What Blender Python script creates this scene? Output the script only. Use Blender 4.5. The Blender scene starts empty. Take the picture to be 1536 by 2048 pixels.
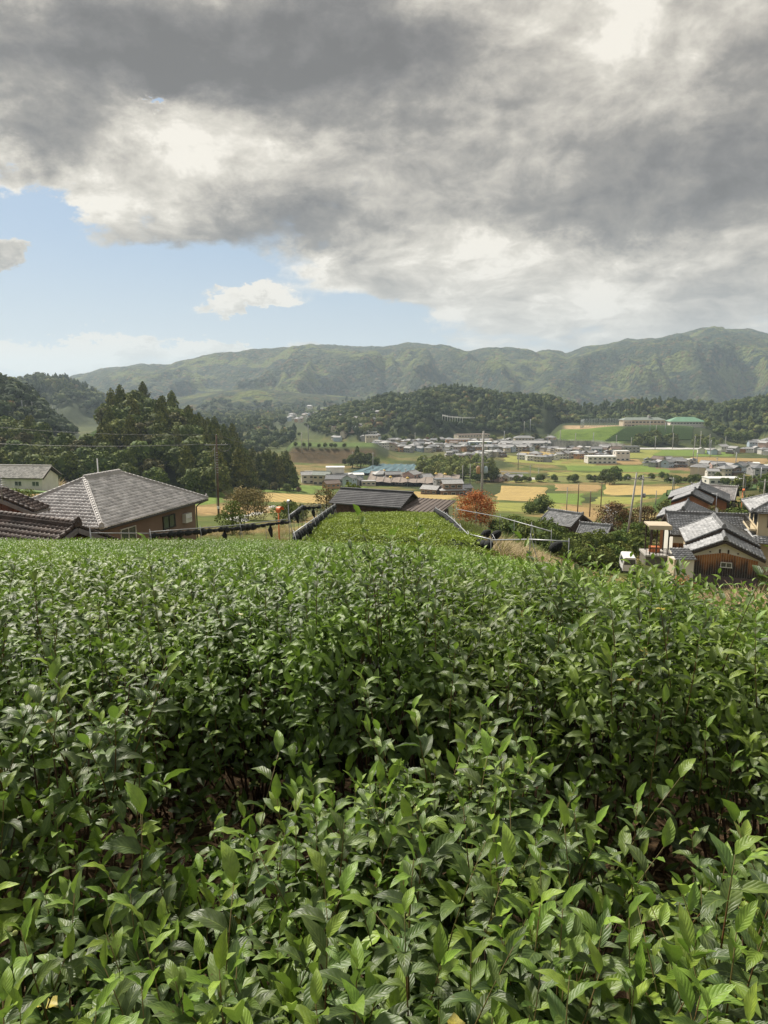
import bpy, math, random
import numpy as np
from mathutils import Vector, Matrix, Euler

random.seed(7)
RNG = np.random.default_rng(7)
scene = bpy.context.scene
COL = scene.collection
R = math.radians

# ------------------------------------------------------------------ camera
FPX, PITCH = 1420.0, R(9.75)          # focal length in photo pixels, downward tilt
cam = bpy.data.cameras.new('camera')
cam.sensor_fit = 'VERTICAL'
cam.sensor_height = 24.0
cam.lens = 24.0 * FPX / 2048.0
cam.clip_start, cam.clip_end = 0.05, 30000
cam.dof.use_dof = False
camo = bpy.data.objects.new('camera', cam)
COL.objects.link(camo)
camo.location = (0, 0, 0)
camo.rotation_euler = (R(90) - PITCH, 0, 0)
scene.camera = camo

# ------------------------------------------------------------------ exposure / engine
scene.render.engine = 'CYCLES'
scene.view_settings.view_transform = 'Standard'
scene.view_settings.look = 'None'
scene.view_settings.exposure = 0.8
scene.view_settings.gamma = 1
scene.view_settings.use_curve_mapping = False
cy = scene.cycles
cy.max_bounces = 6; cy.diffuse_bounces = 3; cy.glossy_bounces = 2; cy.transmission_bounces = 4
cy.volume_bounces = 0; cy.transparent_max_bounces = 8
cy.use_denoising = True
cy.caustics_reflective = False; cy.caustics_refractive = False

# ------------------------------------------------------------------ node helpers
class NT:
    def __init__(self, tree):
        self.t = tree; self.n = tree.nodes; self.l = tree.links
    def new(self, typ, **kw):
        n = self.n.new(typ)
        for k, v in kw.items(): setattr(n, k, v)
        return n
    def inp(self, sock, v):
        if v is None: return
        if isinstance(v, bpy.types.NodeSocket): self.l.new(v, sock)
        else: sock.default_value = v
    def m(self, op, a, b=None, c=None, clamp=False):
        n = self.new('ShaderNodeMath', operation=op, use_clamp=clamp)
        self.inp(n.inputs[0], a); self.inp(n.inputs[1], b); self.inp(n.inputs[2], c)
        return n.outputs[0]
    def v(self, op, a, b=None, c=None):
        n = self.new('ShaderNodeVectorMath', operation=op)
        self.inp(n.inputs[0], a); self.inp(n.inputs[1], b)
        if c is not None: self.inp(n.inputs[2], c)
        return n.outputs[1] if op in ('DOT_PRODUCT', 'LENGTH', 'DISTANCE') else n.outputs[0]
    def noise(self, vec, scale, detail=4, rough=0.5, lac=2.0, dist=0.0, color=False):
        n = self.new('ShaderNodeTexNoise')
        self.inp(n.inputs['Vector'], vec)
        n.inputs['Scale'].default_value = scale; n.inputs['Detail'].default_value = detail
        n.inputs['Roughness'].default_value = rough; n.inputs['Lacunarity'].default_value = lac
        n.inputs['Distortion'].default_value = dist
        return n.outputs[1] if color else n.outputs[0]
    def voro(self, vec, scale, feature='F1', out='Distance', rnd=1.0):
        n = self.new('ShaderNodeTexVoronoi', feature=feature)
        self.inp(n.inputs['Vector'], vec); n.inputs['Scale'].default_value = scale
        n.inputs['Randomness'].default_value = rnd
        return n.outputs[out]
    def sstep(self, x, a, b, lo=0.0, hi=1.0):
        n = self.new('ShaderNodeMapRange', interpolation_type='SMOOTHSTEP')
        self.inp(n.inputs[0], x)
        for i, q in enumerate((a, b, lo, hi)): self.inp(n.inputs[i + 1], q)
        return n.outputs[0]
    def mix(self, f, a, b, blend='MIX'):
        n = self.new('ShaderNodeMix', data_type='RGBA', blend_type=blend)
        self.inp(n.inputs[0], f)
        self.inp(n.inputs[6], a if isinstance(a, bpy.types.NodeSocket) else tuple(a)[:3] + (1,))
        self.inp(n.inputs[7], b if isinstance(b, bpy.types.NodeSocket) else tuple(b)[:3] + (1,))
        return n.outputs[2]
    def ramp(self, f, stops):
        n = self.new('ShaderNodeValToRGB')
        e = n.color_ramp.elements
        while len(e) < len(stops): e.new(0.5)
        for el, (p, c) in zip(e, stops): el.position = p; el.color = tuple(c)[:3] + (1,)
        self.inp(n.inputs[0], f)
        return n.outputs[0]
    def sep(self, vec):
        n = self.new('ShaderNodeSeparateXYZ'); self.inp(n.inputs[0], vec); return n.outputs
    def comb(self, x, y, z=0.0):
        n = self.new('ShaderNodeCombineXYZ')
        self.inp(n.inputs[0], x); self.inp(n.inputs[1], y); self.inp(n.inputs[2], z)
        return n.outputs[0]

def ray(u, v):
    """direction (x/Y, z/Y) of a photo pixel"""
    x = (u - 768) / FPX; y = (1024 - v) / FPX
    dy = math.cos(PITCH) + y * math.sin(PITCH); dz = -math.sin(PITCH) + y * math.cos(PITCH)
    return x / dy, dz / dy

# ------------------------------------------------------------------ sky and sun
SUN_EL, SUN_AZ = R(47), R(-38)        # azimuth clockwise from +Y
world = bpy.data.worlds.new('World'); scene.world = world; world.use_nodes = True
W = NT(world.node_tree); W.n.clear()
sky = W.new('ShaderNodeTexSky', sky_type='NISHITA', sun_disc=False, sun_elevation=SUN_EL, sun_rotation=SUN_AZ,
            altitude=100, air_density=1.0, dust_density=1.2, ozone_density=1.5)
geo = W.new('ShaderNodeTexCoord').outputs['Generated']
d = W.v('NORMALIZE', geo)
dx, dy_, dz = W.sep(d)
front = W.m('GREATER_THAN', dy_, 0.05)
ysafe = W.m('MAXIMUM', dy_, 0.05)
tan_ = W.comb(W.m('DIVIDE', dx, ysafe), W.m('DIVIDE', dz, ysafe), 0.0)      # azimuth / elevation tangents
den = W.m('ADD', W.m('MAXIMUM', dz, 0.0), 0.16)
deck = W.v('SCALE', d, None); W.l.new(W.m('DIVIDE', 1.0, den), deck.node.inputs['Scale'])
deck = W.v('MULTIPLY', deck, (1.0, 1.0, 0.35))
warp = W.noise(deck, 1.6, 3, 0.5, color=True)
deckw = W.v('ADD', deck, W.v('MULTIPLY', W.v('SUBTRACT', warp, (0.5, 0.5, 0.5)), (0.35, 0.35, 0.2)))
n1 = W.noise(deckw, 1.5, 9, 0.56)
n1b = W.noise(W.v('ADD', deckw, (-0.10, -0.03, 0.03)), 1.5, 5, 0.5)
dsp = W.v('MULTIPLY', W.v('ADD', d, W.v('MULTIPLY', W.v('SUBTRACT', warp, (0.5, 0.5, 0.5)), (0.12, 0.12, 0.08))), (1.0, 1.0, 1.5))
n2 = W.noise(dsp, 7.5, 10, 0.62)
n2b = W.noise(W.v('ADD', dsp, (-0.016, -0.004, 0.026)), 7.5, 6, 0.6)
n3 = W.noise(dsp, 3.2, 5, 0.5)
def blobs(lst, warpv):
    acc = None
    for (u, v, ru, rv, w) in lst:
        a, e = ray(u, v)
        sa, se = FPX / ru, FPX / rv
        q = W.v('MULTIPLY_ADD', warpv, (sa, se, 0), (-a * sa, -e * se, 0))
        g = W.m('POWER', 0.3679, W.v('DOT_PRODUCT', q, q))
        acc = W.m('MULTIPLY', g, w) if acc is None else W.m('MULTIPLY_ADD', g, w, acc)
    return W.m('MULTIPLY', acc, front)
wob = W.noise(W.v('MULTIPLY', tan_, (1, 1.6, 0)), 6.0, 9, 0.68, color=True)
tanw = W.v('ADD', tan_, W.v('MULTIPLY', W.v('SUBTRACT', wob, (0.5, 0.5, 0.5)), (0.26, 0.17, 0)))
COVER = [(60, 430, 120, 60, -1.2), (150, 570, 280, 65, -1.0), (360, 650, 420, 40, -0.75), (15, 500, 60, 35, 1.7),
         (640, 610, 110, 40, -0.3), (680, 665, 200, 22, -0.4), (345, 184, 30, 9, -1.0),
         (500, 612, 100, 20, 1.6), (450, 686, 60, 16, 1.8), (80, 680, 150, 22, 1.8), (230, 705, 90, 12, 0.8),
         (300, 330, 230, 110, 0.45), (1150, 560, 420, 90, 0.4), (600, 100, 700, 160, 0.5), (1250, 350, 350, 150, 0.5)]
SHADE = [(560, 90, 330, 95, 0.50), (120, 60, 230, 60, 0.35), (80, 250, 160, 60, 0.55), (850, 130, 200, 110, 0.22),
         (1330, 330, 280, 95, 0.36), (570, 460, 200, 55, 0.65), (1500, 170, 120, 160, 0.3), (1150, 430, 250, 45, 0.25),
         (300, 290, 200, 85, -0.28), (1130, 150, 200, 110, -0.12), (950, 300, 200, 60, -0.15), (500, 300, 150, 60, -0.2),
         (950, 470, 200, 55, -0.30), (420, 240, 110, 40, -0.15), (230, 400, 120, 40, -0.15), (505, 605, 120, 25, -0.5), (110, 690, 220, 40, -0.9), (450, 685, 70, 20, -0.5), (20, 485, 70, 30, -0.35),
         (1300, 40, 110, 60, -0.08), (350, 205, 110, 30, -0.25), (1250, 560, 380, 75, -0.34)]

cover = blobs(COVER, tanw)
shade = blobs(SHADE, tanw)
lowsky = W.sstep(dz, 0.02, 0.30)                          # thinner cover near the horizon
D = W.m('ADD', W.m('ADD', W.m('MULTIPLY', W.m('SUBTRACT', n1, 0.5), 1.1), 0.62), cover)
D = W.m('ADD', D, W.m('MULTIPLY', W.m('SUBTRACT', n2, 0.5), 0.75))
cov = W.sstep(D, 0.40, 0.68)
thick = W.sstep(D, 0.50, 1.30)
lit = W.m('ADD', W.m('MULTIPLY', W.m('SUBTRACT', n1, n1b), 1.2), W.m('MULTIPLY', W.m('SUBTRACT', n2, n2b), 1.8))
S = W.m('ADD', W.m('MULTIPLY_ADD', thick, 0.28, 0.19), shade)
S = W.m('ADD', S, W.m('MULTIPLY', lit, -0.9))
S = W.m('ADD', S, W.m('MULTIPLY', W.m('SUBTRACT', n3, 0.5), 1.1))
S = W.m('ADD', S, W.m('MULTIPLY', W.m('SUBTRACT', n2, 0.5), 0.14), clamp=True)
ccol = W.ramp(S, [(0.0, (0.62, 0.585, 0.52)), (0.14, (0.48, 0.45, 0.395)), (0.30, (0.365, 0.34, 0.30)), (0.55, (0.215, 0.203, 0.187)), (0.8, (0.145, 0.139, 0.136)), (1.0, (0.113, 0.108, 0.106))])
haze_mix = W.sstep(dz, -0.02, 0.22, 1.0, 0.0)
skyc = W.mix(1.0, sky.outputs[0], (0.088, 0.088, 0.088), 'MULTIPLY')
skyc = W.mix(0.7, skyc, (0.20, 0.275, 0.37))
skyc = W.mix(W.m('MULTIPLY', haze_mix, 0.75), skyc, (0.42, 0.46, 0.50))
ccol = W.mix(W.m('MULTIPLY', haze_mix, 0.45), ccol, (0.44, 0.445, 0.45))
full = W.mix(cov, skyc, ccol)
full = W.mix(W.sstep(dz, -0.06, -0.01, 1.0, 0.0), full, (0.10, 0.12, 0.09))
bg = W.new('ShaderNodeBackground'); W.l.new(full, bg.inputs[0]); bg.inputs[1].default_value = 0.86
wo = W.new('ShaderNodeOutputWorld'); W.l.new(bg.outputs[0], wo.inputs[0])
world.cycles.sampling_method = 'MANUAL'; world.cycles.sample_map_resolution = 512

sun = bpy.data.lights.new('sun', 'SUN'); sun.energy = 4.2; sun.angle = R(5); sun.color = (1.0, 0.93, 0.82)
suno = bpy.data.objects.new('sun', sun); COL.objects.link(suno)
sd = Vector((math.sin(SUN_AZ) * math.cos(SUN_EL), math.cos(SUN_AZ) * math.cos(SUN_EL), math.sin(SUN_EL)))
suno.rotation_euler = sd.to_track_quat('Z', 'Y').to_euler()
suno.location = sd * 50

# ------------------------------------------------------------------ object helpers
def link(o, parent=None):
    COL.objects.link(o)
    if parent is not None: o.parent = parent
    return o
def tag(o, label=None, cat=None, group=None, kind=None):
    for k, v in (('label', label), ('category', cat), ('group', group), ('kind', kind)):
        if v: o[k] = v
    return o
def thing(name, label, cat, loc=(0, 0, 0), rz=0.0, group=None):
    o = bpy.data.objects.new(name, None); o.empty_display_size = 0.2; link(o)
    o.location = loc; o.rotation_euler = (0, 0, rz)
    return tag(o, label, cat, group)
def obj(name, me, parent=None, loc=None, rot=None, kind=None, scale=None):
    o = bpy.data.objects.new(name, me); link(o, parent)
    if loc is not None: o.location = loc
    if rot is not None: o.rotation_euler = rot
    if scale is not None: o.scale = (scale,) * 3 if isinstance(scale, (int, float)) else scale
    if kind: o['kind'] = kind
    return o
def npmesh(name, v, f, mats, uv=None, col=None, smooth=False, midx=None):
    """numpy mesh; f is (M,3) or (M,4); col per vertex -> attribute 'tint' (float) or colour"""
    v = np.asarray(v, dtype=np.float32); f = np.asarray(f, dtype=np.int32)
    me = bpy.data.meshes.new(name); k = f.shape[1]
    me.vertices.add(len(v)); me.vertices.foreach_set('co', v.ravel())
    me.loops.add(f.size); me.loops.foreach_set('vertex_index', f.ravel())
    me.polygons.add(len(f)); me.polygons.foreach_set('loop_start', np.arange(0, f.size, k, dtype=np.int32))
    me.polygons.foreach_set('loop_total', np.full(len(f), k, dtype=np.int32))
    for m in (mats if isinstance(mats, (list, tuple)) else [mats]): me.materials.append(m)
    if midx is not None: me.polygons.foreach_set('material_index', np.asarray(midx, dtype=np.int32))
    if smooth: me.polygons.foreach_set('use_smooth', np.ones(len(f), dtype=bool))
    me.update(calc_edges=True)
    if uv is not None:
        l = me.uv_layers.new(name='UVMap'); l.data.foreach_set('uv', np.asarray(uv, dtype=np.float32)[f.ravel()].ravel())
    if col is not None:
        col = np.asarray(col, dtype=np.float32)
        if col.ndim == 1:
            a = me.attributes.new('tint', 'FLOAT', 'POINT'); a.data.foreach_set('value', col)
        else:
            a = me.attributes.new('paint', 'FLOAT_COLOR', 'POINT')
            a.data.foreach_set('color', np.concatenate([col, np.ones((len(col), 1), np.float32)], 1).ravel())
    return me
class MB:
    """collects simple solids into one mesh"""
    def __init__(self): self.v = []; self.f = []; self.m = []; self.s = []
    def add(self, vs, fs, m=0, smooth=False):
        o = len(self.v); self.v += [tuple(p) for p in vs]
        for f in fs: self.f.append(tuple(i + o for i in f)); self.m.append(m); self.s.append(smooth)
        return self
    def box(self, x0, x1, y0, y1, z0, z1, m=0):
        vs = [(x, y, z) for z in (z0, z1) for y in (y0, y1) for x in (x0, x1)]
        return self.add(vs, [(0, 2, 3, 1), (4, 5, 7, 6), (0, 1, 5, 4), (2, 6, 7, 3), (0, 4, 6, 2), (1, 3, 7, 5)], m)
    def bar(self, a, b, w, h, m=0, up=(0, 0, 1)):
        a = Vector(a); b = Vector(b); d = (b - a).normalized(); s = d.cross(Vector(up))
        if s.length < 1e-4: s = Vector((1, 0, 0))
        s.normalize(); n = s.cross(d)
        vs = [p + s * (i * w / 2) + n * (j * h / 2) for p in (a, b) for i, j in ((-1, -1), (1, -1), (1, 1), (-1, 1))]
        return self.add(vs, [(3, 2, 1, 0), (4, 5, 6, 7), (0, 1, 5, 4), (1, 2, 6, 5), (2, 3, 7, 6), (3, 0, 4, 7)], m)
    def tube(self, pts, r, n=8, m=0, cap=True):
        pts = [Vector(p) for p in pts]; rs = r if isinstance(r, (list, tuple)) else [r] * len(pts)
        vs = []; fs = []
        for i, p in enumerate(pts):
            d = (pts[min(i + 1, len(pts) - 1)] - pts[max(i - 1, 0)]).normalized()
            s = d.cross(Vector((0, 0, 1)))
            if s.length < 1e-3: s = Vector((1, 0, 0))
            s.normalize(); t = s.cross(d)
            for k in range(n):
                a = 2 * math.pi * k / n; vs.append(p + (s * math.cos(a) + t * math.sin(a)) * rs[i])
        for i in range(len(pts) - 1):
            for k in range(n):
                k2 = (k + 1) % n; fs.append((i * n + k, i * n + k2, (i + 1) * n + k2, (i + 1) * n + k))
        if cap: fs.append(tuple(range(n))[::-1]); fs.append(tuple((len(pts) - 1) * n + k for k in range(n)))
        return self.add(vs, fs, m, True)
    def lathe(self, prof, n=12, m=0, c=(0, 0, 0)):
        vs = [(c[0] + r * math.cos(2 * math.pi * k / n), c[1] + r * math.sin(2 * math.pi * k / n), c[2] + z) for r, z in prof for k in range(n)]
        fs = [(i * n + k, i * n + (k + 1) % n, (i + 1) * n + (k + 1) % n, (i + 1) * n + k) for i in range(len(prof) - 1) for k in range(n)]
        return self.add(vs, fs, m, True)
    def prism(self, poly, y0, y1, m=0):
        """poly in xz extruded along y"""
        n = len(poly); vs = [(x, y, z) for y in (y0, y1) for x, z in poly]
        fs = [tuple(range(n)), tuple(range(2 * n - 1, n - 1, -1))] + [(i, i + n, (i + 1) % n + n, (i + 1) % n) for i in range(n)]
        return self.add(vs, fs, m)
    def mesh(self, name, mats):
        me = bpy.data.meshes.new(name); me.from_pydata(self.v, [], self.f)
        for m in (mats if isinstance(mats, (list, tuple)) else [mats]): me.materials.append(m)
        me.polygons.foreach_set('material_index', self.m); me.polygons.foreach_set('use_smooth', self.s); me.update()
        return me
    def build(self, name, mats, parent=None, **kw): return obj(name, self.mesh(name, mats), parent, **kw)
def copy_tree(o, parent=None):
    c = o.copy(); link(c, parent)
    for ch in o.children: copy_tree(ch, c)
    return c
ORD = ['first', 'second', 'third', 'fourth', 'fifth', 'sixth', 'seventh', 'eighth', 'ninth', 'tenth', 'eleventh', 'twelfth',
       'thirteenth', 'fourteenth', 'fifteenth', 'sixteenth', 'seventeenth', 'eighteenth', 'nineteenth', 'twentieth']
def nth(i):
    if i >= 99: return 'hundred-and-' + ORD[i - 100] if i > 99 else 'hundredth'
    if i < 20: return ORD[i]
    tens = ['', '', 'twenty', 'thirty', 'forty', 'fifty', 'sixty', 'seventy', 'eighty', 'ninety']
    t, r = divmod(i + 1, 10)
    return (tens[t] + '-' + ORD[r - 1]) if r else {2: 'twentieth', 3: 'thirtieth', 4: 'fortieth', 5: 'fiftieth', 6: 'sixtieth', 7: 'seventieth', 8: 'eightieth', 9: 'ninetieth'}[t]

# ------------------------------------------------------------------ materials
MATS = {}
def mat(name, c1, c2=None, scale=2.0, rough=0.75, bump=0.0, bscale=None, detail=5, spec=0.3, metal=0.0, obj_rand=0.0, space='Object', stops=(0.35, 0.65)):
    if name in MATS: return MATS[name]
    m = bpy.data.materials.new(name); m.use_nodes = True; t = NT(m.node_tree); b = t.n['Principled BSDF']
    tc = t.new('ShaderNodeTexCoord').outputs[space]
    c2 = c2 or tuple(x * 0.75 for x in c1)
    nz = t.noise(tc, scale, detail, 0.6)
    c = t.ramp(nz, [(stops[0], c2), (stops[1], c1)])
    if obj_rand:
        r = t.new('ShaderNodeObjectInfo').outputs['Random']
        h = t.new('ShaderNodeHueSaturation'); t.l.new(c, h.inputs['Color'])
        t.l.new(t.m('MULTIPLY_ADD', r, obj_rand, 1 - obj_rand / 2), h.inputs['Value']); c = h.outputs[0]
    t.l.new(c, b.inputs['Base Color'])
    b.inputs['Roughness'].default_value = rough; b.inputs['Metallic'].default_value = metal
    b.inputs['Specular IOR Level'].default_value = spec
    if bump:
        bn = t.new('ShaderNodeBump'); bn.inputs['Strength'].default_value = bump; bn.inputs['Distance'].default_value = 0.05
        t.l.new(t.noise(tc, bscale or scale * 4, 6, 0.65), bn.inputs['Height']); t.l.new(bn.outputs[0], b.inputs['Normal'])
    MATS[name] = m
    return m
def foliage_mat(name, dark, light, rough=0.7, transl=0.0, rnd=0.35, spec=0.08):
    """colour between dark and light by the mesh's own leaf tint, varied from plant to plant"""
    if name in MATS: return MATS[name]
    m = bpy.data.materials.new(name); m.use_nodes = True; t = NT(m.node_tree); b = t.n['Principled BSDF']
    a = t.new('ShaderNodeAttribute', attribute_name='tint').outputs['Fac']
    c = t.mix(a, dark, light)
    r = t.new('ShaderNodeObjectInfo').outputs['Random']
    h = t.new('ShaderNodeHueSaturation'); t.l.new(c, h.inputs['Color'])
    t.l.new(t.m('MULTIPLY_ADD', r, rnd, 1 - rnd / 2), h.inputs['Value'])
    t.l.new(t.m('MULTIPLY_ADD', t.m('FRACT', t.m('MULTIPLY', r, 7.3)), 0.04, 0.48), h.inputs['Hue'])
    c = h.outputs[0]
    t.l.new(c, b.inputs['Base Color']); b.inputs['Roughness'].default_value = rough; b.inputs['Specular IOR Level'].default_value = spec
    if transl:
        tr = t.new('ShaderNodeBsdfTranslucent'); mx = t.new('ShaderNodeMixShader'); mx.inputs[0].default_value = transl
        t.l.new(t.mix(0.5, c, (0.30, 0.36, 0.04), 'MIX'), tr.inputs[0])
        t.l.new(b.outputs[0], mx.inputs[1]); t.l.new(tr.outputs[0], mx.inputs[2])
        t.l.new(mx.outputs[0], t.n['Material Output'].inputs[0])
    MATS[name] = m
    return m

# ------------------------------------------------------------------ height of the land
def vratio(v):
    y = (1024 - np.asarray(v, dtype=float)) / FPX
    return (-math.sin(PITCH) + y * math.cos(PITCH)) / (math.cos(PITCH) + y * math.sin(PITCH))
_RS = np.random.default_rng(3).random((256, 256))
def vnoise(x, y):
    xi = np.floor(x).astype(int); yi = np.floor(y).astype(int); fx = x - xi; fy = y - yi
    fx = fx * fx * (3 - 2 * fx); fy = fy * fy * (3 - 2 * fy)
    g = lambda a, b: _RS[a % 256, b % 256]
    return (g(xi, yi) * (1 - fx) + g(xi + 1, yi) * fx) * (1 - fy) + (g(xi, yi + 1) * (1 - fx) + g(xi + 1, yi + 1) * fx) * fy
def fbm(x, y, o=4):
    s = 0; a = 0.5; n = 0
    for i in range(o): s = s + a * vnoise(x * 2 ** i + 17 * i, y * 2 ** i + 31 * i); n += a; a *= 0.5
    return s / n
TU = np.array([-500, 0, 200, 400, 580, 640, 800, 920, 1000, 1200, 1400, 1600, 2100], float)
TABLE = {
 30:   (-9.5, -9.2, -9.0, -8.8, -7.6, -7.0, -7.0, -7.0, -7.1, -9.2, -10.6, -11.5, -12),
 45:   (-12, -11.9, -11.8, -11.3, -10.4, -9.2, -9.2, -9.3, -9.9, -12.8, -14.6, -15.0, -15),
 65:   (-14, -14.0, -14.0, -13.4, -13.0, -12.1, -12.0, -12.1, -13.4, -16.4, -18.2, -18.2, -18),
 72:   (-14.3, -14.5, -14.6, -14.4, -14.0, -13.2, -13.2, -13.3, -14.6, -17.3, -18.9, -18.6, -18.6),
 90:   (-15.5, -15.8, -16.2, -17.2, -17.2, -17.0, -17.3, -17.6, -18.0, -20.2, -20.5, -20, -19),
 130:  (-18.5, -18.8, -20, -23.2, -23.4, -23.4, -23.8, -24.0, -24.0, -25.5, -23.5, -22.5, -22),
 200:  (-25, -26, -28, -31, -31.5, -32, -32.5, -32.5, -32.8, -32.8, -29, -27.5, -27),
 260:  (-32, -34, -35, -38, -39, -39.5, -40, -40, -40.2, -40, -36, -35, -35),
 320:  (-38, -38, -39, -43, -45.5, -46.5, -47, -47, -47.2, -47, -43, -42, -42),
 400:  (-42, -42, -43, -46, -49, -50, -50.5, -50.5, -50.5, -50.5, -49, -48, -48),
 480:  (-43, -43, -44, -48, -50, -51, -51, -51, -51, -51, -51, -51, -51),
 2000: (-52,) * 13, 9000: (-54,) * 13}
TY = np.log(np.array(sorted(TABLE), float)); TZ = np.array([TABLE[k] for k in sorted(TABLE)], float)
def table(u, Y):
    ly = np.log(np.clip(Y, 30, 9000)); u = np.clip(u, TU[0], TU[-1])
    i = np.clip(np.searchsorted(TY, ly, 'right') - 1, 0, len(TY) - 2); j = np.clip(np.searchsorted(TU, u, 'right') - 1, 0, len(TU) - 2)
    fy = (ly - TY[i]) / (TY[i + 1] - TY[i]); fu = (u - TU[j]) / (TU[j + 1] - TU[j])
    return (TZ[i, j] * (1 - fu) + TZ[i, j + 1] * fu) * (1 - fy) + (TZ[i + 1, j] * (1 - fu) + TZ[i + 1, j + 1] * fu) * fy
def sm(a, b, x):
    t = np.clip((x - a) / (b - a), 0, 1); return t * t * (3 - 2 * t)
def edge_right(y): return np.where(y < 6, 3.7, 3.7 + (y - 6) * 0.155)
def hill(u, Y, Y0, Yr, pts, tree=0.0, spur=0.0, base=-51, sharp=1.0, seed=0, back=1.0):
    us, vs = zip(*pts)
    crest = vratio(np.interp(u, us, vs)) * Yr - tree
    x = (u - 768) / FPX * Y
    t = np.clip((Y - Y0) / (Yr - Y0), 0, None)
    k = sharp
    if spur:
        wx = (fbm(x / 260 + 3, Y / 260 + seed, 3) - 0.5) * spur * 0.9
        rg = 1 - np.abs(2 * fbm((x + wx) / spur + seed, Y / (spur * 2.2) + seed, 4) - 1)
        k = sharp * (0.6 + 1.3 * (1 - sm(0.45, 1.05, rg)))
    f = np.where(t < 1, np.sin(np.clip(t, 0, 1) * math.pi / 2) ** (k * 1.15), np.clip(1 - ((t - 1) * back) ** 2 * 0.6, 0, 1))
    edge = sm(us[0], us[0] + 25, u) * (1 - sm(us[-1] - 25, us[-1], u)) if (us[0] > -400 or us[-1] < 2000) else 1.0
    g = f * edge
    return base + (crest - base) * g - 30 * (1 - g) ** 4
H_A = [(-900, 800), (-300, 805), (0, 838), (100, 840), (160, 836), (215, 806), (240, 790), (270, 784), (300, 787), (350, 806), (400, 835), (440, 850), (470, 885), (500, 915), (540, 950)]
H_B = [(-900, 690), (-300, 712), (-100, 732), (0, 748), (50, 762), (90, 798), (118, 835), (150, 850), (190, 900)]
H_C = [(-700, 760), (-100, 775), (30, 763), (90, 752), (140, 758), (190, 778), (240, 812), (290, 850)]
H_D = [(-1500, 745), (-500, 770), (0, 778), (110, 772), (150, 756), (200, 743), (290, 731), (350, 730), (400, 716), (455, 711), (500, 710), (560, 699), (620, 694), (700, 696), (780, 694), (830, 693), (870, 696), (895, 693), (930, 703), (1000, 701), (1060, 703), (1090, 701), (1125, 709), (1160, 698), (1220, 686), (1300, 679), (1350, 667), (1410, 660), (1460, 664), (1536, 675), (1700, 700), (2500, 740), (4000, 730)]
H_E = [(600, 850), (625, 832), (650, 818), (700, 806), (735, 800), (760, 792), (790, 787), (815, 790), (850, 775), (900, 772), (950, 776), (1000, 786), (1060, 789), (1100, 792), (1150, 803), (1200, 802), (1260, 797), (1330, 794), (1400, 800), (1440, 806), (1500, 795), (1560, 786), (1700, 775), (2300, 760)]
H_SP = [(330, 800), (430, 783), (520, 776), (600, 786), (680, 792), (760, 800), (900, 806)]
def H(x, y):
    x = np.asarray(x, float); y = np.asarray(y, float)
    Y = np.maximum(y, 30.0); u = 768 + FPX * x / Y
    far = table(u, Y)
    # the school's plateau, the tea hill beside it and the bank on the left of the village
    pl = sm(1085, 1125, u) * (1 - sm(1400, 1470, u))
    far = far + pl * 12.0 * sm(635, 700, Y) * (1 - sm(900, 1100, Y))
    far = far + 1.0 * sm(1150, 1230, u) * (1 - sm(1340, 1440, u)) * 3.5 * np.exp(-((Y - 715) / 28) ** 2)
    far = far + sm(560, 590, u) * (1 - sm(740, 800, u)) * 10.0 * sm(498, 520, Y) * (1 - sm(560, 640, Y))
    far = np.maximum(far, hill(u, Y, 215, 335, H_A, 11.0, 0, -38, 0.7))
    far = np.maximum(far, hill(u, Y, 380, 560, H_B, 8, 60, -45, 0.8, 5))
    far = np.maximum(far, hill(u, Y, 900, 1250, H_C, 8, 120, -51, 0.9, 9))
    far = np.maximum(far, hill(u, Y, 700 + 190 * pl, 970 + 60 * pl, H_E, 8, 90, -51, 0.75, 2))
    far = np.maximum(far, hill(u, Y, 1500, 2100, H_SP, 0, 160, -52, 0.8, 12))
    d = hill(u, Y, 2050, 3300, H_D, 0, 240, -53, 0.95, 21, 1.5)
    d = d + (fbm(x / 110, y / 110, 5) - 0.5) * 46 * sm(2050, 2500, Y)
    far = np.maximum(far, d)
    near = np.interp(y, [-60, 0, 3, 6, 14, 25, 32], [5, -1.6, -1.97, -2.52, -4.15, -6.68, -7.75])
    over = np.clip(x - edge_right(y) - 0.8, 0, 9)
    near = near - 0.5 * over - 0.19 * np.clip(x - 1.2, 0, 8) ** 1.25 * sm(2.5, 5, y) * (1 - 0.62 * sm(13, 25, y))
    near = near + 0.30 * sm(8, 20, y) * (1 - sm(-4, 3, x))
    w = sm(25, 31, y)
    z = near * (1 - w) + far * w
    return z
def G(u, v, y0=30, y1=4000):
    """where the sight line of a photo pixel meets the land"""
    a, e = ray(u, v)
    ys = np.geomspace(y0, y1, 1400); d = H(a * ys, ys) - e * ys
    k = np.argmax(d > 0)
    if not (d > 0).any(): k = len(ys) - 1
    k = max(k, 1); t = d[k - 1] / (d[k - 1] - d[k]) if d[k] != d[k - 1] else 0
    y = ys[k - 1] + (ys[k] - ys[k - 1]) * min(max(t, 0), 1)
    return Vector((a * y, y, float(H(a * y, y))))
def at(u, Y, dz=0.0):
    x = (u - 768) / (FPX * (math.cos(PITCH))) * Y; x = ray(u, 1024)[0] * Y
    return Vector((x, Y, float(H(x, Y)) + dz))
def atv(u, v, Y):
    """point at distance Y seen at a photo pixel"""
    a, e = ray(u, v); return Vector((a * Y, Y, e * Y))

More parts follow.
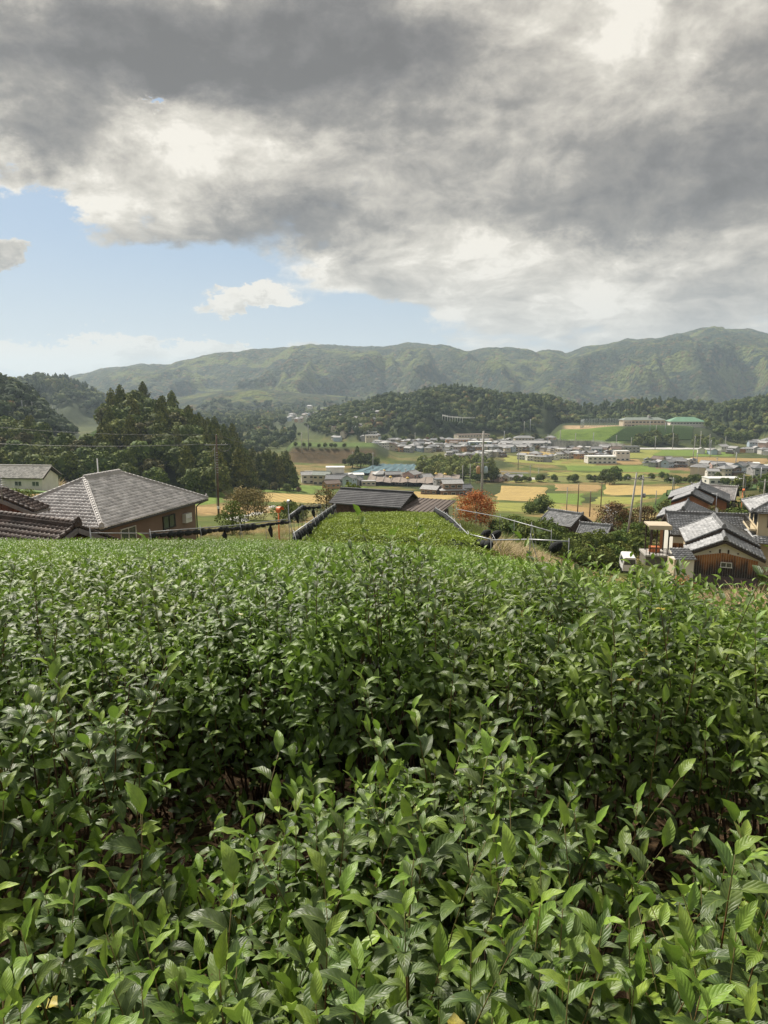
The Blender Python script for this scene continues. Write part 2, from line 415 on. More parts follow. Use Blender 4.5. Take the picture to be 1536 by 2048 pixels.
# ------------------------------------------------------------------ ground sheet and mountains
def forest_ground_mat(name, haze=0):
    m = bpy.data.materials.new(name); m.use_nodes = True; t = NT(m.node_tree); b = t.n['Principled BSDF']
    p = t.new('ShaderNodeNewGeometry').outputs['Position']
    cell = t.voro(p, 0.085, out='Color'); dist = t.voro(p, 0.085)
    cr = t.sep(cell)[0]; cg = t.sep(cell)[1]
    big = t.noise(p, 0.0045, 5, 0.6); mid = t.noise(t.v('ADD', p, (900, 0, 0)), 0.016, 4, 0.6)
    c = t.ramp(cr, [(0.0, (0.016, 0.028, 0.015)), (0.4, (0.032, 0.050, 0.020)), (0.75, (0.052, 0.066, 0.024)), (1.0, (0.09, 0.085, 0.035))])
    c = t.mix(t.m('MULTIPLY', t.sstep(big, 0.50, 0.60), 0.8), c, (0.135, 0.155, 0.036))  # light green woods, brightened in the colour to stand for sunlit patches
    c = t.mix(t.sstep(mid, 0.50, 0.60), c, (0.018, 0.034, 0.020))
    c = t.mix(t.m('MULTIPLY', t.sstep(cg, 0.86, 0.9), 0.6), c, (0.14, 0.085, 0.035))
    t.l.new(c, b.inputs['Base Color']); b.inputs['Roughness'].default_value = 0.9; b.inputs['Specular IOR Level'].default_value = 0.1
    h = t.m('SUBTRACT', t.m('MULTIPLY', t.noise(p, 0.3, 3, 0.6), 0.5), dist)
    bn = t.new('ShaderNodeBump'); bn.inputs['Strength'].default_value = 1.0; bn.inputs['Distance'].default_value = 11.0
    t.l.new(h, bn.inputs['Height']); t.l.new(bn.outputs[0], b.inputs['Normal'])
    return m
def ground_mat():
    m = bpy.data.materials.new('ground_soil'); m.use_nodes = True; t = NT(m.node_tree); b = t.n['Principled BSDF']
    p = t.new('ShaderNodeNewGeometry').outputs['Position']
    a = t.new('ShaderNodeAttribute', attribute_name='paint').outputs['Color']
    n = t.noise(p, 0.12, 7, 0.65); f = t.noise(p, 1.7, 6, 0.7); g = t.noise(t.v('MULTIPLY', p, (1, 1, 0)), 28.0, 3, 0.6)
    c = t.mix(1.0, a, t.ramp(n, [(0.3, (0.62, 0.66, 0.6)), (0.7, (1.3, 1.22, 1.1))]), 'MULTIPLY')
    c = t.mix(1.0, c, t.ramp(f, [(0.3, (0.65, 0.65, 0.65)), (0.7, (1.25, 1.25, 1.25))]), 'MULTIPLY')
    c = t.mix(1.0, c, t.ramp(g, [(0.35, (0.6, 0.6, 0.6)), (0.65, (1.4, 1.35, 1.25))]), 'MULTIPLY')
    t.l.new(c, b.inputs['Base Color']); b.inputs['Roughness'].default_value = 0.95; b.inputs['Specular IOR Level'].default_value = 0.1
    bn = t.new('ShaderNodeBump'); bn.inputs['Strength'].default_value = 0.6; bn.inputs['Distance'].default_value = 0.15
    t.l.new(t.m('ADD', f, t.m('MULTIPLY', g, 0.2)), bn.inputs['Height']); t.l.new(bn.outputs[0], b.inputs['Normal'])
    return m
def paint(x, y, z):
    """what covers the land: soil, grass, scrub, dry grass"""
    Y = np.maximum(y, 30); u = 768 + FPX * x / Y; n = fbm(x / 14, y / 14, 4); n2 = fbm(x / 60 + 9, y / 60, 3)
    def c(*a): return np.array(a)[None, :]
    col = np.repeat(c(0.115, 0.105, 0.06), len(x), 0)
    grass = c(0.085, 0.115, 0.032); dry = c(0.23, 0.17, 0.085); scrub = c(0.045, 0.06, 0.022); soil = c(0.075, 0.05, 0.032)
    k = sm(0.42, 0.6, n)[:, None]; col = grass * (1 - k) + dry * k * 0.75 + grass * k * 0.25
    k = sm(0.5, 0.62, n2)[:, None] * (Y > 90)[:, None]; col = col * (1 - k) + scrub * k
    k = (1 - sm(28, 34, y))[:, None]; col = col * (1 - k) + soil * k
    f = sm(500, 560, Y)[:, None] * 0.7; col = col * (1 - f) + c(0.075, 0.095, 0.035) * f
    f = sm(850, 1000, Y)[:, None]; col = col * (1 - f) + c(0.05, 0.065, 0.03) * f
    hillm = ((z > table(u, Y) + 3.0) & (Y > 150))[:, None] * 1.0
    col = col * (1 - hillm) + c(0.04, 0.055, 0.025) * hillm
    # school slope of mown grass
    s = (sm(1095, 1130, u) * (1 - sm(1235, 1255, u)) * sm(628, 640, Y) * (1 - sm(720, 730, Y)))[:, None]
    col = col * (1 - s) + c(0.105, 0.165, 0.035) * s
    s = (sm(1120, 1135, u) * (1 - sm(1330, 1345, u)) * sm(722, 728, Y) * (1 - sm(800, 810, Y)))[:, None]
    col = col * (1 - s) + c(0.36, 0.27, 0.18) * s
    s = (sm(1215, 1290, u + (Y - 700) * 0.9) * (1 - sm(1360, 1390, u)) * sm(655, 665, Y) * (1 - sm(735, 745, Y)))[:, None]
    stripe = (np.sin((y + x * 0.25) * 2.2) > -0.3)[:, None]
    col = col * (1 - s) + (c(0.035, 0.060, 0.024) * stripe + c(0.05, 0.045, 0.03) * (1 - stripe)) * s
    s = (sm(560, 590, u) * (1 - sm(740, 760, u)) * sm(518, 522, Y) * (1 - sm(570, 580, Y)))[:, None]
    col = col * (1 - s) + c(0.08, 0.125, 0.035) * s
    s = (sm(560, 590, u) * (1 - sm(740, 760, u)) * sm(492, 498, Y) * (1 - sm(516, 520, Y)))[:, None]
    col = col * (1 - s) + c(0.10, 0.075, 0.045) * s
    return col
us = np.concatenate([768 - np.geomspace(7000, 900, 24), np.arange(-120, 1661, 4.5), 768 + np.geomspace(900, 7000, 24)])
ya = np.concatenate([np.linspace(-70, -2, 12), np.arange(-1.5, 30, 0.6)])
yb = np.geomspace(30, 1500, 300); yc = np.geomspace(1500, 7500, 230)
def sheet(name, rows, m, smooth=True, paintit=True):
    Yg, Ug = np.meshgrid(rows, us, indexing='ij'); X = (Ug - 768) / FPX * np.maximum(Yg, 30.0)
    x, y = X.ravel(), Yg.ravel(); z = H(x, y)
    if rows[0] < 30: z = z + (fbm(x / 0.35, y / 0.35, 3) - 0.5) * 0.07 * (y < 30)
    nr, nc = X.shape; i = (np.arange(nr - 1)[:, None] * nc + np.arange(nc - 1)[None, :]).ravel()
    f = np.stack([i, i + 1, i + nc + 1, i + nc], 1)
    me = npmesh(name, np.stack([x, y, z], 1), f, m, col=paint(x, y, z) if paintit else None, smooth=smooth)
    return tag(obj(name, me), kind='structure')
sheet('ground', np.concatenate([ya, yb]), ground_mat())
MFOREST = forest_ground_mat('mountain_forest')
sheet('mountains', yc, MFOREST, paintit=False)
# dome-less air: pale haze in one closed box round everything
hz = MB().box(-9000, 9000, -100, 8500, -60, 330)
hm = bpy.data.materials.new('haze_air'); hm.use_nodes = True; t = NT(hm.node_tree); t.n.clear()
pv = t.new('ShaderNodeVolumePrincipled'); pv.inputs['Color'].default_value = (0.70, 0.86, 1.0, 1); pv.inputs['Density'].default_value = 0.000125
pv.inputs['Anisotropy'].default_value = 0.2
t.l.new(pv.outputs[0], t.new('ShaderNodeOutputMaterial').inputs['Volume'])
HAZE = hz.build('haze', hm); tag(HAZE, kind='stuff', label='pale blue air over the valley')

# ------------------------------------------------------------------ tea leaves
def tea_leaf_mat():
    m = bpy.data.materials.new('tea_leaf'); m.use_nodes = True; t = NT(m.node_tree); b = t.n['Principled BSDF']
    a = t.new('ShaderNodeAttribute', attribute_name='tint').outputs['Fac']
    uvn = t.new('ShaderNodeUVMap', uv_map='UVMap').outputs[0]
    tt, ss, _ = t.sep(uvn)
    sa = t.m('ABSOLUTE', t.m('SUBTRACT', ss, 0.5))                  # 0 on the midrib, 0.5 on the edge
    rnd = t.new('ShaderNodeObjectInfo').outputs['Random']
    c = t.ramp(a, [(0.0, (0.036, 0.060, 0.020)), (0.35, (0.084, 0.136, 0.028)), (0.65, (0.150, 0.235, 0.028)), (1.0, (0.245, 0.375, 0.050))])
    h = t.new('ShaderNodeHueSaturation'); t.l.new(c, h.inputs['Color'])
    t.l.new(t.m('MULTIPLY_ADD', rnd, 0.5, 0.75), h.inputs['Value']); t.l.new(t.m('MULTIPLY_ADD', t.m('FRACT', t.m('MULTIPLY', rnd, 5.7)), 0.03, 0.485), h.inputs['Hue'])
    c = h.outputs[0]
    rib = t.sstep(sa, 0.012, 0.035, 1.0, 0.0)
    vein = t.m('PINGPONG', t.m('SUBTRACT', t.m('MULTIPLY', tt, 7.5), t.m('MULTIPLY', sa, 5.0)), 0.5)   # side veins sweeping forward
    veinl = t.m('MULTIPLY', t.sstep(vein, 0.0, 0.12, 1.0, 0.0), 0.13)
    p = t.new('ShaderNodeNewGeometry').outputs['Position']
    c = t.mix(t.m('MULTIPLY', t.m('MAXIMUM', rib, veinl), 0.55), c, (0.20, 0.27, 0.06))
    c = t.mix(1.0, c, t.ramp(t.noise(p, 60, 4, 0.6), [(0.3, (0.75, 0.78, 0.75)), (0.7, (1.2, 1.15, 1.1))]), 'MULTIPLY')
    spots = t.m('MULTIPLY', t.sstep(t.noise(p, 95, 2, 0.5), 0.71, 0.76), 0.7)
    c = t.mix(spots, c, (0.10, 0.055, 0.02))
    back = t.new('ShaderNodeNewGeometry').outputs['Backfacing']
    c = t.mix(t.m('MULTIPLY', back, 0.45), c, (0.10, 0.15, 0.055))
    t.l.new(c, b.inputs['Base Color'])
    t.l.new(t.m('ADD', t.m('MULTIPLY_ADD', back, 0.2, 0.36), t.m('MULTIPLY', t.noise(p, 22, 3), 0.22)), b.inputs['Roughness']); b.inputs['Specular IOR Level'].default_value = 0.42
    bn = t.new('ShaderNodeBump'); bn.inputs['Strength'].default_value = 0.28; bn.inputs['Distance'].default_value = 0.003
    hgt = t.m('ADD', t.m('MULTIPLY', t.sstep(vein, 0.0, 0.4), 0.7), t.m('MULTIPLY', t.noise(p, 130, 2, 0.5), 0.5))
    t.l.new(t.m('SUBTRACT', hgt, t.m('MULTIPLY', rib, 0.6)), bn.inputs['Height']); t.l.new(bn.outputs[0], b.inputs['Normal'])
    tr = t.new('ShaderNodeBsdfTranslucent'); t.l.new(t.mix(0.5, c, (0.20, 0.36, 0.03)), tr.inputs[0])
    mx = t.new('ShaderNodeMixShader'); mx.inputs[0].default_value = 0.26
    t.l.new(b.outputs[0], mx.inputs[1]); t.l.new(tr.outputs[0], mx.inputs[2]); t.l.new(mx.outputs[0], t.n['Material Output'].inputs[0])
    return m
M_LEAF = tea_leaf_mat()
M_FAR_LEAF = foliage_mat('tea_leaf_far', (0.045, 0.095, 0.012), (0.270, 0.400, 0.035), 0.6, 0.2, 0.15, 0.4)
M_STEM = mat('tea_stem', (0.11, 0.13, 0.035), (0.13, 0.06, 0.025), 6, 0.6)
M_TWIG = mat('tea_twig', (0.09, 0.055, 0.035), (0.05, 0.03, 0.02), 9, 0.8)
M_LITTER = mat('leaf_litter', (0.25, 0.17, 0.09), (0.10, 0.06, 0.035), 20, 0.85, obj_rand=0.5)

def leaf_template(nt, ns, width=0.40, fold=0.28, curl=0.55, wave=0.0, seed=0):
    """unit-long leaf along +Y, face up +Z; returns verts, quads, uv"""
    rs = np.random.default_rng(seed); t = np.linspace(0, 1, nt + 1); s = np.linspace(-1, 1, ns + 1)
    w = width / 2 * np.sin(np.pi * t ** 0.90) ** 0.88 * (1.06 - 0.16 * t); w[0] = 0.012; w[-1] = 0.002
    T, S = np.meshgrid(t, s, indexing='ij'); Wd = w[:, None]
    X = S * Wd
    ang = curl * T; Y = np.where(curl != 0, np.sin(ang) / max(curl, 1e-3), T); Z0 = -(1 - np.cos(ang)) / max(curl, 1e-3)
    Z = Z0 + fold * np.abs(X) + wave * np.sin(T * 17 + rs.random() * 6) * np.abs(S) ** 1.5 * Wd * np.sign(S + 1e-6) ** 0
    X = X + 0.03 * np.sin(T * 3 + rs.random() * 6) * T
    v = np.stack([X.ravel(), Y.ravel(), Z.ravel()], 1)
    i = (np.arange(nt)[:, None] * (ns + 1) + np.arange(ns)[None, :]).ravel()
    f = np.stack([i, i + 1, i + ns + 2, i + ns + 1], 1)
    uv = np.stack([T.ravel(), (S.ravel() + 1) / 2], 1)
    return v, f, uv
def frames(d, n):
    """rotation matrices (K,3,3) whose Y axis is d and Z axis is near n"""
    d = d / np.linalg.norm(d, axis=1, keepdims=True)
    x = np.cross(d, n); x /= np.linalg.norm(x, axis=1, keepdims=True) + 1e-9
    z = np.cross(x, d)
    return np.stack([x, d, z], 2)
def scatter(tmpl, pos, rot, size):
    v, f, uv = tmpl; K = len(pos)
    vv = np.einsum('kij,nj->kni', rot, v) * np.asarray(size)[:, None, None] + pos[:, None, :]
    ff = (f[None] + (np.arange(K) * len(v))[:, None, None]).reshape(-1, f.shape[1])
    return vv.reshape(-1, 3), ff, np.tile(uv, (K, 1))
def unit(v): return v / np.linalg.norm(v, axis=1, keepdims=True)

LT_HI = [leaf_template(9, 4, 0.35 + 0.03 * (i % 2), 0.40, c, w, i) for i, (c, w) in enumerate([(0.6, .14), (1.05, .18), (1.5, .16), (0.35, .12)])]
LT_MID = [leaf_template(4, 2, 0.42, 0.35, c, 0, i) for i, c in enumerate([0.4, 0.95])]
LT_LO = [leaf_template(2, 2, 0.46, 0.4, 0.8)]
def leaf_mesh(k, tint, seed):
    v, f, uv = LT_HI[k]; r = np.random.default_rng(seed)
    v = v * np.array([1 + 0.2 * (r.random() - 0.5), 1, 1])
    return npmesh('leaf', v, f, M_LEAF, uv=uv, col=np.full(len(v), tint), smooth=True)
LEAF_OLD = [leaf_mesh(i % 3, 0.05 + 0.045 * i, i) for i in range(8)]
LEAF_MID = [leaf_mesh(i % 3, 0.38 + 0.05 * i, 20 + i) for i in range(5)]
M_YLEAF = mat('yellowed_leaf', (0.42, 0.34, 0.06), (0.22, 0.20, 0.04), 60, 0.5, stops=(.4, .6))
LEAF_BAD = []
for i_ in range(3):
    v_, f_, uv_ = LT_HI[i_]; LEAF_BAD.append(npmesh('leaf', v_ * np.array([.9, 1, 1.2]), f_, M_YLEAF, uv=uv_, col=np.full(len(v_), .5), smooth=True))
LEAF_NEW = [leaf_mesh((0, 3, 1)[i % 3], 0.68 + 0.07 * i, 40 + i) for i in range(5)]

def shoot_plan(h, n, rs, big=1.0):
    """stem points and leaf list [(pos, dir, normal, size, age)] of one upright shoot"""
    lean = np.array([rs.normal(0, 0.10), rs.normal(0, 0.10), 1.0]); bend = rs.normal(0, 0.08, 2)
    P = lambda t: np.array([lean[0] * t * h + bend[0] * t * t * h, lean[1] * t * h + bend[1] * t * t * h, t * h])
    pts = [P(t) for t in np.linspace(0, 1, 6)]
    lv = []; phi = rs.random() * 6.28
    for i in range(n):
        t = 0.10 + 0.90 * (i / (n - 1)) ** 0.72; phi += 2.4 + rs.normal(0, 0.25)
        young = max(0.0, (t - 0.80) / 0.20)
        el = 0.66 + 0.42 * young ** 1.1 + rs.normal(0, 0.17)
        if i == n - 1: el = 1.25
        dd = np.array([math.cos(phi) * math.cos(el), math.sin(phi) * math.cos(el), math.sin(el)])
        nn = np.array([-math.cos(phi) * math.sin(el), -math.sin(phi) * math.sin(el), math.cos(el)]) + rs.normal(0, 0.22, 3)
        sz = big * (0.080 - 0.025 * young ** 2.0 + rs.normal(0, 0.010)) * (0.75 + 0.25 * min(1, i / 3))
        lv.append((P(min(t, 1.0)), dd, nn, max(sz, 0.035), young))
    return pts, lv
def shoot_stem(pts, r=0.0024):
    mb = MB(); mb.tube([tuple(p) for p in pts], [r * (1.25 - 0.13 * i * 1.4) for i in range(len(pts))], 5)
    return mb.mesh('shoot', M_STEM)
SHOOTS = []
for i in range(9):
    rs = np.random.default_rng(100 + i)
    pts, lv = shoot_plan(0.34 + 0.03 * i, 12 + i % 4, rs)
    items = []
    for (p, dd, nn, sz, yg) in lv:
        Rm = frames(dd[None], nn[None])[0]
        M = Matrix(Rm.tolist()).to_4x4(); M = Matrix.Translation(Vector(p)) @ M @ Matrix.Scale(sz, 4)
        pool = LEAF_NEW if yg > 0.6 and rs.random() < 0.75 else (LEAF_MID if yg > 0.15 and rs.random() < 0.6 else LEAF_OLD)
        if yg < 0.3 and rs.random() < 0.035: pool = LEAF_BAD
        items.append((pool[rs.integers(len(pool))], M))
    SHOOTS.append((shoot_stem(pts), items))
def add_shoot(parent, k, loc, rz, tilt, sc):
    st, items = SHOOTS[k]
    s = obj('shoot', st, parent); s.location = loc; s.rotation_euler = (tilt[0], tilt[1], rz); s.scale = (sc,) * 3
    for me, M in items:
        l = bpy.data.objects.new('leaf', me); COL.objects.link(l); l.parent = s; l.matrix_local = M
    return s

# dense leafy shells of a bush, local origin on the ground, row along X
def bush_leaves(K, lx, ry, h, rs, tmpls, size=0.075, face=False, young=0.35, nshoot=0, nleaf=7, sh=0.22, low=0.25):
    """leaves spread through the outer shell of a rounded hedge; returns arrays"""
    x = (rs.random(K) - 0.5) * lx
    a = rs.random(K) * math.pi                                     # round the cross-section
    rr = 1 - np.abs(rs.normal(0, 0.10, K)) - 0.02
    cyy = np.cos(a); cz = np.sin(a)
    py = np.sign(cyy) * np.abs(cyy) ** 0.6 * ry * rr; pz = low + (h - low) * cz ** 0.55 * rr
    pos = np.stack([x, py, pz + 0.04 * np.sin(x * 9 + a * 5)], 1)
    out = np.stack([rs.normal(0, 0.25, K), cyy * 0.9, cz + 0.1], 1) + rs.normal(0, 0.35, (K, 3))
    out = unit(out)
    d = unit(out * 0.55 + rs.normal(0, 0.75, (K, 3)) + np.array([0, 0, 0.18]))
    n = unit(out + np.array([0, 0, 0.6]) + rs.normal(0, 0.3, (K, 3)))
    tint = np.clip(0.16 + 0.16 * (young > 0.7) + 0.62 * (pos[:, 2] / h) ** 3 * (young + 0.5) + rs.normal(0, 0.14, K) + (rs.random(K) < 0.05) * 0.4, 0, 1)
    sz = size * (0.75 + 0.45 * rs.random(K))
    P = [pos]; Dd = [d]; N = [n]; Z = [sz]; T = [tint]
    for _ in range(nshoot):
        bx = (rs.random() - 0.5) * lx; by = (rs.random() * 2 - 1) * ry * 0.9; k = (1 - (by / ry) ** 2 * 0.8) ** 0.35
        bz = low + (h - low) * k - 0.10
        hh = sh * (0.6 + 0.7 * rs.random())
        pts, lv = shoot_plan(hh + 0.1, nleaf, rs, size / 0.082)
        b = np.array([bx, by, bz])
        P.append(np.array([q[0] for q in lv]) + b); Dd.append(np.array([q[1] for q in lv])); N.append(np.array([q[2] for q in lv]))
        Z.append(np.array([q[3] for q in lv])); T.append(np.clip(np.array([0.26 + 0.22 * young + 0.52 * q[4] for q in lv]) + rs.normal(0, 0.1, len(lv)), 0, 1))
    return [np.concatenate(q) for q in (P, Dd, N, Z, T)]
def leaf_cloud(name, arrs, tmpls, m, rs):
    P, Dd, N, Z, T = arrs; V = []; F = []; U = []; C = []; o = 0; pick = rs.integers(0, len(tmpls), len(P))
    for k, tm in enumerate(tmpls):
        q = pick == k
        v, f, uv = scatter(tm, P[q], frames(Dd[q], N[q]), Z[q])
        V.append(v); F.append(f + o); U.append(uv); C.append(np.repeat(T[q], len(tm[0]))); o += len(v)
    return npmesh(name, np.concatenate(V), np.concatenate(F), m, uv=np.concatenate(U), col=np.concatenate(C), smooth=True)
def twigs(n, lx, ry, h, rs, r=0.004, name='branches'):
    mb = MB()
    for i in range(n):
        x = (rs.random() - 0.5) * lx; y = (rs.random() - 0.5) * ry; x2 = x + rs.normal(0, 0.12); y2 = y * 2.0 + rs.normal(0, 0.08)
        mb.tube([(x * 0.6, y * 0.5, -0.05), ((x + x2) / 2, (y + y2) / 2, h * 0.45), (x2, y2, h * (0.8 + 0.1 * rs.random()))], [r * 1.6, r, r * 0.5], 4, cap=False)
    return mb.mesh(name, M_TWIG)

GROUP_TEA = 'tea bushes of the field'
def ground_near(x, y): return float(H(x, y))
NBUSH = 0
# ---- front row: low young bushes right before the lens
r1 = np.random.default_rng(11)
FR = [(-1.02, 1.10, .66), (-0.72, 0.98, .66), (-0.42, 1.08, .64), (-0.12, 0.98, .66), (0.18, 1.10, .74), (0.46, 1.0, .74), (0.76, 1.10, .78), (1.06, 1.08, .78),
      (-1.22, 1.72, .78), (0.36, 1.50, .70), (-0.02, 1.50, .62), (0.80, 1.50, .62), (-0.38, 1.52, .50), (1.2, 1.52, .66), (-0.84, 1.50, .54), (-1.0, 1.98, .96), (0.25, 1.90, .78), (0.02, 1.92, .66), (-0.55, 1.85, .44)]
place1 = ['far left', 'second from the left', 'third from the left', 'left of the centre', 'right of the centre', 'third from the right', 'second from the right', 'far right']
place2 = ['leftmost, with tall shoots', 'right of the centre', 'in the centre', 'second from the right', 'low one beside the straw patch', 'rightmost one', 'second from the left']
place3 = ['tall leafy tea bush standing alone at left before the dark flank', 'tall pale-tipped tea bush in the centre before the dark flank', 'lower tea bush left of the tall pale-tipped one', 'low tea bush in the straw gap left of the centre']
for i, (x, y, h) in enumerate(FR):
    if i < 8: lab = 'tea bush with big glossy leaves in the front row, ' + place1[i]
    elif i < 15: lab = 'tea bush just behind the front row, ' + place2[i - 8]
    else: lab = place3[i - 15]
    t_ = thing('tea_bush', lab, 'tea bush', (x, y, ground_near(x, y)), 0, GROUP_TEA)
    rs = np.random.default_rng(500 + i)
    ns = 26
    for k in range(ns):
        a = rs.random() * 6.28; rr = 0.23 * math.sqrt(rs.random())
        px, py = rr * math.cos(a) * 1.15, rr * math.sin(a)
        sk = int(rs.integers(9)); sc = 0.84 + 0.32 * rs.random()
        top = (0.37 + 0.03 * sk) * sc
        add_shoot(t_, sk, (px, py, max(0.0, h - top + 0.16 * rs.random() - 0.03)), rs.random() * 6.28, (-py * 0.9 + rs.normal(0, .08), px * 0.9 + rs.normal(0, .08)), sc)
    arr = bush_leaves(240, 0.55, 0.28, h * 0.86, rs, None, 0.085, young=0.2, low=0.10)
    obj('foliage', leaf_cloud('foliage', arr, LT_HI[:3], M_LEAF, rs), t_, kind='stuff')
    obj('branches', twigs(12, 0.3, 0.25, h, rs, 0.0035), t_, kind='stuff')
    NBUSH += 1
# ---- second row: tall bushes whose dark flank faces the camera
R2 = []
r2 = np.random.default_rng(12)
for i in range(11):
    x = -2.55 + i * 0.50; y = 2.85 + 0.10 * math.sin(i * 2.1) + (0.25 if 2 < i < 6 else 0) - (0.25 if i > 6 else 0) - (0.35 if i < 2 else 0)
    h = 0.99 + 0.05 * math.sin(i * 1.7) + {5: 0.12, 6: 0.05, 7: 0.14, 0: 0.06, 9: 0.08}.get(i, 0)
    R2.append((x, y, h))
FOL2 = []
for i, (x, y, h) in enumerate(R2):
    rs = np.random.default_rng(700 + i)
    t_ = thing('tea_bush', 'tall tea bush of the second row, dark flank and bright shoots, %s from the left' % ORD[i], 'tea bush', (x, y, ground_near(x, y)), 0, GROUP_TEA)
    if i < 4:
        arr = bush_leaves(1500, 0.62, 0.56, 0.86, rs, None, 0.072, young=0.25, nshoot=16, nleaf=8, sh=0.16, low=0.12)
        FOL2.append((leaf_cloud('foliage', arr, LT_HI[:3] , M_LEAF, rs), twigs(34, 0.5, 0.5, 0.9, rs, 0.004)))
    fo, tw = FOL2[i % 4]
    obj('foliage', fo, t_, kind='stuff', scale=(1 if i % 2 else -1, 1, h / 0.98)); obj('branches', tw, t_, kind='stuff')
    for k in range(17):
        px = (rs.random() - 0.5) * 0.5; py = -0.55 + 1.0 * rs.random() ** 1.3
        kk = (1 - min(0.98, (py / 0.6) ** 2)) ** 0.35; sk = int(rs.integers(9)); top = (0.37 + 0.03 * sk) * 0.8
        add_shoot(t_, sk, (px, py, 0.12 + (h - 0.12) * kk - top * 0.62 - 0.05 + 0.16 * rs.random()), rs.random() * 6.28, (rs.normal(0, .10) - py * 0.25, rs.normal(0, .1)), 0.8 + 0.15 * rs.random())
    NBUSH += 1
# buds and flowers low on the flank of the second row
M_BUD = mat('tea_bud', (0.50, 0.52, 0.22), (0.42, 0.45, 0.15), 30, 0.5)
M_PETAL = mat('white_petal', (0.8, 0.78, 0.70), (0.75, 0.72, 0.6), 30, 0.6)
M_STAMEN = mat('yellow_stamen', (0.6, 0.36, 0.06), (0.5, 0.28, 0.04), 90, 0.7)
mb = MB(); mb.lathe([(0.0005, -0.004), (0.0035, -0.002), (0.0045, 0.001), (0.003, 0.004), (0.0004, 0.0055)], 8)
bud_me = mb.mesh('flower_bud', M_BUD)
bush2 = [o for o in bpy.data.objects if o.name.startswith('tea_bush')]
bush2 = sorted([o for o in bush2 if o.get('label', '').startswith('tall')], key=lambda o: o.location.x)
rs = np.random.default_rng(5)
for i in range(150):
    b = bush2[min(10, int(4 + 7 * rs.random() ** 0.7))]
    z = 0.15 + 0.62 * rs.random(); py = -0.57 * (1 - max(0, (z - 0.12) / 0.9) ** 3) - 0.02
    c = Vector(((rs.random() - 0.5) * 0.5, py + rs.normal(0, 0.02), z))
    for k in range(rs.integers(1, 4)):
        obj('flower_bud', bud_me, b, loc=c + Vector(rs.normal(0, 0.012, 3)), scale=0.9 + 0.6 * rs.random())
def flower(parent, loc, rot, sc):
    f = obj('flower', None, None) if False else bpy.data.objects.new('flower', MB().lathe([(0.0005, 0.006), (0.004, 0.009), (0.006, 0.004), (0.002, 0.0)], 10).mesh('flower', M_STAMEN))
    link(f, parent); f.location = loc; f.rotation_euler = rot; f.scale = (sc,) * 3
    v, q, uv = leaf_template(4, 4, 1.0, 0.1, -0.6 + 1.1)
    pm = npmesh('petal', v * 0.017, q, M_PETAL, uv=uv, smooth=True)
    for k in range(6):
        p = obj('petal', pm, f, rot=(0.5, 0, k * math.pi / 3))
flower(bush2[8], (0.02, -0.66, 0.30), (1.2, 0.3, 0), 1.0)
flower(bush2[5], (0.20, -0.60, 0.62), (1.3, -0.4, 0), 0.8)
flower(bush2[9], (0.1, -0.62, 0.42), (1.2, 0.2, 0), 0.7)
flower(bush2[6], (0.0, -0.62, 0.72), (1.1, 0.2, 0), 0.7)
# curled dead leaf hanging in the front row
dead = MB()
v, q, uv = leaf_template(8, 4, 0.7, 0.9, 1.9, 0.4)
M_DEAD = mat('dead_leaf', (0.09, 0.045, 0.028), (0.04, 0.022, 0.016), 40, 0.7, bump=0.6)
dm = npmesh('dead_leaf', v * 0.075, q, M_DEAD, uv=uv, smooth=True)
fb = [o for o in bpy.data.objects if o.get('label', '').endswith('second from the right') and 'front row' in o.get('label', '')][0]
for k in range(5):
    obj('dead_leaf', dm, fb, loc=(0.12 + 0.02 * k, 0.10, 0.50 - 0.02 * k), rot=(-0.6 + 0.5 * k, 2.2 + 0.4 * k, k * 1.3))

# ---- the rows behind, each bush a thing made of shared leaf meshes
def variants(n, K, lx, ry, h, tm, m, size, nshoot, nleaf, seed, sh=0.2, young=0.5):
    out = []
    for i in range(n):
        rs = np.random.default_rng(seed + i)
        arr = bush_leaves(K, lx, ry, h, rs, None, size, young=young, nshoot=nshoot, nleaf=nleaf, sh=sh, low=0.15)
        out.append((leaf_cloud('foliage', arr, tm, m, rs), twigs(14, lx, ry, h, rs, 0.004)))
    return out
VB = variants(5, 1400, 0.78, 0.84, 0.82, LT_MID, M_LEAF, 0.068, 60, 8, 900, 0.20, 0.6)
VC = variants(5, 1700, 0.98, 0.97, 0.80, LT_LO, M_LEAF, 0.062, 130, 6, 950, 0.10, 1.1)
rows = [4.40, 5.95, 7.95, 9.5, 11.2, 12.9, 14.7, 16.6, 18.6, 20.7, 22.9, 25.0]
def row_y(y0, x): return y0 + 0.28 * math.sin(x * 0.35 + y0) - 0.035 * max(0, x) * (1 + 0 * y0)
spill = []
rs = np.random.default_rng(77)
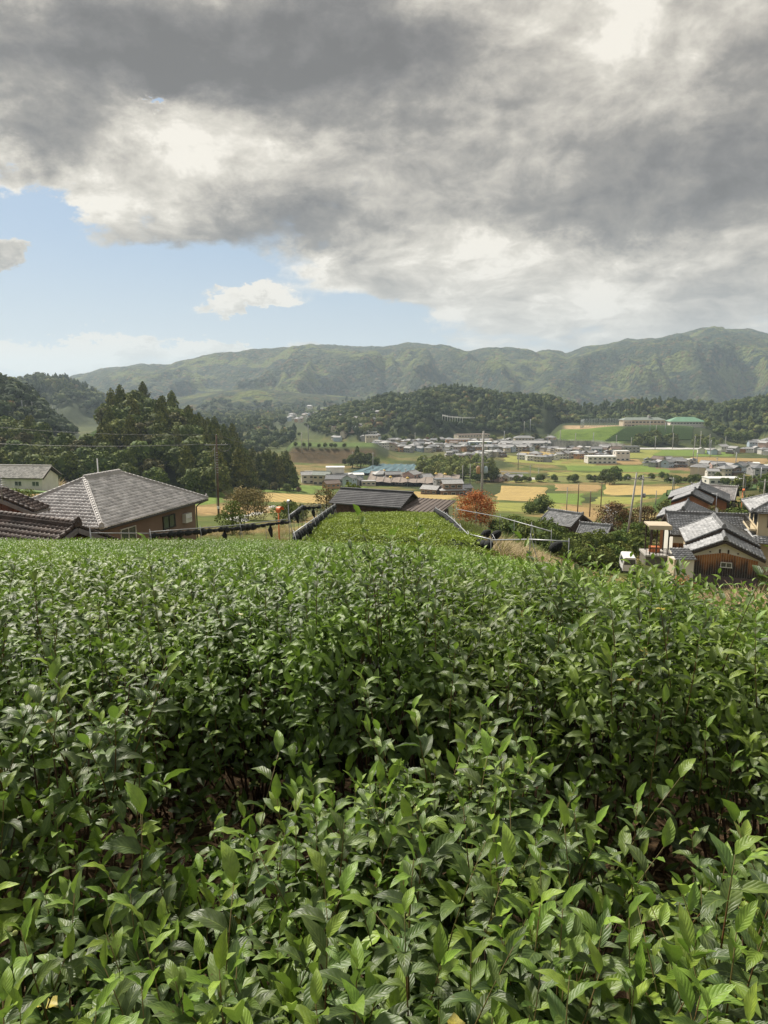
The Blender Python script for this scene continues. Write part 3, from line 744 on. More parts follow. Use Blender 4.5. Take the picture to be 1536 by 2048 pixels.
for ri, y0 in enumerate(rows):
    far = ri >= 4; step = 0.70 if ri < 4 else (0.88 if ri < 8 else 1.05)
    xr = float(edge_right(y0)); xl = -(0.565 * y0 + 0.9)
    n = int((xr - xl) / step) + 1; row = []
    for i in range(n):
        x = xl + i * step + rs.normal(0, 0.04); row.append((x, row_y(y0, x)))
    for i, (x, y) in enumerate(row):
        if NBUSH >= 300: spill.append((x, y)); continue
        V = VB if ri < 2 else VC; fo, tw = V[int(rs.integers(5))]
        lab = 'tea bush in the %s row of the slope, %s from the left' % (nth(ri + 2), nth(i))
        t_ = thing('tea_bush', lab, 'tea bush', (x, y, ground_near(x, y) - 0.02), math.pi * (rs.random() < 0.5) + rs.normal(0, 0.06), GROUP_TEA)
        hs = (1.03 + rs.normal(0, 0.05 if ri < 2 else 0.02)) * (1.06 if ri < 2 else 1.03)
        obj('foliage', fo, t_, kind='stuff', scale=(1 + (0.15 if not far else step - 0.9), 1, hs))
        if ri < 3: obj('branches', tw, t_, kind='stuff')
        NBUSH += 1
for (x, y, h, lab) in ((-0.10, 4.05, 1.36, 'tall tea sprigs sticking up above the field left of the centre line'), (0.92, 4.15, 1.30, 'tall tea sprigs sticking up right of centre, below the bare pipes')):
    t_ = thing('tea_bush', lab, 'tea bush', (x, y, ground_near(x, y)), 0, GROUP_TEA); rs = np.random.default_rng(int(y * 100))
    for k in range(15):
        sk = int(rs.integers(9)); add_shoot(t_, sk, (rs.normal(0, .16), rs.normal(0, .12), h - (0.37 + .03 * sk) * 1.05 - .30 * rs.random()), rs.random() * 6.28, (rs.normal(0, .1), rs.normal(0, .1)), 1.05)
    obj('branches', twigs(14, .3, .25, h * .8, rs, .004), t_, kind='stuff')
# past three hundred bushes the rest of the upper slope is one mass
P = []; rs = np.random.default_rng(78)
arrs = [bush_leaves(520, 1.15, 0.95, 0.82, rs, None, 0.11, young=0.7) for _ in range(3)]
acc = [[], [], [], [], []]
for i, (x, y) in enumerate(spill):
    A = arrs[i % 3]; s = -1 if rs.random() < 0.5 else 1
    acc[0].append(A[0] * np.array([s, 1, 1]) + np.array([x, y, ground_near(x, y)])); acc[1].append(A[1] * np.array([s, 1, 1])); acc[2].append(A[2] * np.array([s, 1, 1])); acc[3].append(A[3]); acc[4].append(A[4])
if spill:
    arr = [np.concatenate(q) for q in acc]
    tag(obj('tea_bushes_far_rows', leaf_cloud('tea_bushes_far_rows', arr, [leaf_template(2, 2, 0.5, 0.5, 0.5)], M_FAR_LEAF, rs)),
        'bright leaves of the farthest rows on the upper tea slope', kind='stuff')
# ---- dark inside mass of the hedges (shade among wood and leaves put into its colour), one strip per row
# ---- lower plot of clipped tea between the rolled nets
def carpet(name, fx, K, m, rs, size, label, lift=0.8, cell=(0.5, 3.0), base=True):
    s, t_ = rs.random(K), rs.random(K)
    x, y = fx(s, t_)
    z = H(x, y) + lift + 0.05 * np.sin(y * 2 * math.pi / 1.8) + (fbm(x / 0.6, y / 0.6, 3) - 0.5) * 0.16 + rs.normal(0, 0.035, K)
    pos = np.stack([x, y, z], 1)
    n = unit(rs.normal(0, 0.35, (K, 3)) + np.array([0, 0, 1.0])); d = unit(rs.normal(0, 1, (K, 3)) + np.array([0, 0, 0.7]))
    tint = np.clip(0.56 + (fbm(x / 1.5, y / 1.5, 3) - 0.5) * 0.8 + rs.normal(0, 0.16, K), 0, 1)
    me = leaf_cloud(name, (pos, d, n, size * (0.7 + 0.6 * rs.random(K)), tint), [leaf_template(2, 2, 0.55, 0.5, 0.5)], m, rs)
    return tag(obj(name, me), label, kind='stuff')
def lower(s, t_):
    y = 27.5 + 37.5 * t_ ** 1.15
    xl = np.interp(y, [27, 30, 36, 50, 66], [-5.2, -4.2, -4.0, -4.5, -5.0]); xr = np.interp(y, [27, 30, 36, 50, 66], [4.6, 4.3, 4.2, 4.6, 5.0])
    return xl + (xr - xl) * s, y
rs = np.random.default_rng(79)
carpet('tea_plot', lower, 60000, M_FAR_LEAF, rs, 0.13, 'clipped bright green tea plot between the rolled nets')
# solid hedge bodies under the leaves so no soil shines through
M_HEDGE = mat('hedge_inside', (0.022, 0.036, 0.012), (0.010, 0.016, 0.007), 12, 0.9, bump=0.8)  # dark colour stands in for the shade inside the hedges
def body(name, xs, ys, zf, m=M_HEDGE, lab=None):
    X, Y = np.meshgrid(xs, ys); v = np.stack([X.ravel(), Y.ravel(), zf(X, Y).ravel()], 1); nc = len(xs)
    i = (np.arange(len(ys) - 1)[:, None] * nc + np.arange(nc - 1)[None, :]).ravel()
    return tag(obj(name, npmesh(name, v, np.stack([i, i + 1, i + nc + 1, i + nc], 1), m, smooth=True)), lab, kind='stuff')
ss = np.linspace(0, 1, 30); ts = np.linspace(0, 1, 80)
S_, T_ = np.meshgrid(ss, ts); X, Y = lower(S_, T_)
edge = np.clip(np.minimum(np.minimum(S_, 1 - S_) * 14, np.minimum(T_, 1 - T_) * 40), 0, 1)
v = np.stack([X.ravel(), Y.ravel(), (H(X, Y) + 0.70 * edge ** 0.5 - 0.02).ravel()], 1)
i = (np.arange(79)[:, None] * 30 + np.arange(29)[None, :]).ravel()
tag(obj('tea_plot_inside', npmesh('tea_plot_inside', v, np.stack([i, i + 1, i + 31, i + 30], 1), M_HEDGE, smooth=True)), 'solid body of the clipped tea plot, darkened as its shaded inside', kind='stuff')
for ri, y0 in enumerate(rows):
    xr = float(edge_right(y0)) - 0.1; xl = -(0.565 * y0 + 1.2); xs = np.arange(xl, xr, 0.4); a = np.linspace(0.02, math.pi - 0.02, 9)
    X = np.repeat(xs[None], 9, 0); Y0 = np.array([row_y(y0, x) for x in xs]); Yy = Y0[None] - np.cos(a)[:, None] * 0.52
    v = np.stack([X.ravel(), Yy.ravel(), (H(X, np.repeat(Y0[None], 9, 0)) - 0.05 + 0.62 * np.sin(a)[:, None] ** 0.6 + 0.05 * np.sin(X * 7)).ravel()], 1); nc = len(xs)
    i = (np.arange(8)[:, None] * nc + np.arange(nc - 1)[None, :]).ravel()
    tag(obj('hedge_inside', npmesh('hedge_inside', v, np.stack([i, i + 1, i + nc + 1, i + nc], 1), M_HEDGE, smooth=True)), 'solid body of a tea row, darkened as its shaded inside', kind='stuff')
# straw and fallen leaves on the soil between the first rows
rs = np.random.default_rng(80); K = 5200
x = rs.uniform(-2.4, 2.4, K); y = rs.uniform(0.1, 3.4, K)
pos = np.stack([x, y, H(x, y) + 0.03 + 0.03 * rs.random(K)], 1)
straw = leaf_template(2, 1, 0.06, 0.0, 0.3); dl = leaf_template(3, 2, 0.42, 0.6, 0.9)
V = []; F = []; U = []; o = 0
for tm, q, sz in ((straw, rs.random(K) < 0.6, 0.13), (dl, rs.random(K) < 0.4, 0.06)):
    d = unit(rs.normal(0, 1, (q.sum(), 3)) * np.array([1, 1, 0.15])); n = unit(rs.normal(0, 0.4, (q.sum(), 3)) + np.array([0, 0, 1]))
    v, f, uv = scatter(tm, pos[q], frames(d, n), sz * (0.5 + rs.random(q.sum()))); V.append(v); F.append(f + o); U.append(uv); o += len(v)
tag(obj('leaf_litter', npmesh('leaf_litter', np.concatenate(V), np.concatenate(F), M_LITTER, uv=np.concatenate(U))), 'straw and fallen leaves on the soil between tea rows', kind='stuff')

# ------------------------------------------------------------------ trees
def cards(c, n, size, rs, asp=0.75, bend=0.25):
    """one bent leaf-clump quad per centre, facing roughly n"""
    K = len(c); d = unit(np.cross(n, rs.normal(0, 1, (K, 3)))); x = np.cross(d, n); s = np.asarray(size)[:, None]
    a = c + d * s * 0.55; b = c - d * s * 0.5; l = c + x * s * asp * 0.5 + n * s * bend * rs.normal(0.3, 0.6, (K, 1)); r = c - x * s * asp * 0.5 + n * s * bend * rs.normal(0.3, 0.6, (K, 1))
    v = np.stack([a, l, b, r], 1).reshape(-1, 3)
    return v, np.arange(4 * K).reshape(-1, 4)
def ico(sub):
    t = (1 + 5 ** .5) / 2
    v = [(-1, t, 0), (1, t, 0), (-1, -t, 0), (1, -t, 0), (0, -1, t), (0, 1, t), (0, -1, -t), (0, 1, -t), (t, 0, -1), (t, 0, 1), (-t, 0, -1), (-t, 0, 1)]
    f = [(0, 11, 5), (0, 5, 1), (0, 1, 7), (0, 7, 10), (0, 10, 11), (1, 5, 9), (5, 11, 4), (11, 10, 2), (10, 7, 6), (7, 1, 8), (3, 9, 4), (3, 4, 2), (3, 2, 6), (3, 6, 8), (3, 8, 9), (4, 9, 5), (2, 4, 11), (6, 2, 10), (8, 6, 7), (9, 8, 1)]
    v = [Vector(p).normalized() for p in v]
    for _ in range(sub):
        c = {}; nf = []
        def mid(a, b):
            k = (min(a, b), max(a, b))
            if k not in c: c[k] = len(v); v.append(((v[a] + v[b]) / 2).normalized())
            return c[k]
        for a, b, d in f:
            x, y, z = mid(a, b), mid(b, d), mid(d, a); nf += [(a, x, z), (b, y, x), (d, z, y), (x, y, z)]
        f = nf
    return np.array([tuple(p) for p in v]), np.array(f)
ICO1, ICO2 = ico(1), ico(2)
def crown_arrays(kind, h, r, n, rs, size):
    """clump quads + tint of a tree crown; h = top, r = radius"""
    if kind == 'cedar':
        t = rs.random(n) ** 0.75; z = h * (0.16 + 0.84 * (1 - t)); lay = 0.86 + 0.14 * np.sin(z / h * 30 + rs.random(n))
        rad = r * (1.06 * t ** 0.55 * (1 - 0.25 * t ** 3) + 0.02) * lay * (0.8 + 0.28 * rs.random(n)); a = rs.random(n) * 2 * math.pi
        rad *= 1 + 0.16 * np.sin(a * 3 + z) + 0.1 * np.sin(a * 5 - z * 1.4)
        c = np.stack([rad * np.cos(a), rad * np.sin(a), z], 1)
        nn = unit(np.stack([np.cos(a), np.sin(a), 0.45 + 0 * a], 1) + rs.normal(0, 0.40, (n, 3)))
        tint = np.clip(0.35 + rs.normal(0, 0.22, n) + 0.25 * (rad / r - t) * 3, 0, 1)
        sz = size * (0.6 + 0.6 * rs.random(n)) * (0.55 + 0.6 * t)
    else:
        nb = {'round': 13, 'bush': 9, 'loose': 16}[kind]; base = {'round': 0.30, 'bush': 0.06, 'loose': 0.22}[kind]
        bc = []; br = []
        for i in range(nb):
            a = 2.4 * i; q = (i + 0.5) / nb; zz = h * (base + (0.92 - base) * q); rr = r * math.sin(math.pi * min(1, 0.22 + 0.72 * q)) * 0.62
            bc.append((rr * math.cos(a) + rs.normal(0, r * .07), rr * math.sin(a) + rs.normal(0, r * .07), zz - 0.12 * h * (q > .8) * rs.random())); br.append(r * (0.40 + 0.18 * rs.random()) * (1.1 - 0.35 * q))
        bc = np.array(bc); br = np.array(br); k = rs.integers(0, nb, n); u = unit(rs.normal(0, 1, (n, 3)) + np.array([0, 0, 0.35]))
        q = (0.72 + 0.36 * rs.random(n)) if kind != 'loose' else (0.35 + 0.85 * rs.random(n))
        c = bc[k] + u * (br[k] * q)[:, None] * np.array([1, 1, 0.8]); nn = unit(u + rs.normal(0, 0.45, (n, 3)) + np.array([0, 0, 0.25]))
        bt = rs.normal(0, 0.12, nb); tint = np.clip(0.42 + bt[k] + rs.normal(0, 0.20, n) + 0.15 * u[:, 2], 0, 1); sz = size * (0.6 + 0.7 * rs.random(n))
    v, f = cards(c, nn, sz, rs)
    return v, f, np.repeat(tint, 4)
def core_arrays(kind, h, r, rs, ic=ICO1):
    v, f = ic; v = v * (1 + 0.16 * rs.normal(0, 1, (len(v), 1)))
    if kind == 'cedar': v = v * np.array([r * 0.6, r * 0.6, h * 0.42]) * np.clip(1.05 - 0.75 * (v[:, 2:] > 0) * v[:, 2:], 0.2, 1) ** np.array([1, 1, 0]) + np.array([0, 0, h * 0.52])
    else: v = v * np.array([r * 0.68, r * 0.68, h * (0.32 if kind == 'round' else 0.36)]) + np.array([0, 0, h * (0.6 if kind == 'round' else 0.46)])
    return v, f
def tri_quads(f): return np.stack([f[:, 0], f[:, 1], f[:, 2], f[:, 2]], 1)
def crown_mesh(kind, h, r, n, seed, size, m, core=True):
    rs = np.random.default_rng(seed); v, f, t = crown_arrays(kind, h, r, n, rs, size)
    if core:
        cv, cf = core_arrays(kind, h, r, rs); k = len(v)
        # core triangles as slim quads: centre of one edge doubled
        mids = (cv[cf[:, 1]] + cv[cf[:, 2]]) / 2; o = k + len(cv)
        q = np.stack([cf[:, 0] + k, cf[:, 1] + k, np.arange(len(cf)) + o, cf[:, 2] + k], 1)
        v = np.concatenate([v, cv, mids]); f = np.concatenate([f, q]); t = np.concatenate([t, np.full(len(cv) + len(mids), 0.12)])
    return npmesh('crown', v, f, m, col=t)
def trunk_mesh(h, r, seed, limbs=4, m=None, spread=0.5):
    rs = np.random.default_rng(seed); mb = MB()
    mb.tube([(0, 0, -0.6), (0.02 * h * rs.normal(), 0.02 * h * rs.normal(), h * 0.45), (0.03 * h * rs.normal(), 0.0, h * 0.85)], [r, r * 0.7, r * 0.25], 6)
    for i in range(limbs):
        a = 2.4 * i + rs.random(); z = h * (0.3 + 0.45 * i / max(1, limbs)); L = h * spread * (0.6 + 0.4 * rs.random())
        mb.tube([(0, 0, z), (math.cos(a) * L * .5, math.sin(a) * L * .5, z + L * .35), (math.cos(a) * L, math.sin(a) * L, z + L * .6)], [r * .45, r * .3, r * .1], 4, cap=False)
    return mb.mesh('trunk', m or M_BARK)
M_BARK = mat('bark', (0.10, 0.075, 0.05), (0.05, 0.038, 0.028), 3, 0.9)
M_CEDAR = foliage_mat('cedar_foliage', (0.036, 0.054, 0.014), (0.185, 0.20, 0.042))
M_BROAD = foliage_mat('broadleaf_foliage', (0.044, 0.068, 0.018), (0.19, 0.22, 0.05))
M_OLIVE = foliage_mat('olive_foliage', (0.04, 0.046, 0.018), (0.17, 0.155, 0.055))
M_BAMBOO = foliage_mat('bamboo_foliage', (0.10, 0.125, 0.03), (0.30, 0.33, 0.09))
M_RUST = foliage_mat('rust_foliage', (0.07, 0.045, 0.022), (0.22, 0.125, 0.05))
M_ORANGE = foliage_mat('persimmon_foliage', (0.30, 0.085, 0.030), (0.62, 0.23, 0.085), rnd=0.1)
M_YELLOW = foliage_mat('yellow_foliage', (0.17, 0.17, 0.025), (0.52, 0.46, 0.07), transl=0.15, rnd=0.1)
M_FRESH = foliage_mat('shrub_foliage', (0.035, 0.060, 0.016), (0.16, 0.21, 0.045), transl=0.1, rnd=0.25)
M_AUTUMN = foliage_mat('autumn_foliage', (0.09, 0.085, 0.03), (0.30, 0.22, 0.085), rnd=0.1)
TREE = {}
def proto(key, kind, h, r, n, size, m, nv=3, limbs=4, core=True):
    TREE[key] = [(crown_mesh(kind, h, r, n, hash_(key) + i, size, m, core), trunk_mesh(h, 0.016 * h + 0.05, hash_(key) + 50 + i, limbs)) for i in range(nv)]
def hash_(s): return sum(ord(c) * (i + 1) for i, c in enumerate(s)) % 1000
proto('cedar', 'cedar', 14, 3.5, 1300, 1.0, M_CEDAR, 4, 0)
proto('broad', 'round', 10, 4.4, 1500, 0.8, M_BROAD, 4)
proto('olive', 'round', 9, 3.8, 1300, 0.75, M_OLIVE, 2)
proto('bamboo', 'round', 9, 3.0, 1000, 0.7, M_BAMBOO, 3, 2)
proto('rust', 'round', 7, 3.4, 900, 0.6, M_RUST, 2)
proto('shrub', 'bush', 2.4, 1.6, 900, 0.22, M_FRESH, 3)
proto('dark_shrub', 'bush', 3.0, 2.0, 900, 0.28, M_BROAD, 3)
TN = 0
def tree(key, name, label, pos, sc=1.0, group=None, rs=RNG, sz=None):
    cm, tm = TREE[key][int(rs.integers(len(TREE[key])))]
    t_ = thing(name, label, 'shrub' if 'shrub' in key or 'bush' in name else 'tree', pos, rs.random() * 6.28, group); t_.scale = (sc, sc, sz or sc)
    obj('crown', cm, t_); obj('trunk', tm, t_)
    return t_
# ---- the wooded hill on the left: every tree a thing
rs = np.random.default_rng(21); spots = []
for Yr in np.arange(232, 345, 7.6):
    for x in np.arange(-235, -40, 7.2):
        xx = x + rs.normal(0, 1.6); yy = Yr + rs.normal(0, 1.6); u = 768 + FPX * xx / yy
        if not (-60 < u < 545): continue
        if u > 470 and yy < 262: continue
        g = float(H(xx, yy)); fl = float(table(u, yy))
        if yy > 238 and g < fl + 0.6 and u > 440: continue
        if 100 < u < 214 and yy > 270: continue                        # tea terrace
        if yy < 250 and rs.random() < 0.3: continue
        spots.append((xx, yy, g, u))
spots.sort(key=lambda s: (round((s[1] - 232) / 7.6), s[3]))
cnt = {}
for (x, y, g, u) in spots:
    row = int(round((y - 232) / 7.6)); k = cnt.get(row, 0); cnt[row] = k + 1
    pc = 0.14 + 0.45 * sm(310, 400, u) ; r_ = rs.random()
    if row < 2: pc *= 0.35
    key = 'cedar' if r_ < pc else ('broad' if r_ < pc + (1 - pc) * 0.8 else 'olive')
    nm, ds = {'cedar': ('cedar_tree', 'dark pointed cedar'), 'broad': ('broadleaf_tree', 'dark rounded evergreen'), 'olive': ('broadleaf_tree', 'olive-tinted rounded tree')}[key]
    place = 'at the foot of the left wooded hill' if row == 0 else ('on the left wooded hill, tier %s uphill' % ORD[row])
    tree(key, nm, '%s %s, %s from the left' % (ds, place, nth(k)), (x, y, g), (0.80 + 0.45 * rs.random()) * (0.98 if key == 'cedar' else 1.05), 'trees of the left wooded hill', rs)
# cedar stand beyond the utility pole and the trees round it
for i, (u, v, Y, s) in enumerate([(520, 925, 330, 1.15), (540, 925, 322, 1.35), (560, 926, 318, 1.1), (575, 924, 326, 1.3), (588, 925, 320, 0.9), (530, 922, 345, 1.1), (552, 922, 345, 1.2), (568, 922, 350, 1.2)]):
    tree('cedar', 'cedar_tree', 'tall cedar of the stand right of the utility pole, %s from the left' % ORD[[0, 2, 4, 6, 7, 1, 3, 5][i]], at(u, Y), s, 'cedar stand', rs)
for i, (u, Y, s, k) in enumerate([(452, 345, .8, 'broad'), (470, 350, 1.3, 'cedar'), (486, 352, .9, 'broad'), (500, 335, .75, 'rust'), (510, 300, .6, 'broad'), (495, 310, .55, 'olive'), (530, 300, .5, 'broad'), (550, 305, .5, 'olive'), (575, 300, .45, 'broad'), (598, 310, .4, 'rust')]):
    tree(k, 'cedar_tree' if k == 'cedar' else 'broadleaf_tree', '%s tree at the foot of the cedar stand, %s from the left' % ({'broad': 'low dark', 'cedar': 'tall pointed', 'rust': 'brownish', 'olive': 'olive green'}[k], ORD[i]), at(u, Y), s, 'trees below the cedar stand', rs)
# dark clump and single trees about the bank and the near village
for i, (u, Y, s, k) in enumerate([(705, 470, 1.0, 'broad'), (722, 466, 1.25, 'broad'), (738, 470, 1.1, 'broad'), (750, 462, 0.9, 'broad'), (715, 480, 1.1, 'cedar'), (690, 485, .6, 'olive')]):
    tree(k, 'broadleaf_tree' if k != 'cedar' else 'cedar_tree', 'dark evergreen in the clump left of the village, %s from the left' % ORD[i], at(u, Y), s * .9, 'dark clump by the bank', rs)
for i, u in enumerate([594, 610, 622, 640, 652, 664, 672, 690]):
    tree('broad', 'round_bush', 'clipped round bush on the edge of the green bank, %s from the left' % ORD[i], at(u, 517), 0.32 + 0.08 * rs.random(), 'bushes on the bank edge', rs)
# bamboo grove before the village
rs = np.random.default_rng(31); gsp = []
for i in range(64):
    Y = 395 + 75 * rs.random(); u = 835 + 145 * rs.random()
    gsp.append((u, Y))
gsp.sort()
for i, (u, Y) in enumerate(gsp):
    tree('bamboo', 'bamboo_clump', 'feathery light green bamboo clump of the grove, %s from the left' % nth(i), at(u, Y), 0.85 + 0.35 * rs.random(), 'bamboo grove before the village', rs, sz=0.9 + .25 * rs.random())
for i, (u, Y, s) in enumerate([(975, 390, 1.1), (985, 388, .9), (962, 392, .9), (950, 386, .7)]):
    tree('broad', 'broadleaf_tree', 'dark tree at the right end of the bamboo grove, %s from the left' % ORD[i], at(u, Y), s, 'dark trees by the grove', rs)
# the big round tree in the fields, hedgerow along the stream
for i, (u, Y, s) in enumerate([(1208, 375, 0.85), (1226, 372, 0.95), (1216, 366, 0.75)]):
    tree('broad', 'broadleaf_tree', 'big round green tree in the fields, %s of its three stems' % ['left', 'right', 'front'][i], at(u, Y), s, 'big round field trees', rs)
hs = sorted([(1010 + 330 * rs.random(), 385 + 10 * rs.random()) for _ in range(34)] + [(1320 + 90 * rs.random(), 340 + 25 * rs.random()) for _ in range(20)] + [(1395 + 150 * rs.random(), 300 + 60 * rs.random()) for _ in range(12)])
for i, (u, Y) in enumerate(hs):
    tree(['broad', 'olive', 'broad', 'rust'][int(rs.integers(4))] if i % 4 == 0 else 'broad', 'round_bush', 'bush of the hedgerow crossing the fields, %s from the left' % nth(i), at(u, Y), 0.26 + 0.22 * rs.random(), 'hedgerow in the fields', rs)
# trees below the school, on the tea hill's foot and round the village
R_ = lambda a, b: a + (b - a) * rs.random()
for place, gname, L in (
    ('below the school', 'trees below the school', [(R_(1255, 1340), R_(640, 662), R_(.7, 1.2), 'broad') for _ in range(20)]),
    ('at the foot of the tea hill', 'bamboo at the foot of the tea hill', [(R_(1372, 1432), R_(640, 660), R_(.6, .9), 'bamboo') for _ in range(14)]),
    ('on the knoll right of the gym', 'bamboo on the knoll', [(R_(1390, 1490), R_(740, 800), R_(.9, 1.3), 'bamboo') for _ in range(26)]),
    ('on the right flank of the knoll', 'trees on the knoll flank', [(R_(1440, 1500), R_(690, 730), R_(.8, 1.2), 'broad') for _ in range(12)]),
    ('behind the village roofs', 'trees behind the village', [(R_(760, 1100), R_(688, 713), R_(.6, 1.1), ['broad', 'olive', 'rust', 'bamboo'][int(rs.integers(4))]) for _ in range(40)])):
    for i, (u, Y, s, k) in enumerate(sorted(L)):
        tree(k, 'broadleaf_tree' if k != 'bamboo' else 'bamboo_clump', '%s %s, %s from the left' % ({'broad': 'dark tree', 'olive': 'olive tree', 'rust': 'brownish tree', 'bamboo': 'light green bamboo clump'}[k], place, nth(i)), at(u, Y), s, gname, rs)
# ---- far woods that read as one mass
TPL = {}
for key, kind, h, r in (('cedar', 'cedar', 10.5, 3.0), ('broad', 'round', 8.5, 4.6)):
    for i in range(4):
        r_ = np.random.default_rng(hash_(key) + 900 + i); v, f, t = crown_arrays(kind, h, r, 70, r_, 1.9)
        cv, cf = core_arrays(kind, h, r * 1.15, r_, ICO1); mids = (cv[cf[:, 1]] + cv[cf[:, 2]]) / 2; o = len(v)
        q = np.stack([cf[:, 0] + o, cf[:, 1] + o, np.arange(len(cf)) + o + len(cv), cf[:, 2] + o], 1)
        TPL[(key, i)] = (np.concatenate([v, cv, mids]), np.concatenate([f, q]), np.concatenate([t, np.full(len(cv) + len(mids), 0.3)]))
M_WOOD = bpy.data.materials.new('far_wood'); M_WOOD.use_nodes = True
t = NT(M_WOOD.node_tree); b = t.n['Principled BSDF']
at_ = t.new('ShaderNodeAttribute', attribute_name='tint').outputs['Fac']
c = t.ramp(at_, [(0.0, (0.028, 0.044, 0.020)), (0.35, (0.064, 0.090, 0.030)), (0.62, (0.115, 0.135, 0.042)), (0.82, (0.17, 0.18, 0.06)), (1.0, (0.17, 0.10, 0.05))])
t.l.new(c, b.inputs['Base Color']); b.inputs['Roughness'].default_value = 0.85; b.inputs['Specular IOR Level'].default_value = 0.1
def wood(name, label, X0, X1, Y0, Y1, step, cond, seed, pc=0.3, sc=1.0):
    rs = np.random.default_rng(seed); V = []; F = []; T = []; o = 0
    for y in np.arange(Y0, Y1, step):
        xs = np.arange(X0, X1, step) + rs.normal(0, step * .25, len(np.arange(X0, X1, step))); ys = y + rs.normal(0, step * .25, len(xs)); zs = H(xs, ys); us_ = 768 + FPX * xs / ys
        pn = fbm(xs / 55 + seed, ys / 55, 3); bn = fbm(xs / 38 + 3 * seed, ys / 70 + 5, 3)
        for x, yy, z, u, p, bb in zip(xs, ys, zs, us_, pn, bn):
            if not cond(u, yy, z): continue
            key = 'cedar' if p > 0.62 - pc * 0.3 and rs.random() < 0.8 else 'broad'
            v, f, tt = TPL[(key, int(rs.integers(4)))]; a = rs.random() * 6.28; s = sc * (0.5 + 0.85 * rs.random())
            ca, sa = math.cos(a) * s, math.sin(a) * s
            w = np.stack([v[:, 0] * ca - v[:, 1] * sa, v[:, 0] * sa + v[:, 1] * ca, v[:, 2] * s * (0.9 + .2 * rs.random())], 1) + (x, yy, z - 0.5)
            off = (-0.18 if key == 'cedar' else 0.0) + rs.normal(0, 0.10) + (p - 0.5) * 0.7 + (0.30 if bb > 0.60 and key == 'broad' else 0) + (0.45 if rs.random() < 0.02 else 0)
            V.append(w); F.append(f + o); T.append(np.clip(tt * 0.75 + off, 0, 1)); o += len(w)
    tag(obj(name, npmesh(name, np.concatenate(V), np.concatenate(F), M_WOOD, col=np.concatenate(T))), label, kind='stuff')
wood('woods_middle_hills', 'mixed woods covering the hills behind the village and school', -170, 640, 712, 1010, 8.2,
     lambda u, y, z: 600 < u < 1570 and z > table(u, y) + 4 and not (1075 < u < 1420 and y < 860), 41, pc=-0.05)
wood('woods_left_ridge', 'dark woods on the ridge at the far left', -420, -215, 400, 575, 7.2, lambda u, y, z: -60 < u < 150 and z > table(u, y) + 3, 42)
wood('woods_far_left_hill', 'hazy woods on the round hill at the far left', -1000, -400, 1000, 1270, 12, lambda u, y, z: -60 < u < 290 and z > -40, 43, sc=1.35)
wood('woods_beyond_cedars', 'woods on the low ground beyond the cedar stand', -260, -90, 560, 860, 11, lambda u, y, z: 400 < u < 592 and fbm(u / 18, y / 90, 3) > 0.40 and z < -30, 45, sc=1.0)
wood('woods_valley_floor', 'scattered trees and woods on the far valley floor', -420, 160, 800, 1900, 18, lambda u, y, z: 250 < u < 850 and z < -30 and fbm(u / 25, y / 120, 3) > 0.36 + 0.1 * (u > 575) and not (570 < u < 730 and y < 1450), 44, sc=1.3)

# ------------------------------------------------------------------ building materials
M_TILE = mat('grey_roof_tile', (0.60, 0.57, 0.55), (0.45, 0.43, 0.415), 1.6, 0.55, bump=0.4, bscale=9, spec=0.35)
M_TILE_D = mat('dark_grey_roof_tile', (0.27, 0.275, 0.285), (0.16, 0.163, 0.17), 1.8, 0.5, bump=0.4, bscale=9, spec=0.4)
M_TILE_W = mat('weathered_roof_tile', (0.38, 0.38, 0.385), (0.19, 0.195, 0.20), 2.6, 0.6, bump=0.5, bscale=7, stops=(0.38, 0.66))
M_TILE_B = mat('brown_roof_tile', (0.12, 0.085, 0.07), (0.055, 0.042, 0.038), 1.4, 0.65, bump=0.6, bscale=8)
M_TILE_L = mat('pale_roof_tile', (0.74, 0.70, 0.66), (0.64, 0.60, 0.57), 1.4, 0.6)
M_SHINGLE = mat('dark_shed_roofing', (0.115, 0.115, 0.12), (0.07, 0.07, 0.075), 1.2, 0.8, bump=0.3)
M_BROWNROOF = mat('brown_sheet_roof', (0.125, 0.097, 0.082), (0.085, 0.068, 0.06), 1.0, 0.7, bump=0.2)
M_TAN = mat('tan_brown_plaster', (0.22, 0.145, 0.108), (0.18, 0.12, 0.09), 0.5, 0.85, bump=0.1)
M_BOARD = mat('dark_brown_boards', (0.115, 0.065, 0.045), (0.06, 0.036, 0.028), 3, 0.8, bump=0.4, obj_rand=0.3)
M_RUSTB = mat('rusty_red_boards', (0.20, 0.085, 0.065), (0.09, 0.05, 0.045), 2.5, 0.85, bump=0.4, obj_rand=0.4)
M_CREAM = mat('cream_plaster', (0.62, 0.53, 0.36), (0.52, 0.44, 0.30), 0.6, 0.85, bump=0.05)
M_WHITE = mat('white_plaster', (0.70, 0.67, 0.60), (0.58, 0.55, 0.49), 0.8, 0.85, bump=0.05)
M_MUD = mat('orange_mud_wall', (0.42, 0.18, 0.085), (0.32, 0.13, 0.06), 1.2, 0.9, bump=0.2)
M_DARKWOOD = mat('dark_wood', (0.055, 0.038, 0.028), (0.03, 0.022, 0.018), 4, 0.7)
M_METAL = mat('galvanised_pipe', (0.34, 0.35, 0.36), (0.24, 0.25, 0.26), 3, 0.45, metal=0.4)
M_CONC = mat('concrete', (0.42, 0.40, 0.37), (0.28, 0.27, 0.25), 1.2, 0.9, bump=0.2)
M_GLASS = mat('window_glass', (0.06, 0.075, 0.085), (0.035, 0.045, 0.05), 0.5, 0.08, spec=0.8)
M_FRAME = mat('white_frame', (0.70, 0.70, 0.68), (0.62, 0.62, 0.60), 2, 0.5)
M_NET = mat('black_net', (0.020, 0.024, 0.024), (0.010, 0.011, 0.012), 6, 0.85, bump=0.8, bscale=30)
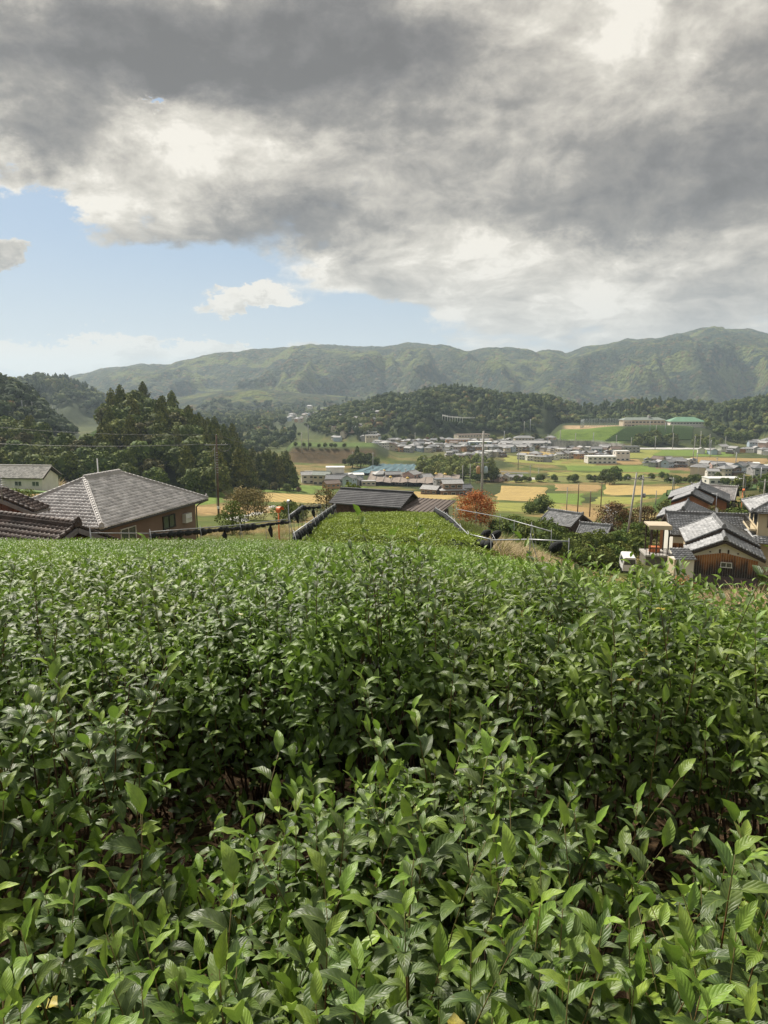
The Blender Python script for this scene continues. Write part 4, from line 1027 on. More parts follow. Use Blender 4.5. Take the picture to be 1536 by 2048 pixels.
M_POLEWOOD = mat('pole_wood', (0.13, 0.085, 0.06), (0.08, 0.055, 0.04), 2, 0.85)
M_DARKMETAL = mat('dark_metal', (0.05, 0.045, 0.04), (0.03, 0.03, 0.03), 3, 0.5)
M_WIRE = mat('wire', (0.10, 0.10, 0.11), (0.06, 0.06, 0.065), 1, 0.5)
def plank_mat():
    m = bpy.data.materials.new('scorched_planks'); m.use_nodes = True; t = NT(m.node_tree); b = t.n['Principled BSDF']
    o = t.new('ShaderNodeTexCoord').outputs['Object']; r = t.new('ShaderNodeObjectInfo').outputs['Random']
    x, y, z = t.sep(o)
    n = t.noise(t.v('MULTIPLY', t.v('ADD', o, t.comb(t.m('MULTIPLY', r, 37.0), 0.0, 0.0)), (9, 9, 1.1)), 1.5, 5, 0.65)
    f = t.m('ADD', t.m('MULTIPLY', n, 1.1), t.m('MULTIPLY', r, 0.35))
    f = t.m('ADD', f, t.m('MULTIPLY_ADD', z, 0.36, -0.82))
    t.l.new(t.ramp(f, [(0.62, (0.035, 0.026, 0.022)), (0.85, (0.16, 0.068, 0.028)), (1.0, (0.36, 0.165, 0.062))]), b.inputs['Base Color'])
    b.inputs['Roughness'].default_value = 0.85
    return m
M_PLANK = plank_mat()

for m_ in (M_TILE, M_TILE_D, M_TILE_W, M_TILE_B, M_TILE_L):          # each tile its own shade
    t = NT(m_.node_tree); b = t.n['Principled BSDF']; src = b.inputs['Base Color'].links[0].from_socket
    a = t.new('ShaderNodeAttribute', attribute_name='tint').outputs['Fac']
    t.l.new(t.mix(1.0, src, t.ramp(a, [(0.0, (0.72, 0.72, 0.72)), (1.0, (1.28, 1.28, 1.28))]), 'MULTIPLY'), b.inputs['Base Color'])
# ------------------------------------------------------------------ roofs of pantiles with real relief
def tile_face(A, B, C, D, m, name='roof_tiles', parent=None, tw=0.32, tc=0.32, amp=0.055, step=0.085):
    """A,B eave ends, C,D ridge ends (C over B, D over A); one sheet of overlapping tiles, wavy across and stepped down the slope"""
    A, B, C, D = [np.array(p, float) for p in (A, B, C, D)]
    e = B - A; L = np.linalg.norm(e); e = e / L; up = (C + D) / 2 - (A + B) / 2; up = up - e * up.dot(e); Hh = np.linalg.norm(up); up = up / Hh
    nrm = np.cross(e, up); nrm = nrm if nrm[2] > 0 else -nrm
    sD, sC = (D - A).dot(e), (C - A).dot(e); n = max(2, int(round(Hh / tc))); V = []; F = []; o = 0; T = []
    rs = np.random.default_rng(int(abs(A[0] * 13 + A[1] * 7)) + 1)
    for j in range(n):
        t0, t1 = j / n, (j + 1) / n; rows_ = []
        for t, hgt in ((t0, 0.0), (t0, step), (min(1, t1 + 0.2 / n), 0.004)):
            sl = sD * t; sr = L + (sC - L) * t
            k = max(1, int((L + 0.01) / (tw / 4)))
            s = np.linspace(0, L, k + 1); s = np.clip(s, sl, sr)
            w = s / tw; jit = (_RS[(np.floor(w).astype(int)) % 256, (j * 7) % 256] - 0.5) * 0.014
            hh = hgt + amp * (np.cos(w * 2 * math.pi) * 0.5 + 0.35 * np.cos(w * 4 * math.pi + 0.8)) + jit
            rows_.append(A[None] + e[None] * s[:, None] + up[None] * (Hh * t) + nrm[None] * hh[:, None])
        for q in rows_: V.append(q); T.append(_RS[(np.floor(w + .5).astype(int) * 3) % 256, (j * 11) % 256])
        k = len(rows_[0])
        for rr in (0, 1):
            i = np.arange(k - 1) + o + rr * k; F.append(np.stack([i, i + 1, i + 1 + k, i + k], 1))
        o += 3 * k
    V = np.concatenate(V); F = np.concatenate(F)
    wd = np.linalg.norm(V[F[:, 0]] - V[F[:, 1]], axis=1) + np.linalg.norm(V[F[:, 2]] - V[F[:, 3]], axis=1); F = F[wd > 1e-4]
    return obj(name, npmesh(name, V, F, m, col=np.concatenate(T)), parent, kind='stuff')
def ridge_bar(a, b, m, parent, name='ridge', w=0.34, h=0.30, rad=0.13):
    mb = MB(); a = Vector(a); b = Vector(b); u = Vector((0, 0, h * 0.5 - 0.04))
    mb.bar(a + u * 0.6, b + u * 0.6, w, h * 0.6); mb.bar(a + u * 1.15, b + u * 1.15, w * 0.82, h * 0.35)
    n = max(2, int((b - a).length / 0.32)); d = (b - a) / n
    for i in range(n): mb.tube([a + d * i + u * 1.75, a + d * (i + 0.96) + u * 1.75], [rad, rad * 0.9], 7)
    return mb.build(name, m, parent)
def end_tile(p, m, parent, ang=0.0, s=1.0):
    mb = MB(); mb.prism([(-.22 * s, -.12 * s), (.22 * s, -.12 * s), (.25 * s, .1 * s), (.14 * s, .34 * s), (0, .44 * s), (-.14 * s, .34 * s), (-.25 * s, .1 * s)], -.07 * s, .07 * s)
    mb.lathe([(0.001, .07), (.09 * s, .06), (.11 * s, 0)], 10, c=(0, -.02, .08))
    return mb.build('ridge_end_tile', m, parent, loc=p, rot=(0, 0, ang))
def window(parent, c, w, h, ang=0.0, frame=M_FRAME, panes=2, depth=0.09, glass=M_GLASS):
    """c = centre on the wall face, ang = direction the wall faces (0 = local -Y)"""
    f = MB(); t_ = 0.06
    f.box(-w / 2, w / 2, -depth, 0.02, h / 2 - t_, h / 2); f.box(-w / 2 - 0.04, w / 2 + 0.04, -depth - 0.03, 0.02, -h / 2, -h / 2 + t_)
    for x in [-w / 2 + t_ / 2] + [-w / 2 + w * k / panes for k in range(1, panes)] + [w / 2 - t_ / 2]: f.box(x - t_ / 2, x + t_ / 2, -depth, 0.02, -h / 2 + t_, h / 2 - t_)
    o = f.build('window', frame, parent, loc=c, rot=(0, 0, ang))
    for k in range(panes):
        x0 = -w / 2 + w * k / panes + t_ * .7; x1 = -w / 2 + w * (k + 1) / panes - t_ * .7
        MB().box(x0, x1, -depth * .45, -depth * .3, -h / 2 + t_, h / 2 - t_).build('pane', glass, o)
    return o
def hip_tiles(L, Wd, z, rise, m, parent, over=0.0, rl=None):
    """hip roof about the local origin; ridge along X"""
    rl = (L - Wd) / 2 if rl is None else rl / 2; a, b = L / 2, Wd / 2
    P = {'nw': (-a, b, z), 'ne': (a, b, z), 'se': (a, -b, z), 'sw': (-a, -b, z), 'rw': (-rl, 0, z + rise), 're': (rl, 0, z + rise)}
    tile_face(P['sw'], P['se'], P['re'], P['rw'], m, parent=parent); tile_face(P['ne'], P['nw'], P['rw'], P['re'], m, parent=parent)
    tile_face(P['nw'], P['sw'], P['rw'], P['rw'], m, parent=parent); tile_face(P['se'], P['ne'], P['re'], P['re'], m, parent=parent)
    ridge_bar(P['rw'], P['re'], m, parent)
    for p, q in (('sw', 'rw'), ('se', 're'), ('nw', 'rw'), ('ne', 're')): ridge_bar(P[p], P[q], m, parent, 'hip_ridge', 0.28, 0.2, 0.11)
    mb = MB(); mb.v = []; mb.add([P['sw'], P['se'], P['ne'], P['nw'], P['rw'], P['re']], [(0, 1, 5, 4), (1, 2, 5), (2, 3, 4, 5), (3, 0, 4), (3, 2, 1, 0)])
    o = mb.build('roof_deck', M_DARKWOOD, parent, loc=(0, 0, -0.06))
    for p in ('sw', 'se'): end_tile(Vector(P[p]) + Vector((0.1 if p == 'sw' else -0.1, 0.1, 0.12)), m, parent, R(-45 if p == 'sw' else 45), 0.7)
    g = MB()
    for p, q in (('sw', 'se'), ('nw', 'sw'), ('se', 'ne')): g.tube([Vector(P[p]) + Vector((0, 0, -.1)), Vector(P[q]) + Vector((0, 0, -.1))], 0.06, 6)
    g.build('gutter', M_DARKMETAL, parent)
def gable_tiles(x0, x1, hw, z, rise, m, parent, hwb=None, riseb=None, barge=M_DARKWOOD, ends=True, tw=0.30):
    """gable roof, ridge along X at y=0, front eave at y=-hw"""
    hwb = hwb or hw; zb = z + rise - (riseb or rise * hwb / hw); r = z + rise
    tile_face((x0, -hw, z), (x1, -hw, z), (x1, 0, r), (x0, 0, r), m, parent=parent, tw=tw); tile_face((x1, hwb, zb), (x0, hwb, zb), (x0, 0, r), (x1, 0, r), m, parent=parent, tw=tw)
    ridge_bar((x0, 0, r), (x1, 0, r), m, parent)
    mb = MB(); mb.add([(x0, -hw, z), (x1, -hw, z), (x1, 0, r), (x0, 0, r), (x0, hwb, zb), (x1, hwb, zb)] + [(x0, -hw, z - .12), (x1, -hw, z - .12), (x1, 0, r - .14), (x0, 0, r - .14), (x0, hwb, zb - .12), (x1, hwb, zb - .12)],
                      [(0, 1, 2, 3), (3, 2, 5, 4), (7, 6, 9, 8), (8, 9, 10, 11), (0, 6, 7, 1), (4, 5, 11, 10), (0, 3, 9, 6), (3, 4, 10, 9), (1, 7, 8, 2), (2, 8, 11, 5)])
    mb.build('roof_deck', barge, parent, loc=(0, 0, -0.05))
    for x, s in ((x0, -1), (x1, 1)):
        for (ya, za, yb, zb_) in ((-hw, z, 0, r), (hwb, zb, 0, r)):
            b = MB(); b.bar((x + s * .03, ya, za - .16), (x + s * .03, yb, zb_ - .16), .07, .22); b.build('bargeboard', barge, parent)
            c = MB(); n = max(3, int(math.hypot(yb - ya, zb_ - za) / .3)); p = Vector((x - s * .08, ya, za + .07)); d = (Vector((x - s * .08, yb, zb_ + .07)) - p) / n
            for k in range(n): c.tube([p + d * k, p + d * (k + .95)], [.10, .085], 6)
            c.build('edge_tiles', m, parent)
        if ends: end_tile((x + s * .06, 0, r + .12), m, parent, R(90), .8)
def gable_wall(x0, x1, y0, y1, zb, zt, rise, m, parent, name='wall'):
    mb = MB(); ym = (y0 + y1) / 2; P = [(y0, zb), (y1, zb), (y1, zt), (ym, zt + rise), (y0, zt)]
    vs = [(x, y, z) for x in (x0, x1) for y, z in P]; n = 5
    mb.add(vs, [tuple(range(n))[::-1], tuple(range(n, 2 * n))] + [(i, (i + 1) % n, (i + 1) % n + n, i + n) for i in range(n)])
    return mb.build(name, m, parent)

# ------------------------------------------------------------------ left: hip-roofed house with tan walls
P1 = atv(204, 1058, 44.0); adir = R(74.2); L_, W_ = 13.2, 9.5
ca, sa = math.cos(adir), math.sin(adir)
cx = P1.x + ca * L_ / 2 - sa * W_ / 2; cyy = P1.y + sa * L_ / 2 + ca * W_ / 2; ez = P1.z; gz = -12.3
t_ = thing('hip_roofed_house', 'single-storey house with grey pantiled hip roof and tan brown wall at left', 'house', (cx, cyy, gz), adir)
ze = ez - gz
hip_tiles(L_, W_, ze, 2.45, M_TILE, t_, rl=4.0)
MB().box(-L_ / 2 + .75, L_ / 2 - .75, -W_ / 2 + .75, W_ / 2 - .75, -0.6, ze + 0.1).build('wall', M_TAN, t_)
MB().box(-L_ / 2 + .45, L_ / 2 - .45, -W_ / 2 + .45, W_ / 2 - .45, ze - .14, ze - .08).build('soffit', M_DARKWOOD, t_)
window(t_, (2.0, -W_ / 2 + .74, ze - 1.1), 1.6, 1.0, panes=2, frame=M_DARKMETAL)
window(t_, (-3.0, -W_ / 2 + .74, ze - 1.2), 1.7, 1.2, panes=2)
mb = MB(); mb.box(3.9, 4.75, -W_ / 2 + .42, -W_ / 2 + .75, ze - 1.55, ze - .85).lathe([(0.001, 0), (.24, 0), (.24, .02)], 16, c=(4.3, -W_ / 2 + .4, ze - 1.2))
mb.build('air_conditioner', M_FRAME, t_)
mb = MB(); mb.tube([(L_ / 2 - .1, -W_ / 2 + .05, ze - .12), (L_ / 2 - .5, -W_ / 2 + .5, ze - .35), (L_ / 2 - .7, -W_ / 2 + .68, ze - .6), (L_ / 2 - .7, -W_ / 2 + .68, 0)], .05, 6).build('downpipe', M_DARKMETAL, t_)
mb = MB(); mb.tube([(1.2, 2.2, ze + 1.2), (1.2, 2.2, ze + 4.2)], .045, 6)
# ---- far-left pale-roofed house
t_ = thing('pale_roofed_house', 'white-walled house with pale tiled roof at the left edge below the woods', 'house', (-76.5, 152, -22.2), R(-6))
gable_tiles(-9, 5.4, 3.6, 3.9, 2.2, M_TILE_L, t_, ends=False, tw=.4)
gable_wall(-8.4, 4.8, -3.1, 3.1, -1, 3.8, 1.7, M_WHITE, t_)
window(t_, (3.4, -3.1, 2.7), 1.6, 1.0, panes=2)
window(t_, (-0.5, -3.1, 2.7), 1.6, 1.0, panes=2)
# ---- rusty sheds in the lower left corner
A_, B_ = atv(-40, 1036, 34.0), atv(143, 1052, 31.0); ln = (B_ - A_); an = math.atan2(ln.y, ln.x); Lr = math.hypot(ln.x, ln.y)
t_ = thing('brown_tiled_shed', 'low shed with mossy brown tiled roof in the lower left corner', 'shed', (B_.x, B_.y, B_.z - 4), an)
gable_tiles(-Lr - 1, .35, 3.0, 2.55, 1.45, M_TILE_B, t_, barge=mat('grey_barge', (0.22, 0.20, 0.20), (0.15, 0.14, 0.14), 2, .7))
gable_wall(-Lr - .5, -.25, -2.6, 2.6, -1, 2.5, 1.25, M_RUSTB, t_)
for k in range(16): MB().box(-.245, -.215, -2.55 + k * .32, -2.55 + k * .32 + .30, -.5, 2.62 + 1.2 * (1 - abs(-2.4 + k * .32) / 2.6) - .12).build('board', M_RUSTB, t_)
C_ = atv(-52, 972, 41.0)
t_ = thing('red_boarded_shed', 'weathered shed with reddish board gable under a dark roof, at the left edge', 'shed', (C_.x, C_.y, C_.z - 4.2), R(90 - 4))
gable_tiles(-.2, 1.5, 3.6, 2.75, 1.45, M_TILE_B, t_, barge=MATS['grey_barge'])
gable_wall(.5, 1.3, -2.9, 2.9, -1, 2.8, 1.15, M_RUSTB, t_)
for k in range(18): MB().box(.46, .495, -2.85 + k * .32, -2.85 + k * .32 + .295, 0, 2.75 + 1.15 * (1 - abs(-2.7 + k * .32) / 2.9)).build('board', M_RUSTB, t_)
a_ = MB(); a_.tube([(0, 0, 0), (0, 0, 1.4)], .025, 5)
for k in range(5): a_.tube([(-.4 + .04 * k, 0, .8 + .13 * k), (.4 - .04 * k, 0, .8 + .13 * k)], .015, 4)
ag = a_.mesh('tv_antenna', M_METAL)
q = atv(3, 985, 38); tag(obj('tv_antenna', ag, loc=(q.x, q.y, q.z - .5)), 'thin television antenna standing over the red boarded shed', 'antenna')
q = atv(197, 958, 60); mb = MB(); mb.tube([(0, 0, -6.5), (0, 0, 1.75)], [.07, .05], 8); tag(mb.build('white_pole', M_FRAME, loc=q), 'plain white pole rising behind the hip roof ridge', 'pole')
# ------------------------------------------------------------------ centre: dark board shed with lean-to
Pl, Pr = atv(683, 977, 72.0), atv(822, 984.5, 69.0); ln = Pr - Pl; an = math.atan2(ln.y, ln.x); Ls = math.hypot(ln.x, ln.y)
t_ = thing('board_shed', 'dark brown board shed with black roof at the end of the tea plot', 'shed', (Pr.x, Pr.y, Pr.z - 3.3), an)
zr = 3.3; hw = 2.7; zE = zr - 1.12
mb = MB(); x0, x1 = -Ls - .1, .0
mb.add([(x0, -hw, zE), (x1, -hw, zE), (x1 + .25, 0, zr), (x0, 0, zr), (x0, hw, zE), (x1, hw, zE)] + [(x0, -hw, zE - .1), (x1, -hw, zE - .1), (x1 + .25, 0, zr - .1), (x0, 0, zr - .1), (x0, hw, zE - .1), (x1, hw, zE - .1)],
       [(0, 1, 2, 3), (3, 2, 5, 4), (7, 6, 9, 8), (8, 9, 10, 11), (0, 6, 7, 1), (4, 5, 11, 10), (0, 3, 9, 6), (3, 4, 10, 9), (1, 7, 8, 2), (2, 8, 11, 5)])
mb.build('roof', M_SHINGLE, t_)
for k in range(9):
    f0 = k / 9; MB().bar((x0 + .01, -hw * (1 - f0) - .02, zE + (zr - zE) * f0 + .035), (x1 + .25 * f0, -hw * (1 - f0) - .02, zE + (zr - zE) * f0 + .035), .04, .03).build('roofing_lap', M_SHINGLE, t_)
MB().bar((x0 - .02, 0, zr + .05), (x1 + .27, 0, zr + .05), .3, .1).build('ridge', M_SHINGLE, t_)
gable_wall(-Ls + .2, -.3, -2.3, 2.3, -1.5, zE + .02, .95, M_DARKWOOD, t_)
for k in range(10): MB().box(-Ls + .15, -.25, -2.37 + .006 * (k % 2), -2.31, zE - .32 - .27 * k, zE - .32 - .27 * k + .255).build('board', M_BOARD, t_)
window(t_, (-2.4, -2.38, zE - 1.0), 1.5, .55, frame=M_DARKMETAL, panes=2)
mb = MB(); mb.box(-.25, -.02, -2.5, -2.42, 1.0, 1.35); mb.build('meter_box', M_FRAME, t_)
# lean-to
t2 = thing('lean_to', 'brown sheet-roofed lean-to against the right end of the board shed', 'shed', (Pr.x, Pr.y, Pr.z - 3.3), an)
mb = MB(); q = [(-.3, -2.45, 1.95), (3.7, -2.45, 1.75), (4.2, 1.4, 2.55), (.35, 1.4, 2.6)]
mb.add(q + [(a, b, c - .08) for a, b, c in q], [(0, 1, 2, 3), (7, 6, 5, 4), (0, 4, 5, 1), (1, 5, 6, 2), (2, 6, 7, 3), (3, 7, 4, 0)]); mb.build('roof', M_BROWNROOF, t2)
for k in range(9): MB().bar((-.2 + .45 * k, -2.44, 1.99 - .0225 * k), (.42 + .45 * k, 1.35, 2.63 - .005 * k), .05, .035).build('roof_seam', M_BROWNROOF, t2)
mb = MB(); mb.box(0.02, 3.5, -2.1, 1.2, -1.5, 1.74).build('wall', M_DARKWOOD, t2)
for k in range(8): MB().box(0.0, 3.52, -2.17 + .006 * (k % 2), -2.11, 1.45 - .27 * k, 1.45 - .27 * k + .255).build('board', M_BOARD, t2)
window(t2, (2.1, -2.17, 1.0), .8, .6, frame=M_DARKMETAL, panes=1)

# ------------------------------------------------------------------ right: the farm buildings
def frame_from(Fp, Bp):
    """thing frame whose local +X runs from the front gable apex towards the back apex"""
    d = Bp - Fp; return math.atan2(d.y, d.x), math.hypot(d.x, d.y)
def front_gable(name, label, Fp, Bp, hwl, drop, base, m, wallm, over=.55, hwr=None, zwall=None, back=0):
    an, L = frame_from(Fp, Bp); t_ = thing(name, label, 'house', (Fp.x, Fp.y, base), an); r = Fp.z - base
    gable_tiles(0, L + back, hwl, r - drop, drop, m, t_)
    gable_wall(over, L + back, -hwl + over, hwl - over, -1.0, r - drop - .08, drop * (hwl - over) / hwl - .02, wallm, t_)
    return t_, r, L
def plank_gable(t_, x, hw, z0, ztf, m=M_PLANK, w=.2, name='plank'):
    n = int(2 * hw / w)
    for k in range(n):
        y = -hw + k * w; MB().box(x - .045 + .006 * (k % 3), x, y, y + w - .02, z0, ztf(y + w / 2)).build(name, m, t_)
# front workshop: scorched plank gable with plaster top
t_, r, L = front_gable('plank_gable_annexe', 'annexe with scorched orange plank gable and small white window, right', atv(1451, 1081, 62.5), atv(1446.5, 1070, 66), 3.35, 1.55, -18.2, M_TILE_W, M_WHITE)
xf = .55; hwf = 2.8
plank_gable(t_, xf, hwf, 1.4, lambda y: r - 1.55 - .25 + .55 * max(0, 1 - abs(y) / 2.8))
MB().box(xf - .12, xf + .3, -hwf - .1, hwf + .1, -1, 1.38).build('base_wall', mat('purple_brown_wall', (0.13, 0.095, 0.095), (0.09, 0.07, 0.07), 1, .7), t_)
window(t_, (xf - .05, -.25, r - 2.35), .95, .5, R(-90), panes=2)
for y in (-1.15, -.35, .35, 1.15): MB().box(xf - .06, xf, y - .07, y + .07, r - 1.3, r - 1.0 + .45 * (1 - abs(y) / 1.5) - .3).build('post', M_DARKWOOD, t_)
# main gable behind
t_, r, L = front_gable('white_gabled_farmhouse', 'farmhouse gable of white plaster with dark posts, right behind the plank annexe', atv(1448, 1056, 66), atv(1431, 1036.5, 71.6), 3.25, 1.65, -18.6, M_TILE_W, M_CREAM, back=1.5)
for y, h in ((-2.1, .35), (-1.3, .45), (-.45, .5), (.45, .5), (1.3, .45), (2.1, .35)): MB().box(.50, .549, y - .08, y + .08, r - 1.75, r - 1.75 + h + .55 * (1 - abs(y) / 3)).build('post', M_DARKWOOD, t_)
MB().box(.49, .548, -2.5, 2.5, r - 1.95, r - 1.8).build('beam', M_DARKWOOD, t_)
window(t_, (.54, 2.3, r - 2.4), .6, .7, R(-90), panes=1, frame=M_DARKMETAL)
# long main roof
A_, B_ = atv(1332, 1026, 79.0), atv(1497, 1034.5, 77.0); ln = B_ - A_; an = math.atan2(ln.y, ln.x); Lr = math.hypot(ln.x, ln.y)
t_ = thing('long_farmhouse', 'long farmhouse with dark grey tiled roof and orange planks beneath its left eave', 'house', (A_.x, A_.y, -19.6), an); r = A_.z + 19.6
gable_tiles(0, Lr, 3.9, r - 1.75, 1.75, M_TILE_D, t_)
gable_wall(.4, Lr - .4, -3.2, 3.2, -1, r - 1.75, 1.4, M_WHITE, t_)
for k in range(24): MB().box(.45 + k * .2, .45 + k * .2 + .182, -3.26 + .006 * (k % 3), -3.205, 1.2, r - 2.75).build('plank', M_PLANK, t_)
# orange mud-walled house and its higher neighbour
t_, r, L = front_gable('orange_walled_storehouse', 'storehouse with bare orange mud gable wall under grey tiles', atv(1384, 988, 108), atv(1390, 982, 113), 2.9, 1.35, -21.7, M_TILE_D, M_MUD, over=.5)
t_, r, L = front_gable('high_gabled_house', 'grey roofed house rising right behind the orange mud wall', atv(1399, 977, 113), atv(1401, 974, 121), 4.6, 1.9, -22.3, M_TILE_D, M_MUD, over=.5)
A_, B_ = atv(1383, 969, 128), atv(1476, 975, 124); ln = B_ - A_; an = math.atan2(ln.y, ln.x); Lr = math.hypot(ln.x, ln.y)
t_ = thing('long_upper_house', 'long house with light grey tiled roof, uphill of the orange mud wall', 'house', (A_.x, A_.y, -23.5), an); r = A_.z + 23.5
gable_tiles(0, Lr, 3.6, r - 1.9, 1.9, M_TILE, t_); gable_wall(.5, Lr - .5, -2.9, 2.9, -1, r - 1.9, 1.4, M_DARKWOOD, t_)
t_, r, L = front_gable('low_grey_roofed_annexe', 'low annexe with plain grey roof between long farmhouse and orange wall', atv(1366, 1019, 88), atv(1376, 1007, 95), 3.1, 1.3, -20.8, M_TILE_D, M_MUD)
# cream two-storey house at the right edge
q = atv(1503, 1024, 70); an = R(-20); Lh, Wh = 9.5, 8.0; ca, sa = math.cos(an), math.sin(an)
cx, cyy = q.x + ca * Lh / 2 - sa * Wh / 2, q.y + sa * Lh / 2 + ca * Wh / 2; gz = -19.2; ze = q.z - gz
t_ = thing('cream_two_storey_house', 'cream two-storey house with grey hip roof at the right edge', 'house', (cx, cyy, gz), an)
hip_tiles(Lh, Wh, ze, 1.9, M_TILE_W, t_)
MB().box(-Lh / 2 + .8, Lh / 2 - .8, -Wh / 2 + .8, Wh / 2 - .8, -1, ze + .1).build('wall', M_CREAM, t_)
for (x, y, an2) in ((-Lh / 2 + .8, -1.6, -90), (-Lh / 2 + .8, 1.2, -90)): window(t_, (x, y, ze - 1.0), 1.5, 1.1, R(an2), panes=2, frame=M_DARKMETAL)
for x in (-2.2, 1.0): window(t_, (x, -Wh / 2 + .8, ze - 1.0), 1.8, 1.2, 0, panes=2, frame=M_DARKMETAL)
zl = ze - 2.6
tile_face((-Lh / 2 - .4, -Wh / 2 - .4, zl - .5), (Lh / 2 + .4, -Wh / 2 - .4, zl - .5), (Lh / 2 - .7, -Wh / 2 + .8, zl + .1), (-Lh / 2 + .7, -Wh / 2 + .8, zl + .1), M_TILE_W, 'lower_roof_tiles', t_)
tile_face((-Lh / 2 - .4, Wh / 2, zl - .5), (-Lh / 2 - .4, -Wh / 2 - .4, zl - .5), (-Lh / 2 + .8, -Wh / 2 + .8, zl + .1), (-Lh / 2 + .8, Wh / 2 - .8, zl + .1), M_TILE_W, 'lower_roof_tiles', t_)
bl = MB(); bl.box(-Lh / 2 + .15, -Lh / 2 + .2, -2.6, 2.2, ze - 1.25, ze - 1.2); bl.box(-Lh / 2 + .15, -Lh / 2 + .2, -2.6, 2.2, ze - 1.95, ze - 1.9)
for k in range(17): bl.box(-Lh / 2 + .16, -Lh / 2 + .19, -2.6 + .3 * k, -2.57 + .3 * k, ze - 1.93, ze - 1.22)
bl.build('balcony_rail', M_DARKMETAL, t_)
MB().box(-Lh / 2 + .1, -Lh / 2 + .85, -2.7, 2.3, ze - 2.15, ze - 1.96).build('balcony_floor', M_CREAM, t_)
for k in range(18): MB().box(-Lh / 2 + .72, -Lh / 2 + .78, -3.2 + .3 * k, -3.2 + .28 + .3 * k, 0, zl - .45).build('plank', M_PLANK, t_)
# carport with beige roof and terrace, left of the farm
q = atv(1297, 1050, 74); t_ = thing('carport', 'beige flat-roofed carport on dark posts, left of the long farmhouse', 'carport', (q.x, q.y, q.z - 4.6), R(-8))
MB().box(0, 2.3, -.4, 2.2, 4.45, 4.62).build('roof', mat('beige_sheet', (0.50, 0.42, 0.31), (0.44, 0.37, 0.27), 1, .7), t_)
MB().box(-.02, 2.32, -.46, -.41, 4.2, 4.64).build('fascia', MATS['beige_sheet'], t_)
for x in (.25, .9, 2.1):
    for y in (-.2, 2.0): MB().box(x - .06, x + .06, y - .06, y + .06, 1.5, 4.44).build('post', M_DARKWOOD, t_)
MB().box(-.3, 2.6, -.8, 2.4, 1.32, 1.5).build('deck', M_CONC, t_); MB().box(-.2, 2.5, -.6, 2.3, -1.2, 1.31).build('base_wall', mat('grey_block_wall', (0.20, 0.18, 0.15), (0.12, 0.11, 0.10), 2, .9, bump=.4), t_)
for k in range(9): MB().box(-.25 + k * .34, -.21 + k * .34, -.78, -.74, 1.5, 2.2).build('rail_post', M_DARKWOOD, t_)
MB().box(-.3, 2.6, -.79, -.73, 2.2, 2.26).build('rail', M_DARKWOOD, t_)
mb = MB(); mb.box(.5, 1.5, .6, 1.4, 1.5, 2.1); o = mb.build('storage_crate', mat('orange_plastic', (0.62, 0.2, 0.07), (0.5, 0.16, 0.06), 2, .5), loc=t_.location, rot=(0, 0, R(-8))); tag(o, 'orange crate stored on the carport deck', 'crate')
# small tiled lean-to roofs beside the annexe
q = atv(1342, 1100, 62); t_ = thing('tiled_lean_to', 'small lean-to with broken grey tiles left of the plank gable', 'shed', (q.x, q.y, q.z - 2.2), R(4))
tile_face((-.1, -1.1, 1.55), (1.9, -1.1, 1.5), (2.1, .6, 2.25), (.1, .6, 2.25), M_TILE_W, parent=t_)
MB().box(.1, 1.8, -.8, .5, -1, 1.5).build('wall', M_WHITE, t_); MB().box(-.02, .08, -.8, .5, 0, 1.5).build('door', M_CREAM, t_)
# ---- pair of grey-roofed sheds in the middle right
A_, B_ = atv(1098, 1020, 100), atv(1165, 1029, 96); ln = B_ - A_; an = math.atan2(ln.y, ln.x); Lr = math.hypot(ln.x, ln.y)
t_ = thing('grey_tiled_storehouse', 'small storehouse with streaky grey tiled roof amid garden shrubs', 'shed', (A_.x, A_.y, A_.z - 4), an)
gable_tiles(0, Lr, 2.7, 2.6, 1.4, M_TILE_W, t_); gable_wall(.3, Lr - .3, -2.2, 2.2, -1, 2.6, 1.1, M_DARKWOOD, t_)
A_, B_ = atv(1160, 1047, 92), atv(1223, 1054, 90); ln = B_ - A_; an = math.atan2(ln.y, ln.x); Lr = math.hypot(ln.x, ln.y)
t_ = thing('lower_grey_tiled_shed', 'lower shed with grey tiled roof right of the streaky storehouse', 'shed', (A_.x, A_.y, A_.z - 3), an)
gable_tiles(0, Lr, 2.0, 2.1, .9, M_TILE_W, t_); gable_wall(.3, Lr - .3, -1.6, 1.6, -1, 2.1, .7, M_DARKWOOD, t_)

# ------------------------------------------------------------------ far houses: prototypes with parts, copied
WALLS = {'white': (0.66, 0.63, 0.57), 'cream': (0.56, 0.49, 0.37), 'grey': (0.34, 0.33, 0.32), 'brown': (0.20, 0.13, 0.09), 'pink': (0.52, 0.36, 0.31), 'orange': (0.48, 0.26, 0.13), 'pale blue': (0.42, 0.50, 0.58)}
ROOFS = {'dark grey': (0.15, 0.155, 0.165), 'grey': (0.25, 0.25, 0.25), 'light grey': (0.37, 0.365, 0.36), 'brown': (0.17, 0.125, 0.10), 'greenish grey': (0.22, 0.255, 0.22), 'white': (0.66, 0.66, 0.64)}
def wm(c): return mat(c.replace(' ', '_') + '_wall', WALLS[c], tuple(x * .85 for x in WALLS[c]), .6, .85)
def rm(c): return mat(c.replace(' ', '_') + '_roof', ROOFS[c], tuple(x * .72 for x in ROOFS[c]), 1.2, .6, bump=.3, bscale=5)
M_SHADE = mat('dark_pane', (0.07, 0.075, 0.08), (0.04, 0.045, 0.05), 1, .2)
